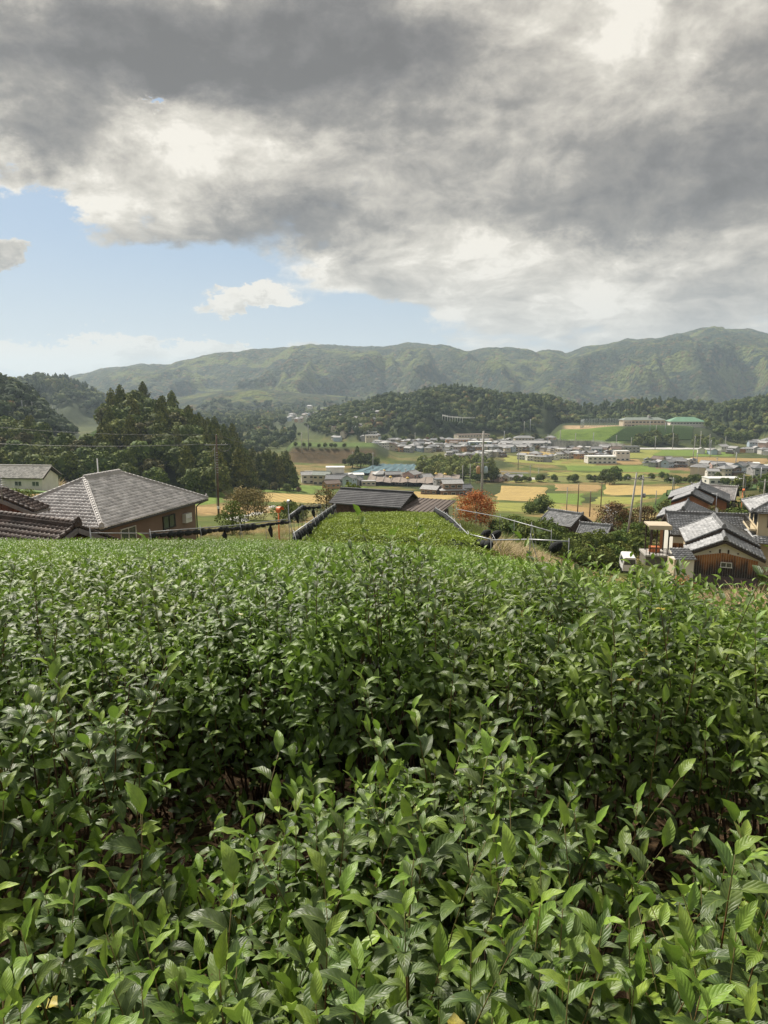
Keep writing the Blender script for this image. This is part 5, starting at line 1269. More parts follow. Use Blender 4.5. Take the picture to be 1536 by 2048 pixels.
def house_proto(wc, rc, kind, w=9.0, d=7.0, h=5.2):
    P = []; W_m, R_m = wm(wc), rm(rc); rise = 1.9 if kind != 'flat' else .25; o = .55
    def roof(w, d, z, rise, hip, name='roof'):
        mb = MB(); a, b = w / 2 + o, d / 2 + o
        if hip:
            rl = max(.6, (w - d) / 2); mb.add([(-a, -b, z), (a, -b, z), (a, b, z), (-a, b, z), (-rl, 0, z + rise), (rl, 0, z + rise)] + [(-a, -b, z - .14), (a, -b, z - .14), (a, b, z - .14), (-a, b, z - .14)],
                                              [(0, 1, 5, 4), (1, 2, 5), (2, 3, 4, 5), (3, 0, 4), (6, 7, 1, 0), (7, 8, 2, 1), (8, 9, 3, 2), (9, 6, 0, 3), (9, 8, 7, 6)])
            mb.bar((-rl, 0, z + rise + .06), (rl, 0, z + rise + .06), .3, .22)
        else:
            mb.add([(-a, -b, z), (a, -b, z), (a, 0, z + rise), (-a, 0, z + rise), (-a, b, z), (a, b, z)] + [(-a, -b, z - .14), (a, -b, z - .14), (a, 0, z + rise - .14), (-a, 0, z + rise - .14), (-a, b, z - .14), (a, b, z - .14)],
                   [(0, 1, 2, 3), (3, 2, 5, 4), (7, 6, 9, 8), (8, 9, 10, 11), (0, 6, 7, 1), (4, 5, 11, 10), (0, 3, 9, 6), (3, 4, 10, 9), (1, 7, 8, 2), (2, 8, 11, 5)])
            mb.bar((-a - .05, 0, z + rise + .06), (a + .05, 0, z + rise + .06), .3, .22)
            for k in range(int(2 * a / 1.0)): mb.bar((-a + .5 + k, -b, z + .04), (-a + .5 + k, 0, z + rise + .04), .14, .06)
        return (name, mb.mesh(name, R_m), [])
    if kind == 'flat':
        mb = MB(); mb.box(-w / 2, w / 2, -d / 2, d / 2, -2, h); P.append(('wall', mb.mesh('wall', W_m), []))
        mb = MB(); mb.box(-w / 2 - .15, w / 2 + .15, -d / 2 - .15, d / 2 + .15, h, h + .35); P.append(('roof', mb.mesh('roof', R_m), []))
    elif kind == 'two':
        mb = MB(); mb.box(-w / 2, w / 2, -d / 2, d / 2, -2, 2.8); mb.box(-w / 2 + 1.2, w / 2 - 1.2, -d / 2 + 1, d / 2 - .6, 2.81, h); P.append(('wall', mb.mesh('wall', W_m), []))
        P.append(roof(w, d, 2.75, 1.15, True, 'lower_roof')); P.append(roof(w - 2.4, d - 1.6, h, rise * .85, False))
    else:
        if kind == 'gable':
            mb = MB(); b = d / 2; vs = [(x, y, z) for x in (-w / 2, w / 2) for y, z in ((-b, -2), (b, -2), (b, h), (0, h + rise * b / (b + o)), (-b, h))]
            mb.add(vs, [(4, 3, 2, 1, 0), (5, 6, 7, 8, 9)] + [(i, (i + 1) % 5, (i + 1) % 5 + 5, i + 5) for i in range(5)])
        else: mb = MB(); mb.box(-w / 2, w / 2, -d / 2, d / 2, -2, h)
        P.append(('wall', mb.mesh('wall', W_m), [])); P.append(roof(w, d, h, rise, kind == 'hip'))
    nf = max(2, int(w / 3)); fy = -d / 2 + (1.0 if kind == 'two' else 0); zs = [h - 1.3] + ([1.2] if h > 4 else [])
    for z in zs:
        yy = -d / 2 - .05 if z < 2.5 else fy - .05
        for k in range(nf):
            ww = w if z < 2.5 or kind != 'two' else w - 2.4
            x = -ww / 2 + ww * (k + .5) / nf; fr = MB(); fr.box(x - .95, x + .95, yy, yy + .07, z - .6, z + .6); pn = MB(); pn.box(x - .85, x + .85, yy - .03, yy, z - .5, z + .5)
            P.append(('window', fr.mesh('window', M_FRAME), [('pane', pn.mesh('pane', M_SHADE))]))
    x = w / 2 + .05 if kind != 'two' else w / 2 - 1.15
    for s in (1, -1):
        fr = MB(); fr.box(*sorted((s * x, s * (x - .07))), -1, .9, h - 1.9, h - .8); pn = MB(); pn.box(*sorted((s * (x + .02), s * (x + .0))), -.9, .8, h - 1.8, h - .9)
        P.append(('window', fr.mesh('window', M_FRAME), [('pane', pn.mesh('pane', M_SHADE))]))
    return P
HP = {}
def place_house(wc, rc, kind, label, pos, ang, sc=1.0, group=None, full=True, dims=(9.0, 7.0, 5.2), cat='house', name='house'):
    k = (wc, rc, kind, dims)
    if k not in HP: HP[k] = house_proto(wc, rc, kind, *dims)
    t_ = thing(name, label, cat, pos, ang, group); t_.scale = (sc,) * 3; nw = 0
    for nm, me, subs in HP[k]:
        if nm == 'window':
            nw += 1
            if not full and nw > 3: continue
        p = obj(nm, me, t_)
        for sn, sm_ in subs: obj(sn, sm_, p)
    return t_
COMBO = [('white', 'dark grey', 'two'), ('cream', 'grey', 'hip'), ('white', 'light grey', 'gable'), ('brown', 'grey', 'two'), ('grey', 'light grey', 'gable'), ('cream', 'brown', 'gable'), ('white', 'grey', 'hip'),
         ('pink', 'light grey', 'gable'), ('orange', 'grey', 'hip'), ('white', 'white', 'flat'), ('pale blue', 'grey', 'gable'), ('grey', 'dark grey', 'hip'), ('cream', 'light grey', 'two')]
KW = {'two': 'two-tiered', 'hip': 'hip', 'gable': 'gabled', 'flat': 'flat'}
rs = np.random.default_rng(60)
def cluster(tagname, group, pts, full, smin=.62, smax=.92, tilt=0.7):
    pts = sorted(pts)
    for i, (u, Y) in enumerate(pts):
        c = COMBO[int(rs.integers(len(COMBO)))]
        place_house(*c, '%s house, %s %s roof, %s from left %s' % (c[0], c[1], KW[c[2]], nth(i), tagname), at(u, Y), rs.normal(0, tilt) + (math.pi / 2 if rs.random() < .3 else 0), smin + (smax - smin) * rs.random(), group, full)
def rowpts(u0, u1, Y0, Y1, n, jit=6): return [(u0 + (u1 - u0) * (i + .5) / n + rs.normal(0, jit * .4), Y0 + (Y1 - Y0) * rs.random()) for i in range(n)]
cluster('in village front row', 'houses in the front row of the village', rowpts(765, 1060, 590, 612, 32), True)
cluster('in village second row', 'houses in the second row of the village', rowpts(745, 1098, 630, 650, 38), True)
cluster('in village third row', 'houses in the third row of the village', rowpts(742, 1100, 668, 694, 36), False)
cluster('in the front row below the wall', 'houses in front of the long wall', rowpts(1110, 1232, 530, 550, 15), True)
cluster('in the second row below the wall', 'houses close below the long wall', rowpts(1080, 1235, 572, 598, 21), True)
cluster('low in the far valley', 'houses of the far valley village', rowpts(660, 765, 720, 860, 40), False, .7, .95)
cluster('midway up the far valley', 'houses of the far valley village', rowpts(635, 735, 880, 1080, 46), False, .7, 1.0)
cluster('high up the far valley', 'houses of the far valley village', rowpts(583, 715, 1100, 1600, 60), False, .8, 1.15)
cluster('in the field hamlet', 'hamlet in the right fields', rowpts(1286, 1385, 468, 490, 12), True, .65, .9)
cluster('in the right-edge hamlet', 'hamlet at the right edge', rowpts(1385, 1545, 400, 450, 18), True, .7, .95)
cluster('below the bamboo knoll at right', 'houses below the bamboo knoll', rowpts(1490, 1550, 640, 690, 9), False, .65, .9)
cluster('left of the box factory', 'houses left of the box factory', rowpts(1040, 1112, 505, 530, 7), True)
cluster('along the valley road', 'houses along the valley road', rowpts(1390, 1545, 560, 600, 12), False)
cluster('at the field edge before the village', 'houses at the field edge', rowpts(890, 1010, 520, 560, 12), True)
# houses of the near village, told apart one by one
for (u, Y, wc, rc, kd, sc, an, lab, dm) in [
    (617, 372, 'white', 'light grey', 'gable', .85, .2, 'white two-storey house with pale roof, leftmost below the bank', (8, 6, 5.4)),
    (645, 368, 'cream', 'greenish grey', 'gable', .95, -.15, 'cream two-storey house with greenish roof below the bank', (9, 6, 5.6)),
    (663, 345, 'orange', 'brown', 'gable', .8, .5, 'orange-brown house with brown roof before the greenish roofed one', (9, 7, 3.6)),
    (678, 360, 'grey', 'dark grey', 'gable', 1, -.1, 'grey long-roofed house between the brown roof and blue gable', (12, 6, 4.0)),
    (700, 356, 'pale blue', 'grey', 'gable', .85, 1.25, 'pale blue gabled house below the dark clump', (8, 6, 5.6)),
    (716, 366, 'grey', 'grey', 'gable', .7, 1.2, 'small grey gabled shed right of the pale blue house', (7, 5, 4.2)),
    (737, 365, 'cream', 'light grey', 'flat', .8, .1, 'low cream flat-roofed building right of the pale blue house', (9, 5, 3)),
    (763, 395, 'grey', 'light grey', 'hip', .95, .3, 'grey hip-roofed house at left of the field edge houses', (9, 7, 4.4)),
    (785, 390, 'brown', 'grey', 'two', .95, .2, 'brown two-tiered house behind the teal net', (11, 7, 4.6)),
    (800, 372, 'white', 'white', 'flat', .6, .1, 'small white sheds beside the teal net', (9, 4, 2.6)),
    (823, 385, 'pink', 'light grey', 'gable', .95, 1.0, 'pink gabled house above the teal net', (8, 7, 5.2)),
    (848, 388, 'brown', 'light grey', 'gable', .85, .5, 'brown house with pale roof right of the pink gable', (9, 6, 3.6)),
    (886, 348, 'grey', 'dark grey', 'flat', .9, .25, 'modern dark box house with flat roof by the bamboo', (10, 6, 5.6)),
    (862, 318, 'brown', 'light grey', 'gable', .85, -.5, 'brown farmhouse with pale roof behind the netted roof', (9, 7, 3.4)),
    (902, 316, 'brown', 'light grey', 'two', 1.0, .15, 'big brown two-tiered farmhouse behind the netted roof', (11, 8, 5.6)),
    (925, 325, 'grey', 'dark grey', 'gable', .8, .4, 'grey shed right of the big brown farmhouse', (9, 6, 3.6)),
    (991, 395, 'pink', 'light grey', 'gable', .8, 1.1, 'pink-walled shed left of the hedgerow', (8, 7, 3.6)),
    (1010, 400, 'white', 'light grey', 'gable', .8, 1.1, 'white vinyl-roofed sheds left of the hedgerow', (8, 7, 3.0)),
    (1025, 400, 'grey', 'light grey', 'gable', .7, .2, 'long grey shed left of the hedgerow', (14, 6, 3.0))]:
    place_house(wc, rc, kd, lab, at(u, Y), an, sc, None, True, dm)
# larger buildings of the village
def big(u, Y, wc, rc, kd, dm, lab, an=0.0, cat='building', name='building', sc=1): place_house(wc, rc, kd, lab, at(u, Y), an, sc, None, True, dm, cat, name)
big(941, 690, 'cream', 'brown', 'flat', (34, 10, 9), 'long cream three-storey building above the village roofs', .35)
big(913, 655, 'orange', 'light grey', 'flat', (22, 8, 6.5), 'orange and cream terraced housing block in the village')
big(957, 630, 'pale blue', 'white', 'flat', (20, 10, 6), 'white and blue flat building behind the transformer pole')
big(1043, 665, 'cream', 'grey', 'hip', (18, 9, 7.5), 'cream three-storey house before the brown bank')
big(1010, 600, 'cream', 'light grey', 'gable', (36, 9, 4.2), 'long cream workshops along the paddy edge', .05)
big(1045, 640, 'grey', 'light grey', 'gable', (44, 12, 4.5), 'long low grey-roofed hall in the village', .02)
big(1195, 500, 'white', 'white', 'flat', (20, 10, 5), 'white box-shaped factory at the end of the fields')
big(1236, 520, 'white', 'white', 'flat', (10, 8, 7), 'tall white block right of the box factory')
big(744, 690, 'cream', 'light grey', 'flat', (12, 9, 8), 'cream three-storey block at the left of the village', .1)
big(1250, 590, 'grey', 'dark grey', 'flat', (16, 8, 5), 'grey shed at the right end of the long wall')
big(812, 930, 'white', 'white', 'flat', (14, 8, 5), 'white building on the crest of the middle hill')
big(803, 925, 'white', 'white', 'flat', (8, 7, 4), 'small white hut beside the crest building')
big(1440, 330, 'white', 'white', 'flat', (16, 8, 3), 'long white greenhouse among the right hamlet')
# school and its gym
t_ = thing('school', 'long two-storey cream school with grey-green roof on the plateau', 'school', at(1273, 775), R(3)); Lw = 46
MB().box(-Lw / 2, Lw / 2, -6, 6, -2, 7.4).build('wall', wm('cream'), t_)
mb = MB(); mb.add([(-Lw / 2 - 1, -7, 7.4), (Lw / 2 + 1, -7, 7.4), (Lw / 2 + 1, 7, 7.4), (-Lw / 2 - 1, 7, 7.4), (-Lw / 2 + 5, 0, 10.2), (Lw / 2 - 5, 0, 10.2)], [(0, 1, 5, 4), (1, 2, 5), (2, 3, 4, 5), (3, 0, 4), (3, 2, 1, 0)]); mb.build('roof', rm('greenish grey'), t_)
for z in (1.6, 5.2):
    for k in range(11):
        x = -Lw / 2 + 3 + k * 4; f = MB().box(x - 1.5, x + 1.5, -6.08, -6.0, z - .9, z + .9).build('window', M_FRAME, t_); MB().box(x - 1.35, x + 1.35, -6.12, -6.085, z - .75, z + .75).build('pane', M_SHADE, f)
for k in range(6): MB().box(-Lw / 2 - .6 + k * 1.6, -Lw / 2 - .2 + k * 1.6, -8.2, -7.8, -1, 7.3).build('column', wm('white'), t_)
MB().box(6, 8.5, -2, 1, 9.6, 12.2).build('roof_turret', wm('grey'), t_)
t_ = thing('gymnasium', 'cream gymnasium with bright green hip roof beside the school', 'gymnasium', at(1357, 765), R(-4))
MB().box(-18, 18, -9, 9, -3, 6.2).build('wall', wm('white'), t_)
mb = MB(); mb.add([(-19, -10, 6.2), (19, -10, 6.2), (19, 10, 6.2), (-19, 10, 6.2), (-9, 0, 10.8), (9, 0, 10.8)], [(0, 1, 5, 4), (1, 2, 5), (2, 3, 4, 5), (3, 0, 4), (3, 2, 1, 0)]); mb.build('roof', mat('green_roof', (0.15, 0.28, 0.18), (0.12, 0.23, 0.15), .4, .5), t_)
for k in range(11):
    x = -16 + k * 3.2; f = MB().box(x - 1.3, x + 1.3, -9.08, -9.0, 3.9, 5.3).build('window', M_FRAME, t_); MB().box(x - 1.15, x + 1.15, -9.12, -9.085, 4.05, 5.15).build('pane', M_SHADE, f)

# ------------------------------------------------------------------ fields, road, river
def crop_mat(name, c1, c2, stripe=0.0, ang=0.3, per=2.0):
    m = bpy.data.materials.new(name); m.use_nodes = True; t = NT(m.node_tree); b = t.n['Principled BSDF']
    p = t.new('ShaderNodeNewGeometry').outputs['Position']
    c = t.ramp(t.noise(p, 0.09, 7, 0.68), [(0.3, c2), (0.7, c1)])
    c = t.mix(1.0, c, t.ramp(t.noise(p, 1.3, 5, 0.75), [(0.3, (0.7, 0.7, 0.7)), (0.7, (1.25, 1.22, 1.15))]), 'MULTIPLY')
    if stripe:
        x, y, z = t.sep(p); w = t.m('ADD', t.m('MULTIPLY', x, math.cos(ang)), t.m('MULTIPLY', y, math.sin(ang)))
        s = t.m('PINGPONG', t.m('ADD', w, t.m('MULTIPLY', t.noise(p, 0.3, 2), 0.8)), per / 2)
        c = t.mix(t.m('MULTIPLY', t.sstep(s, per * .18, per * .3, 1.0, 0.0), stripe), c, tuple(x * .45 for x in c2))
    t.l.new(c, b.inputs['Base Color']); b.inputs['Roughness'].default_value = 0.95; b.inputs['Specular IOR Level'].default_value = 0.1
    bn = t.new('ShaderNodeBump'); bn.inputs['Strength'].default_value = 0.8; bn.inputs['Distance'].default_value = 0.2
    t.l.new(t.noise(p, 2.2, 4, 0.7), bn.inputs['Height']); t.l.new(bn.outputs[0], b.inputs['Normal'])
    return m
C_GOLD = crop_mat('ripe_rice', (0.46, 0.34, 0.135), (0.31, 0.235, 0.10), .35, .25, 3.0)
C_STUB = crop_mat('rice_stubble', (0.40, 0.28, 0.13), (0.24, 0.17, 0.08), .45, 1.2, 2.4)
C_GREEN = crop_mat('green_field', (0.16, 0.22, 0.045), (0.11, 0.165, 0.04), .15, .25, 4)
C_LIME = crop_mat('lime_field', (0.27, 0.27, 0.075), (0.18, 0.20, 0.055), .2, .25, 5)
C_GRASS = crop_mat('rough_grass', (0.14, 0.17, 0.05), (0.17, 0.15, 0.07))
C_SOIL = crop_mat('tilled_soil', (0.26, 0.17, 0.10), (0.17, 0.11, 0.07), .3, 1.2, 1.6)
C_TEA = crop_mat('tea_rows', (0.085, 0.135, 0.03), (0.055, 0.095, 0.024), .85, 1.25, 1.9)
C_ROAD = crop_mat('asphalt', (0.17, 0.165, 0.16), (0.13, 0.13, 0.125))
C_GRAVEL = crop_mat('river_gravel', (0.50, 0.50, 0.49), (0.34, 0.34, 0.33))
def patch(name, q, m, lift=0.25, n=(26, 8)):
    """four photo corners laid on the land, draped, with an edge that drops to the ground"""
    P = [G(u, v) for u, v in q]; P = [np.array((p.x, p.y)) for p in P]
    a = np.linspace(0, 1, n[0] + 1); b = np.linspace(0, 1, n[1] + 1); A, B = np.meshgrid(a, b)
    A, B = A[..., None], B[..., None]; XY = (P[0] * (1 - A) + P[1] * A) * (1 - B) + (P[3] * (1 - A) + P[2] * A) * B
    w = 1.0 + 0.004 * np.linalg.norm(P[0]); XY = XY + np.stack([fbm(XY[..., 0] / 9, XY[..., 1] / 9, 2), fbm(XY[..., 0] / 9 + 50, XY[..., 1] / 9, 2)], -1) * w * 2.2 - w * 1.1
    Z = H(XY[..., 0], XY[..., 1]) + lift; Z[0] -= lift + .3; Z[-1] -= lift + .3; Z[:, 0] -= lift + .3; Z[:, -1] -= lift + .3
    v = np.stack([XY[..., 0].ravel(), XY[..., 1].ravel(), Z.ravel()], 1); nc = n[0] + 1
    i = (np.arange(n[1])[:, None] * nc + np.arange(n[0])[None, :]).ravel()
    return tag(obj(name, npmesh(name, v, np.stack([i, i + 1, i + nc + 1, i + nc], 1), m, smooth=False)), kind='structure')
F = [  # near edge left, near edge right, far edge right, far edge left
 ('green_field', C_GREEN, [(345, 1012), (450, 1006), (445, 974), (345, 974)]), ('green_field', C_GREEN, [(500, 981), (640, 988), (628, 976), (505, 970)]),
 ('ripe_rice_field', C_GOLD, [(505, 1008), (660, 1010), (655, 990), (530, 984)]), ('ripe_rice_field', C_GOLD, [(700, 994), (905, 1000), (925, 984), (705, 976)]),
 ('rice_stubble_field', C_STUB, [(380, 1026), (560, 1030), (545, 1011), (400, 1014)]), ('green_field', C_GREEN, [(560, 974), (735, 980), (735, 973), (570, 968)]),
 ('rough_grass_field', C_GRASS, [(545, 966), (640, 969), (640, 956), (545, 950)]), ('ripe_rice_field', C_GOLD, [(985, 1002), (1088, 1005), (1098, 972), (1000, 968)]),
 ('lime_green_field', C_LIME, [(985, 1024), (1160, 1028), (1120, 1008), (995, 1005)]), ('bright_green_field', C_GREEN, [(1070, 1002), (1172, 1012), (1165, 984), (1096, 984)]),
 ('rice_stubble_field', C_STUB, [(1085, 1040), (1195, 1045), (1195, 1016), (1125, 1010)]), ('ripe_rice_field', C_GOLD, [(1204, 990), (1335, 990), (1362, 971), (1208, 966)]),
 ('green_field', C_LIME, [(1180, 1008), (1275, 1012), (1300, 994), (1200, 993)]), ('rice_stubble_field', C_STUB, [(1110, 982), (1198, 984), (1200, 969), (1110, 967)]),
 ('yellow_field', C_LIME, [(1000, 964), (1100, 964), (1100, 958), (1092, 957)]), ('rough_grass_field', C_GRASS, [(1100, 964), (1330, 964), (1330, 955), (1100, 952)]),
 ('lime_green_field', C_LIME, [(1005, 924), (1200, 937), (1195, 918), (1005, 910)]), ('yellow_field', C_GOLD, [(1035, 909), (1130, 918), (1110, 904), (1048, 901)]),
 ('ripe_rice_field', C_STUB, [(1110, 930), (1290, 930), (1280, 918), (1120, 916)]), ('green_field', C_GREEN, [(1130, 941), (1345, 947), (1340, 930), (1130, 931)]),
 ('brown_field', C_SOIL, [(1310, 940), (1385, 942), (1378, 931), (1300, 930)]), ('lime_green_field', C_LIME, [(1235, 918), (1300, 918), (1330, 899), (1240, 898)]),
 ('green_field', C_GREEN, [(1300, 912), (1470, 914), (1460, 900), (1310, 899)]), ('rice_stubble_field', C_STUB, [(1380, 924), (1536, 928), (1536, 916), (1385, 914)]),
 ('lime_green_field', C_LIME, [(1090, 952), (1300, 955), (1290, 946), (1095, 943)]), ('tea_field', C_TEA, [(1330, 1000), (1395, 985), (1560, 965), (1400, 958)]),
 ('tea_field', C_TEA, [(1300, 1030), (1345, 1012), (1400, 975), (1330, 985)]), ('tea_field', C_TEA, [(1400, 962), (1560, 968), (1560, 952), (1430, 950)]),
 ('clipped_tea_field', C_GREEN, [(-30, 998), (150, 984), (145, 965), (-10, 966)]), ('dry_field', C_STUB, [(0, 1020), (165, 1010), (150, 989), (0, 1000)]),
 ('rough_grass_field', C_GRASS, [(480, 1040), (600, 1042), (640, 1022), (480, 1030)])]
for nm, m, q in F: patch(nm, q, m, 0.30)
patch('gravel_bed', [(985, 956), (1085, 960), (1087, 956), (1000, 949)], C_GRAVEL, .3, (20, 3))
patch('village_road', [(1000, 944), (1060, 948), (1060, 945), (1000, 942)], C_ROAD, .4, (16, 2))
patch('valley_road', [(1075, 898), (1560, 900), (1560, 896.5), (1075, 894.5)], C_GRAVEL, .8, (40, 2))
patch('farm_road', [(1192, 1052), (1232, 1056), (1236, 1012), (1216, 1008)], C_ROAD, .35, (6, 14))
patch('field_path', [(430, 1040), (486, 1046), (560, 1012), (548, 1010)], C_GRAVEL, .3, (4, 16))
patch('far_road', [(690, 1000), (925, 1004), (926, 1001), (690, 997)], C_ROAD, .4, (16, 2))
# tea hills with standing rows that read from afar
def far_rows(nm, lab, u0, u1, Y0, Y1, n, m, h=1.0, wdt=1.0, slope=0.0, skew=0.0):
    V = []; Fc = []; o = 0
    for k in range(n):
        y = Y0 + (Y1 - Y0) * k / n; us_ = np.linspace(u0 + skew * k / n, u1, 24); xs = (us_ - 768) / FPX * y; ys = y + slope * (xs - xs[0])
        zs = H(xs, ys)
        for dy, dz in ((-wdt * .5, -.3), (-wdt * .4, h * .8), (0, h), (wdt * .4, h * .8), (wdt * .5, -.3)): V.append(np.stack([xs, ys + dy, zs + dz], 1))
        for r in range(4):
            i = np.arange(23) + o + r * 24; Fc.append(np.stack([i, i + 1, i + 25, i + 24], 1))
        o += 120
    return tag(obj(nm, npmesh(nm, np.concatenate(V), np.concatenate(Fc), m, smooth=True)), lab, kind='stuff')
M_TEAROW = mat('tea_row_green', (0.075, 0.125, 0.03), (0.045, 0.08, 0.022), 1.2, .8, bump=.6, space='Object')
M_TEAROW2 = mat('tea_row_bright', (0.12, 0.20, 0.035), (0.08, 0.14, 0.03), 1.2, .8, bump=.6, space='Object')
far_rows('tea_rows_school_hill', 'dark parallel tea rows on the hill below the gym', 1210, 1385, 662, 742, 26, M_TEAROW, 1.0, 2.2, .05, 90)
far_rows('tea_rows_left_terrace', 'striped tea terrace among the trees of the left hill', 112, 214, 298, 338, 13, M_TEAROW2, 1.0, 2.2, .02)
far_rows('tea_rows_right', 'dark tea rows above the farm at the right', 1340, 1530, 205, 262, 22, M_TEAROW, .8, 1.7, .12)
far_rows('tea_rows_left_field', 'clipped tea rows behind the hip-roofed house', -20, 150, 140, 172, 15, M_TEAROW2, .7, 1.5, .03)
# long retaining wall below the school slope, with rail
wp = [at(u, Y) for u, Y in ((1095, 640), (1130, 625), (1175, 622), (1215, 600), (1240, 585))]
t_ = thing('retaining_wall', 'long pale stained retaining wall below the grassy school slope', 'wall', wp[0])
mb = MB(); off = wp[0]
for i in range(4): mb.bar(wp[i] - off + Vector((0, 0, 2.8)), wp[i + 1] - off + Vector((0, 0, 2.8)), .8, 9.0)
mb.build('wall', mat('stained_concrete', (0.46, 0.43, 0.38), (0.20, 0.20, 0.18), .25, .9, bump=.3, stops=(.35, .6)), t_)
mb = MB()
for i in range(4):
    a, b = wp[i] - off, wp[i + 1] - off
    for z in (7.7, 8.3): mb.tube([a + Vector((0, 0, z)), b + Vector((0, 0, z))], .07, 4)
    for k in range(10): c = a + (b - a) * k / 10; mb.tube([c + Vector((0, 0, 7.2)), c + Vector((0, 0, 8.4))], .06, 4)
mb.build('guard_rail', M_METAL, t_)
# ball net beside the school ground
t_ = thing('ball_net', 'tall pale green ball-stop net on poles left of the school', 'net', at(1153, 740)); o = t_.location.copy()
Pn = [at(u, Y) for u, Y in ((1153, 735), (1160, 765), (1195, 770), (1232, 772))]; k = 0
for i in range(3):
    for s in np.linspace(0, 1, 7, endpoint=False):
        c = Pn[i].lerp(Pn[i + 1], s) - o; MB().tube([c, c + Vector((0, 0, 9))], .12, 5).build('pole', M_METAL, t_)
    a, b = Pn[i] - o, Pn[i + 1] - o; mb = MB()
    for z in np.arange(.5, 9, .7): mb.tube([a + Vector((0, 0, z)), b + Vector((0, 0, z))], .035, 3)
    for s in np.linspace(0, 1, 22): c = a.lerp(b, s); mb.tube([c, c + Vector((0, 0, 9))], .03, 3)
    mb.build('netting', mat('pale_green_net', (0.40, 0.52, 0.48), (0.34, 0.46, 0.42), 1, .7), t_, kind='stuff')
# teal netted plot and the long brown-netted roof with yellow fans
def plate(name, lab, cat, q, m, hgt, seams=10, post=None, msm=None):
    P = [G(u, v) for u, v in q]; t_ = thing(name, lab, cat, P[0]); o = P[0]
    top = [p - o + Vector((0, 0, hgt + (dz))) for p, dz in zip(P, (0, 0, 1.2, 1.2))]
    mb = MB(); n = 24; vs = []; fs = []
    for j in range(9):
        for i in range(n + 1):
            p = top[0].lerp(top[1], i / n).lerp(top[3].lerp(top[2], i / n), j / 8); vs.append(p + Vector((0, 0, .22 * math.sin(i * 1.9 + j) + .15 * math.sin(j * 2.3 + i * .7))))
    for j in range(8):
        for i in range(n): a = j * (n + 1) + i; fs.append((a, a + 1, a + n + 2, a + n + 1))
    mb.add(vs, fs); mb.build('net_cover', m, t_)
    for i in range(seams):
        a = top[0].lerp(top[1], i / (seams - 1)); b = top[3].lerp(top[2], i / (seams - 1)); MB().tube([a + Vector((0, 0, .3)), b + Vector((0, 0, .3))], .09, 4).build('roof_pipe', msm or M_DARKMETAL, t_)
        for c in (a, b): MB().tube([c - Vector((0, 0, hgt + 1.5)), c], .08, 4).build('post', M_DARKMETAL, t_)
    return t_
M_BNET = mat('brown_netting', (0.26, 0.215, 0.18), (0.17, 0.14, 0.12), .5, .95, bump=.4)
M_TEAL = mat('teal_netting', (0.075, 0.15, 0.17), (0.05, 0.10, 0.125), .3, .7)
plate('teal_net_plot', 'plot covered with teal netting before the near village houses', 'net', [(700, 951), (835, 950), (842, 937), (755, 936)], M_TEAL, 1.6, 8)
tb = plate('brown_net_shelter', 'long plot roofed with brown netting between posts, beyond the board shed', 'shelter', [(733, 971), (917, 975), (921, 958), (742, 953)], M_BNET, 2.0, 12)
M_YEL = mat('yellow_plastic', (0.72, 0.50, 0.10), (0.6, 0.4, 0.08), 2, .5)
for i, (u, v) in enumerate([(768, 948), (790, 951), (823, 952), (854, 953), (872, 955), (890, 956), (781, 963), (815, 965)]):
    g = G(u, v + 9); t_ = thing('wind_machine', 'small yellow-capped frost fan over the brown netting, %s' % (('%s of the back row' % ORD[i]) if i < 6 else ('left' if i == 6 else 'right') + ' one of the front pair'), 'fan', g, 0, 'yellow frost fans')
    MB().lathe([(.9, 0), (.95, .3), (.5, .75), (.02, .9)], 9, c=(0, 0, 4.4)).build('cap', M_YEL, t_); MB().lathe([(.5, 0), (.5, .5), (.02, .5)], 8, c=(0, 0, 3.9)).build('hub', M_FRAME, t_)
    MB().tube([(0, 0, 0), (0, 0, 4)], .09, 5).build('post', M_METAL, t_)
# white factory left of the centre
t_ = thing('white_factory', 'low white factory with flat roofs below the near village', 'factory', G(660, 962), R(4))
MB().box(-14, -8, -2, 9, -1, 4.4).box(-8, 3, 2, 10, -1, 4.0).build('wall', wm('white'), t_); MB().box(-14.3, -7.7, -2.3, 9.3, 4.4, 4.7).build('roof', rm('white'), t_)
MB().box(-2, 8, 3, 10, 4.01, 7.0).build('upper_block', wm('white'), t_); MB().box(-2.3, 8.3, 2.7, 10.3, 7.0, 7.3).build('upper_roof', rm('white'), t_)
MB().box(-8, 19, -1.5, 8, 3.2, 3.6).build('flat_roof', rm('white'), t_); MB().box(-7.8, 18.5, -1, 7.5, -1, 3.19).build('long_wall', wm('pale blue'), t_)
for k in range(3): f = MB().box(-13.4 + 2 * k, -12.2 + 2 * k, -2.09, -2.0, 1.5, 3.0).build('window', M_FRAME, t_); MB().box(-13.3 + 2 * k, -12.3 + 2 * k, -2.13, -2.095, 1.6, 2.9).build('pane', M_SHADE, f)
# viaduct rail on the middle hill and a lattice mast
t_ = thing('hillside_guardrail', 'white guardrail and slope frames high on the middle hill', 'guardrail', atv(885, 832, 742)); o = t_.location.copy(); mb = MB()
pts = [atv(u, v, 742) - o for u, v in ((885, 831), (898, 834), (925, 836), (950, 836))]
mb.tube(pts, .22, 4); mb.tube([p + Vector((0, 0, .8)) for p in pts], .15, 4); mb.build('rail', M_FRAME, t_)
for k in range(9): p = pts[0].lerp(pts[2], k / 8); MB().tube([p - Vector((0, 0, 5)), p + Vector((0, 0, .8))], .16, 4).build('post', M_FRAME, t_)
t_ = thing('radio_mast', 'tall thin mast standing on the crest of the middle hill', 'mast', at(795, 915)); mb = MB()
for a in (0, 2.09, 4.19): mb.tube([(1.2 * math.cos(a), 1.2 * math.sin(a), -3), (.2 * math.cos(a), .2 * math.sin(a), 20)], .16, 4)
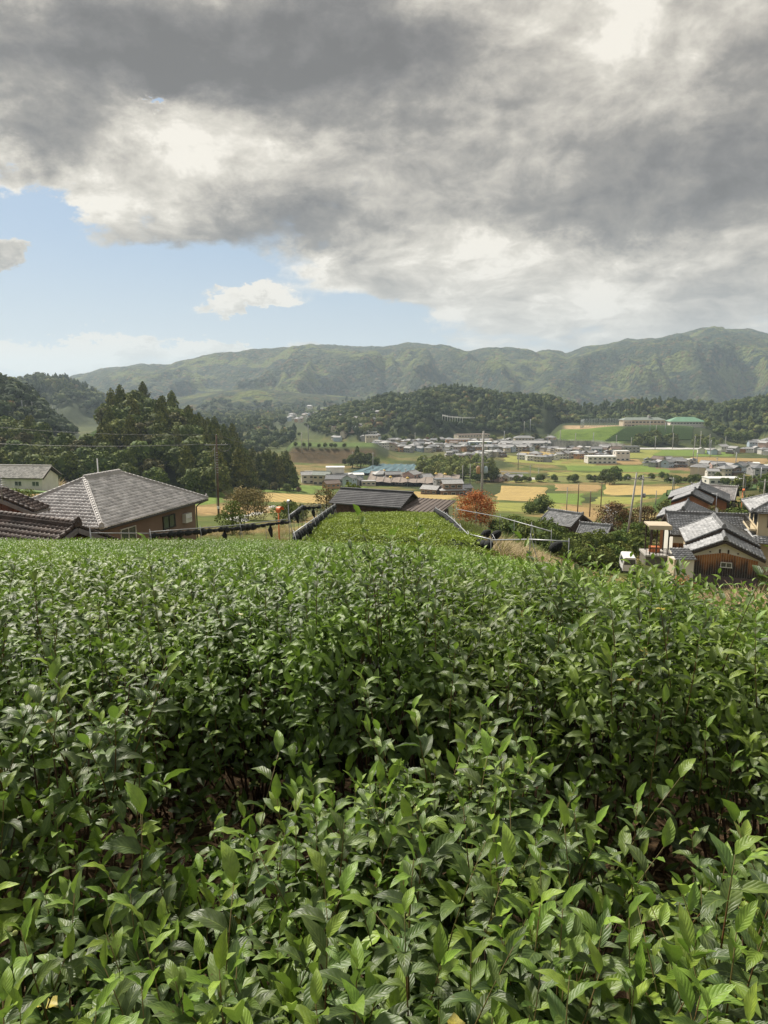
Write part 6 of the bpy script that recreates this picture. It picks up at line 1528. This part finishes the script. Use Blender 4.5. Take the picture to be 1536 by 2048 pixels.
for k in range(8): mb.tube([(1.1 - .11 * k, 0, 2.4 * k), (-.5 + .05 * k, .9 - .1 * k, 2.4 * (k + 1))], .08, 3)
mb.build('lattice', M_METAL, t_)

# ------------------------------------------------------------------ poles and wires
def insulator(mb, p, m=0): mb.lathe([(.02, 0), (.06, .02), (.04, .07), (.065, .1), (.02, .16)], 7, m, c=p)
g = at(437, 128); topz = atv(441, 870, 128).z
t_ = thing('wooden_utility_pole', 'tall brown utility pole with drooping cable loops, between hip roof and cedars', 'utility pole', g, R(15)); hp = topz - g.z
MB().tube([(0, 0, -.5), (.15, 0, hp)], [.21, .14], 9).build('pole', M_POLEWOOD, t_)
MB().bar((-1.9, 0, hp - 1.75), (2.1, 0, hp - 1.75), .12, .14).build('crossarm', M_METAL, t_)
MB().bar((-.6, 0, hp - 6.0), (1.0, 0, hp - 6.0), .1, .12).build('lower_crossarm', M_POLEWOOD, t_)
mb = MB()
for x in (-1.6, -1.0, 1.0, 1.7): insulator(mb, (x, 0, hp - 1.66))
insulator(mb, (.15, 0, hp)); mb.build('insulators', M_FRAME, t_)
for sx, w in ((-1, 2.2), (1, 2.7)):
    pts = [(sx * (.3 + (w) * math.sin(a) ** .8), .05, hp - 1.9 - 1.15 * math.sin(a) * (1.2 - math.cos(a) * .4) - .2 * (1 - math.cos(a))) for a in np.linspace(.05, math.pi - .05, 12)]
    MB().tube([(sx * .3, .05, hp - 1.8), (sx * w * .9, .05, hp - 1.7), (sx * w, .05, hp - 2.2), (sx * w * .75, .05, hp - 2.9), (sx * w * .4, .05, hp - 3.0), (sx * .2, .05, hp - 2.3)], .045, 5).build('cable_loop', M_WIRE, t_)
mb = MB()
for k in range(9): mb.box(-.05, .25 + .1 * (k % 2), -.28, -.18, hp - 3.2 - .45 * k, hp - 3.05 - .45 * k)
mb.tube([(-.25, -.1, hp - 2), (-.28, -.1, 2.2)], .04, 5); mb.build('brackets', M_METAL, t_)
MB().box(-.24, .22, -.24, .02, 1.6, 2.1).build('marker_plate', M_FRAME, t_)
W1 = g + Vector((0, 0, hp)); W2 = g + Vector((-1.2, 0, hp - 1.6))
def wire(name, lab, a, b, sag, r=.022, n=18):
    pts = [a.lerp(b, i / n) - a - Vector((0, 0, 4 * sag * (i / n) * (1 - i / n))) for i in range(n + 1)]
    return tag(MB().tube(pts, r, 4).build(name, M_WIRE, loc=a), lab, 'cable')
wire('overhead_cable', 'upper thin cable crossing the left woods to the brown utility pole', atv(-150, 838, 128), W1 + Vector((.1, 0, .1)), 1.0, .018)
wire('overhead_cable', 'lower thin cable crossing the left woods to the brown utility pole', atv(-150, 878, 128), W2, .8, .026)
wire('overhead_cable', 'thin cable leaving the brown utility pole towards the cedar stand', W1 + Vector((.2, 0, 0)), atv(640, 905, 190), 1.2, .03)
# concrete pole with two transformers
g = at(962, 96); hp = atv(965, 862, 96).z - g.z
t_ = thing('transformer_pole', 'pale concrete pole with orange and grey transformer cans beside the persimmon tree', 'utility pole', g, R(-4))
MB().tube([(0, 0, -.5), (.1, 0, hp)], [.20, .13], 10).build('pole', M_CONC, t_)
zt = atv(965, 940, 96).z - g.z
for s, m, h in ((-1, mat('orange_can', (0.50, 0.30, 0.17), (0.38, 0.24, 0.15), 5, .5), .95), (1, mat('grey_can', (0.42, 0.52, 0.56), (0.30, 0.38, 0.42), 5, .45), .85)):
    MB().lathe([(.001, -h / 2), (.26, -h / 2), (.28, -h * .3), (.28, h * .3), (.24, h / 2), (.1, h / 2 + .08), (.001, h / 2 + .08)], 14, c=(s * .5, -.1, zt)).build('transformer', m, t_)
    mb = MB(); insulator(mb, (s * .42, -.1, zt + h / 2)); insulator(mb, (s * .62, -.1, zt + h / 2)); mb.build('bushing', M_FRAME, t_)
    MB().bar((0, 0, zt - .2), (s * .5, -.05, zt - .2), .1, .1).build('bracket', M_METAL, t_)
MB().bar((-.9, 0, zt + 1.0), (.9, 0, zt + 1.0), .08, .1).build('crossarm', M_METAL, t_)
mb = MB()
for k in range(4): mb.box(.0, .32, -.2, -.1, zt + 1.4 + k * .42, zt + 1.5 + k * .42)
for k in range(10): mb.tube([(-.18 if k % 2 else .25, 0, 1.8 + .5 * k), (.03, 0, 1.8 + .5 * k)], .02, 4)
mb.build('steps', M_METAL, t_)
# the two tall poles before the farm
def conc_pole(u, vt, Y, lab, tilt=0.0, arms=((.9, .0),), name='utility_pole', r=.17, group=None, box=False):
    g = at(u, Y); hp = max(2.5, atv(u, vt, Y).z - g.z); t_ = thing(name, lab, 'utility pole', g, 0, group); t_.rotation_euler = (0, tilt, .2)
    MB().tube([(0, 0, -.5), (0, 0, hp)], [r, r * .65], 8).build('pole', M_CONC, t_)
    for w, dz in arms:
        MB().bar((-w, 0, hp - .35 - dz), (w, 0, hp - .35 - dz), .09, .1).build('crossarm', M_METAL, t_); mb = MB()
        for x in (-.9, -.3, .4, .9): insulator(mb, (x * w, 0, hp - .3 - dz))
        mb.build('insulators', M_FRAME, t_)
    if box: MB().lathe([(.001, 0), (.2, 0), (.2, .6), (.001, .62)], 9, c=(.3, -.1, hp - 3.2)).build('transformer', M_METAL, t_)
    return t_, g, hp
pa, ga, ha = conc_pole(1256, 945, 95, 'nearer left one of two tall concrete poles by the farm road', R(5.5), ((1.3, .5),), box=False)
pb, gb, hb = conc_pole(1281, 951, 101, 'right one of two tall concrete poles, carrying a small transformer', R(.5), ((1.2, .0),), box=True)
wire('overhead_cable', 'cable between the two tall concrete poles and the roof at right', gb + Vector((0, 0, hb - .5)), atv(1600, 958, 95), .8, .018)
wire('overhead_cable', 'cable running from the tall poles down past the grey sheds', ga + Vector((.6, 0, ha - .6)), atv(955, 905, 97), 1.0, .015)
for i, (u, v0, v1) in enumerate([(1133, 975, 1022), (1155, 969, 1026), (1179, 983, 1036), (1201, 965, 1023), (1311, 982, 1012), (1395, 930, 962)]):
    g = G(u, v1, 60); hp = atv(u, v0, g.y).z - g.z; t_ = thing('bare_pole', 'bare thin pole standing in the paddy fields, %s from the left' % ORD[i], 'pole', g, 0, 'bare poles in the fields')
    MB().tube([(0, 0, -.4), (0, 0, hp)], [.15, .10], 6).build('shaft', M_CONC if i in (0, 4, 5) else M_POLEWOOD, t_); MB().lathe([(.11, 0), (.13, .05), (.02, .12)], 6, c=(0, 0, hp)).build('cap', M_METAL, t_)
FP = [(604, 865, 905), (617, 850, 900), (705, 903, 935), (746, 905, 945), (797, 937, 962), (811, 937, 962), (830, 865, 892), (848, 915, 950), (925, 930, 968), (940, 928, 968), (1008, 862, 895), (1036, 905, 940), (1060, 930, 955), (1077, 936, 957),
      (1095, 868, 898), (1120, 860, 890), (1150, 866, 900), (1186, 865, 895), (1232, 870, 897), (1262, 875, 898), (1310, 872, 898), (1345, 866, 898), (1389, 872, 897), (1400, 862, 897), (1418, 868, 898), (1450, 872, 897), (1386, 895, 918), (1420, 880, 915), (1345, 955, 985),
      (1485, 948, 990), (1519, 935, 985), (1503, 940, 980), (1392, 905, 945), (1432, 915, 950), (1470, 905, 945), (1299, 842, 870), (1330, 845, 866), (1345, 850, 872), (1312, 850, 868), (45, 800, 822), (52, 810, 823), (65, 803, 823), (106, 811, 832), (116, 817, 832), (1527, 958, 1000), (1060, 838, 872), (1048, 842, 868)]
FP.sort()
for i, (u, v0, v1) in enumerate(FP):
    g = G(u, v1, 120, 1200); hp = max(4.0, atv(u, v0, g.y).z - g.z); t_ = thing('far_pole', 'thin pale utility pole far across the valley, %s from the left' % nth(i), 'utility pole', g, RNG.random(), 'distant utility poles')
    r = .13 + g.y * .00035; MB().tube([(0, 0, -.5), (0, 0, hp)], [r, r * .7], 5).build('shaft', M_CONC if i % 3 else M_METAL, t_); MB().bar((-1.0, 0, hp - .6), (1.0, 0, hp - .6), .16, .16).build('crossarm', M_METAL, t_)
# street lamp and round mirror near the farm
for (u, v0, Y, lab) in ((1345, 957, 150, 'grey street lamp at the field edge above the farm'), (1486, 958, 118, 'grey street lamp right of the long upper roof')):
    g = at(u, Y); hp = atv(u, v0, Y).z - g.z; t_ = thing('street_lamp', lab, 'street lamp', g)
    MB().tube([(0, 0, -.4), (0, 0, hp - .2), (-.25, 0, hp), (-.7, 0, hp + .05)], [.09, .07, .05, .05], 7).build('post', M_METAL, t_); MB().box(-1.1, -.65, -.13, .13, hp, hp + .12).build('lamp_head', M_FRAME, t_)
M_ORG = mat('orange_paint', (0.75, 0.20, 0.05), (0.62, 0.16, 0.05), 2, .5)
def mirror_post(u, vt, Y, lab, back=True, sc=1.0):
    g = at(u, Y); hp = atv(u, vt, Y).z - g.z; t_ = thing('traffic_mirror', lab, 'traffic mirror', g, R(58))
    MB().tube([(0, 0, -.4), (0, 0, hp - .5)], .06 * sc, 8).build('post', M_ORG if back else M_METAL, t_)
    mb = MB(); vs = [(.30 * sc * math.cos(a), 0, .30 * sc * math.sin(a)) for a in np.linspace(0, 2 * math.pi, 18, endpoint=False)]; mb.add([(x, -.04, z) for x, y, z in vs] + [(x, .06, z * .9) for x, y, z in vs], [tuple(range(18)), tuple(range(35, 17, -1))] + [(i, i + 18, (i + 1) % 18 + 18, (i + 1) % 18) for i in range(18)])
    mb.build('mirror_disc', M_ORG if back else M_METAL, t_, loc=(0, 0, hp - .3 * sc))
    mb = MB(); n = 10
    for k in range(n): a0, a1 = math.pi * k / n, math.pi * (k + 1) / n; mb.add([(.34 * sc * math.cos(a0), .05, .34 * sc * math.sin(a0)), (.34 * sc * math.cos(a1), .05, .34 * sc * math.sin(a1)), (.38 * sc * math.cos(a1), -.28, .38 * sc * math.sin(a1)), (.38 * sc * math.cos(a0), -.28, .38 * sc * math.sin(a0))], [(0, 1, 2, 3)])
    mb.build('hood', M_ORG if back else M_METAL, t_, loc=(0, 0, hp - .3 * sc))
mirror_post(557, 1014, 50, 'orange hooded traffic mirror on an orange post beside the rolled nets', True, .75)
mirror_post(577, 1000, 75, 'small round white mirror on a post before the autumn bushes', False, .8)
mirror_post(1482, 978, 116, 'round mirror on a yellowish post right of the long upper roof', True, 1.0)

# ------------------------------------------------------------------ rolled black nets on pipe frames
def net_run(lab, pts, hpost=1.2, sag=.16, drop=True, r=.13, net=True, step=.55):
    P = [atv(*p) for p in pts]; o = P[0].copy(); t_ = thing('shade_net_frame', lab, 'net frame', o)
    P = [p - o for p in P]; mb = MB(); mb.tube([p + Vector((0, 0, .10 if net else 0)) for p in P], .032, 6); mb.build('pipe', M_METAL, t_)
    rs = np.random.default_rng(int(abs(pts[0][0]))); acc = 0
    for a, b in zip(P[:-1], P[1:]):
        L = (b - a).length; n = max(1, int(L / (2.4 if net else 4.0)))
        for k in range(n + 1):
            c = a.lerp(b, k / n); w = c + o; gz = float(H(w.x, w.y)) - o.z
            MB().tube([(c.x, c.y, gz - .2), (c.x, c.y, c.z + .12)], .017, 5).build('post', M_METAL, t_)
            if k % 2 == 0: MB().tube([(c.x + .5, c.y - .5, gz), (c.x, c.y, c.z + .25)], .015, 4).build('brace', M_METAL, t_)
        if net:
            n2 = max(2, int(L / step)); vs = []
            for k in range(n2):
                s0, s1 = k / n2, (k + .93) / n2; c0, c1 = a.lerp(b, s0), a.lerp(b, s1); m_ = (c0 + c1) / 2 - Vector((0, 0, sag * (.7 + .6 * rs.random())))
                mb = MB(); rr = r * (.55 + .75 * rs.random()); mb.tube([c0 - Vector((0, 0, .05)), c0.lerp(m_, .5) - Vector((0, 0, .06)), m_, c1.lerp(m_, .5) - Vector((0, 0, .06)), c1 - Vector((0, 0, .05))], [rr * .55, rr * 1.1, rr * 1.25, rr * 1.1, rr * .55], 8)
                mb.build('net_roll', M_NET, t_)
            if drop:
                for k in range(max(1, int(L / 7))):
                    c = a.lerp(b, (k + .6) / max(1, int(L / 7))); MB().tube([c, c - Vector((.05, 0, .45)), c - Vector((-.05, 0, .95))], [.12, .17, .06], 7).build('net_tail', M_NET, t_)
    return t_
net_run('long rolled black net on a pipe frame behind the hip-roofed house side, left', [(300, 1068, 35), (400, 1060, 38), (480, 1053, 42), (578, 1041, 47)], r=.14, sag=.1)
net_run('rolled black net climbing right of the orange mirror post', [(578, 1034, 47), (604, 1014, 56), (642, 1012, 58)], r=.14, sag=.1)
net_run('rolled black net along the left edge of the lower tea plot', [(587, 1072, 28.2), (634, 1037, 42), (655, 1021, 54), (671, 1010, 66)], r=.14)
net_run('rolled black net along the right edge of the lower tea plot', [(871, 1018, 66), (893, 1031, 52), (908, 1044, 43), (935, 1072, 31.5), (982, 1084, 28)], r=.15)
net_run('bare pipe frame slanting down right of the lower tea plot', [(912, 1018, 62), (1000, 1034, 52), (1103, 1063, 40)], net=False)
net_run('bare pipe frame at the right rim of the upper tea slope', [(985, 1080, 30), (1060, 1079, 28), (1138, 1083, 26)], net=False)
net_run('bare pipe frame at the left, ending behind the hip-roofed house', [(180, 1066, 31), (300, 1067, 35)], net=False)
for i, (u, v, Y) in enumerate([(1112, 1094, 25.5), (972, 1068, 32), (992, 1070, 31)]):
    p = atv(u, v, Y); tag(MB().lathe([(.001, -.25), (.16, -.2), (.2, 0), (.13, .2), (.05, .28), (.001, .3)], 9).build('net_bundle', M_NET, loc=p, rot=(.4, .8, 0)), 'black net bundle hanging on the bare pipe frame, %s' % ['at the right rim', 'left one of the pair', 'right one of the pair'][i], 'net bundle')

# ------------------------------------------------------------------ persimmon tree, bushes and shrubs near the fields
def single(name, cat, label, pos, kind, h, r, n, size, m, seed, limbs=5, spread=.35, bark=None, core=False, parts=True):
    t_ = thing(name, label, cat, pos, 0)
    obj('crown', crown_mesh(kind, h, r, n, seed, size, m, core), t_); obj('trunk', trunk_mesh(h, .02 * h + .04, seed + 1, limbs, bark, spread), t_)
    return t_
single('persimmon_tree', 'tree', 'persimmon tree with orange-red autumn leaves, right of the board shed', at(952, 88), 'loose', 5.0, 2.9, 5200, .18, M_ORANGE, 5, 9)
single('autumn_bush', 'bush', 'wide sparse bush turning ochre, right of the brown utility pole', at(496, 118), 'loose', 5.4, 4.1, 4200, .26, M_AUTUMN, 6, 10)
single('green_bush', 'bush', 'dark green leafy bush right of the ochre bush', at(578, 112), 'bush', 3.4, 2.6, 2200, .28, M_FRESH, 7)
single('green_bush', 'bush', 'small dark bush in the gap behind the orange mirror', at(600, 118), 'bush', 2.8, 1.5, 1200, .26, M_BROAD, 8)
single('young_tree', 'tree', 'thin sparse tree with yellowing leaves left of the board shed', at(655, 92), 'loose', 5.2, 2.3, 1100, .22, M_AUTUMN, 9, 8)
single('loquat_tree', 'tree', 'green tree with large leaves peeping over the board shed roof', at(705, 84), 'round', 5.2, 1.9, 700, .38, M_FRESH, 10)
single('yellow_tree', 'tree', 'bright yellow-leaved tree behind the hip roof', at(309, 105), 'round', 5.6, 2.4, 2000, .30, M_YELLOW, 11, core=True)
single('garden_shrub', 'shrub', 'dark shrub at the foot of the brown utility pole', at(463, 66), 'bush', 3.0, 1.7, 1600, .18, M_FRESH, 12)
single('garden_shrub', 'shrub', 'leafy green shrub before the tan wall, left one', at(262, 36), 'bush', 2.6, 1.1, 1500, .12, M_FRESH, 13)
single('garden_shrub', 'shrub', 'leafy green shrub before the tan wall, right one', at(318, 37.5), 'bush', 2.75, .95, 1500, .12, M_FRESH, 14)
single('garden_shrub', 'shrub', 'green shrub behind the red boarded shed', at(24, 75), 'bush', 4.6, 2.2, 1600, .22, M_FRESH, 15)
single('garden_shrub', 'shrub', 'second green shrub behind the red boarded shed', at(50, 80), 'bush', 4.0, 2.0, 1400, .22, M_FRESH, 16)
single('rust_tree', 'tree', 'reddish brown tree beside the two tall concrete poles', at(1228, 110), 'loose', 6.0, 3.0, 2400, .25, M_RUST, 17, 7)
single('rust_tree', 'tree', 'thin reddish tree right of the tall concrete poles', at(1290, 112), 'loose', 5.0, 2.2, 1500, .25, M_RUST, 18, 7)
single('bare_tree', 'tree', 'olive-brown bushy tree between the farm roofs', at(1432, 94), 'loose', 5.6, 2.4, 2200, .20, M_OLIVE, 19, 8)
single('farm_pine', 'tree', 'dark tree right of the olive-brown tree behind the farm roofs', at(1462, 100), 'bush', 4.6, 2.0, 1500, .24, M_BROAD, 20)
single('red_shrub', 'shrub', 'shrub with orange-red leaves before the tiled lean-to', at(1378, 52), 'bush', 2.3, 1.1, 900, .11, M_ORANGE, 21)
single('garden_shrub', 'shrub', 'dark shrub with sparse red flowers before the plank gable', at(1350, 50), 'bush', 2.2, 1.2, 1200, .12, M_FRESH, 22)
rs = np.random.default_rng(91); L_ = []
for u, Y, s in [(1008, 84, .9), (1024, 80, 1.1), (1040, 78, 1.0), (1054, 74, .9), (1066, 84, 1.0), (1086, 72, 1.1), (1100, 70, 1.25), (1112, 66, 1.0), (1130, 62, .8), (1150, 64, .8), (1166, 60, .75), (1182, 66, .9), (1198, 62, .8), (1214, 66, .85), (1232, 68, 1.0), (1248, 72, .9), (1262, 66, .8), (1180, 76, 1.1), (1205, 80, 1.2), (1240, 84, 1.2), (1275, 88, 1.2), (1290, 80, 1.1), (1160, 72, .9), (1140, 74, .9), (1268, 96, 1.4), (990, 88, .7), (1075, 90, .9), (1300, 96, 1.2)]: L_.append((u, Y, s))
for i, (u, Y, s) in enumerate(sorted(L_)):
    k = ['shrub', 'dark_shrub', 'shrub'][i % 3]
    tree(k, 'garden_shrub', '%s garden shrub on the bank between tea slope and farm, %s from the left' % ('dark' if k == 'dark_shrub' else 'leafy green', nth(i)), at(u, Y), s * (1.0 if k == 'shrub' else .8), 'garden shrubs on the right bank', rs)
for i, (u, Y, s, k) in enumerate(sorted([(1405, 165, 1.2, 'dark_shrub'), (1450, 160, 1.5, 'shrub'), (1380, 170, 1.0, 'shrub'), (1500, 120, 1.6, 'dark_shrub'), (1525, 118, 1.6, 'shrub'), (1515, 100, 1.4, 'shrub'), (1478, 108, 1.3, 'dark_shrub'), (1330, 150, 1.0, 'dark_shrub'), (1060, 170, 1.3, 'shrub'), (1083, 175, 1.6, 'dark_shrub'), (1480, 205, 1.6, 'dark_shrub'), (1530, 190, 1.8, 'shrub'), (1250, 130, 1.3, 'shrub')])):
    tree(k, 'garden_shrub', '%s bush on the slope above and beside the farm, %s from the left' % ('dark' if k == 'dark_shrub' else 'green', nth(i)), at(u, Y), s, 'bushes above the farm', rs)
# trees among the village roofs
for i, (u, Y) in enumerate(sorted([(750 + 340 * rs.random(), 600 + 90 * rs.random()) for _ in range(34)] + [(600 + 150 * rs.random(), 760 + 600 * rs.random()) for _ in range(22)])):
    k = ['broad', 'olive', 'broad', 'rust', 'broad'][int(rs.integers(5))]
    tree(k, 'village_tree', '%s tree among the village roofs, %s from the left' % ({'broad': 'dark green', 'olive': 'olive', 'rust': 'brownish'}[k], nth(i)), at(u, Y), .4 + .4 * rs.random(), 'trees among the village roofs', rs)
# tall dry grass on the right bank and along the fields
M_PAMPAS = foliage_mat('dry_grass', (0.22, 0.16, 0.09), (0.50, 0.40, 0.25), .8, .2, .1)
def tufts(name, lab, spots, n, h, m, seed):
    rs = np.random.default_rng(seed); tm = leaf_template(3, 1, .035, .0, .9); P = []; D_ = []; N_ = []; Z_ = []; T_ = []
    for (x, y, s) in spots:
        b = rs.normal(0, .22 * s, (n, 2)); p = np.stack([x + b[:, 0], y + b[:, 1], H(x + b[:, 0], y + b[:, 1])], 1)
        d = unit(np.stack([b[:, 0] * 1.2 + rs.normal(0, .22, n), b[:, 1] * 1.2 + rs.normal(0, .22, n), np.full(n, 1.0)], 1)); P.append(p); D_.append(d); N_.append(unit(np.stack([-d[:, 0], -d[:, 1], .3 + 0 * d[:, 0]], 1) + rs.normal(0, .2, (n, 3)))); Z_.append(h * s * (.6 + .6 * rs.random(n))); T_.append(rs.random(n))
    return tag(obj(name, leaf_cloud(name, [np.concatenate(q) for q in (P, D_, N_, Z_, T_)], [tm], m, rs)), lab, kind='stuff')
rs = np.random.default_rng(92)
tufts('dry_grass_bank', 'tall dry grass on the bank right of the lower tea plot', [(p.x, p.y, .8 + .5 * rs.random()) for p in [at(985 + 170 * rs.random(), 27 + 16 * rs.random()) for _ in range(170)]], 46, 1.0, M_PAMPAS, 1)
tufts('pampas_grass', 'dry pampas grass at the right rim before the plank gable', [(p.x, p.y, 1.0 + .6 * rs.random()) for p in [at(1425 + 130 * rs.random(), 40 + 12 * rs.random()) for _ in range(40)]], 60, 1.4, M_PAMPAS, 2)
tufts('pampas_far_left', 'pale pampas plumes behind the clipped tea at far left', [(p.x, p.y, 1.2 + .6 * rs.random()) for p in [at(75 + 45 * rs.random(), 176 + 6 * rs.random()) for _ in range(24)]], 40, 2.2, M_PAMPAS, 3)
tufts('rough_grass_left', 'rough dry grass left of the rolled nets', [(p.x, p.y, .7 + .5 * rs.random()) for p in [at(400 + 190 * rs.random(), 48 + 30 * rs.random()) for _ in range(140)]], 34, .6, M_PAMPAS, 4)
tufts('green_grass_bank', 'green weeds on the bank right of the lower tea plot', [(p.x, p.y, .8 + .5 * rs.random()) for p in [at(915 + 150 * rs.random(), 33 + 35 * rs.random()) for _ in range(200)]], 40, .6, M_FRESH, 5)
# ------------------------------------------------------------------ parked van, antenna, small fence
g = at(1266, 61); t_ = thing('parked_van', 'white minivan parked at the foot of the slope, only its roof and windows in sight', 'van', (g.x, g.y, atv(1261, 1113, 61).z - 1.62), R(-12)); t_.scale = (.8, .8, .8)
mb = MB(); mb.prism([(-.72, .35), (.72, .35), (.74, 1.0), (.62, 1.80), (.5, 1.87), (-.5, 1.87), (-.62, 1.80), (-.74, 1.0)], 0, 3.2); mb.build('body', M_FRAME, t_)
MB().add([(-.62, -.012, 1.05), (.62, -.012, 1.05), (.54, -.012, 1.68), (-.54, -.012, 1.68)], [(0, 1, 2, 3)]).build('windscreen', M_GLASS, t_)
for s in (-1, 1):
    MB().add([(s * .745, .4, 1.05), (s * .745, 2.9, 1.05), (s * .66, 2.8, 1.62), (s * .66, .6, 1.62)], [(0, 1, 2, 3)]).build('side_window', M_GLASS, t_)
    MB().box(s * .5 - .1, s * .5 + .1, -.05, .02, .7, .85).build('headlight', M_FRAME, t_)
    for y in (.6, 2.6): w = MB(); w.tube([(s * .62, y, .3), (s * .78, y, .3)], .3, 12); w.build('wheel', M_DARKMETAL, t_)
p = atv(1430, 1038, 71); t_ = thing('roof_antenna', 'tall television antenna with dish on the white gabled farmhouse ridge', 'antenna', p)
MB().tube([(0, 0, -.1), (0, 0, 2.7)], .03, 6).build('mast', M_METAL, t_); mb = MB()
for k in range(7): mb.tube([(-.42 + .1 * k, -.3 + .02 * k, 2.6), (-.42 + .1 * k, .3 - .02 * k, 2.6)], .014, 4)
mb.tube([(-.5, 0, 2.6), (.3, 0, 2.6)], .02, 4); mb.build('aerial', M_METAL, t_)
mb = MB(); mb.lathe([(.001, 0), (.14, .03), (.24, .1)], 12); mb.build('dish', M_FRAME, t_, loc=(-.05, -.12, .95), rot=(R(75), 0, R(30)))
for a in (0, 2.1, 4.2): MB().tube([(0, 0, .7), (.35 * math.cos(a), .35 * math.sin(a), -.15)], .018, 4).build('stay', M_METAL, t_)
t_ = thing('wire_fence', 'low wire fence running along the right rim of the tea slope', 'fence', at(1120, 30)); o = t_.location.copy(); pts = [at(u, Y) - o for u, Y in ((1120, 30), (1170, 34), (1230, 40), (1290, 46), (1345, 52))]
for a, b in zip(pts[:-1], pts[1:]):
    for k in range(4): c = a.lerp(b, k / 4); w = c + o; z = float(H(w.x, w.y)) - o.z; MB().tube([(c.x, c.y, z - .2), (c.x, c.y, z + 1.15)], .03, 5).build('post', M_POLEWOOD, t_)
for z in (.4, .75, 1.1): MB().tube([p + Vector((0, 0, z)) for p in pts], .012, 4).build('wire', M_WIRE, t_)
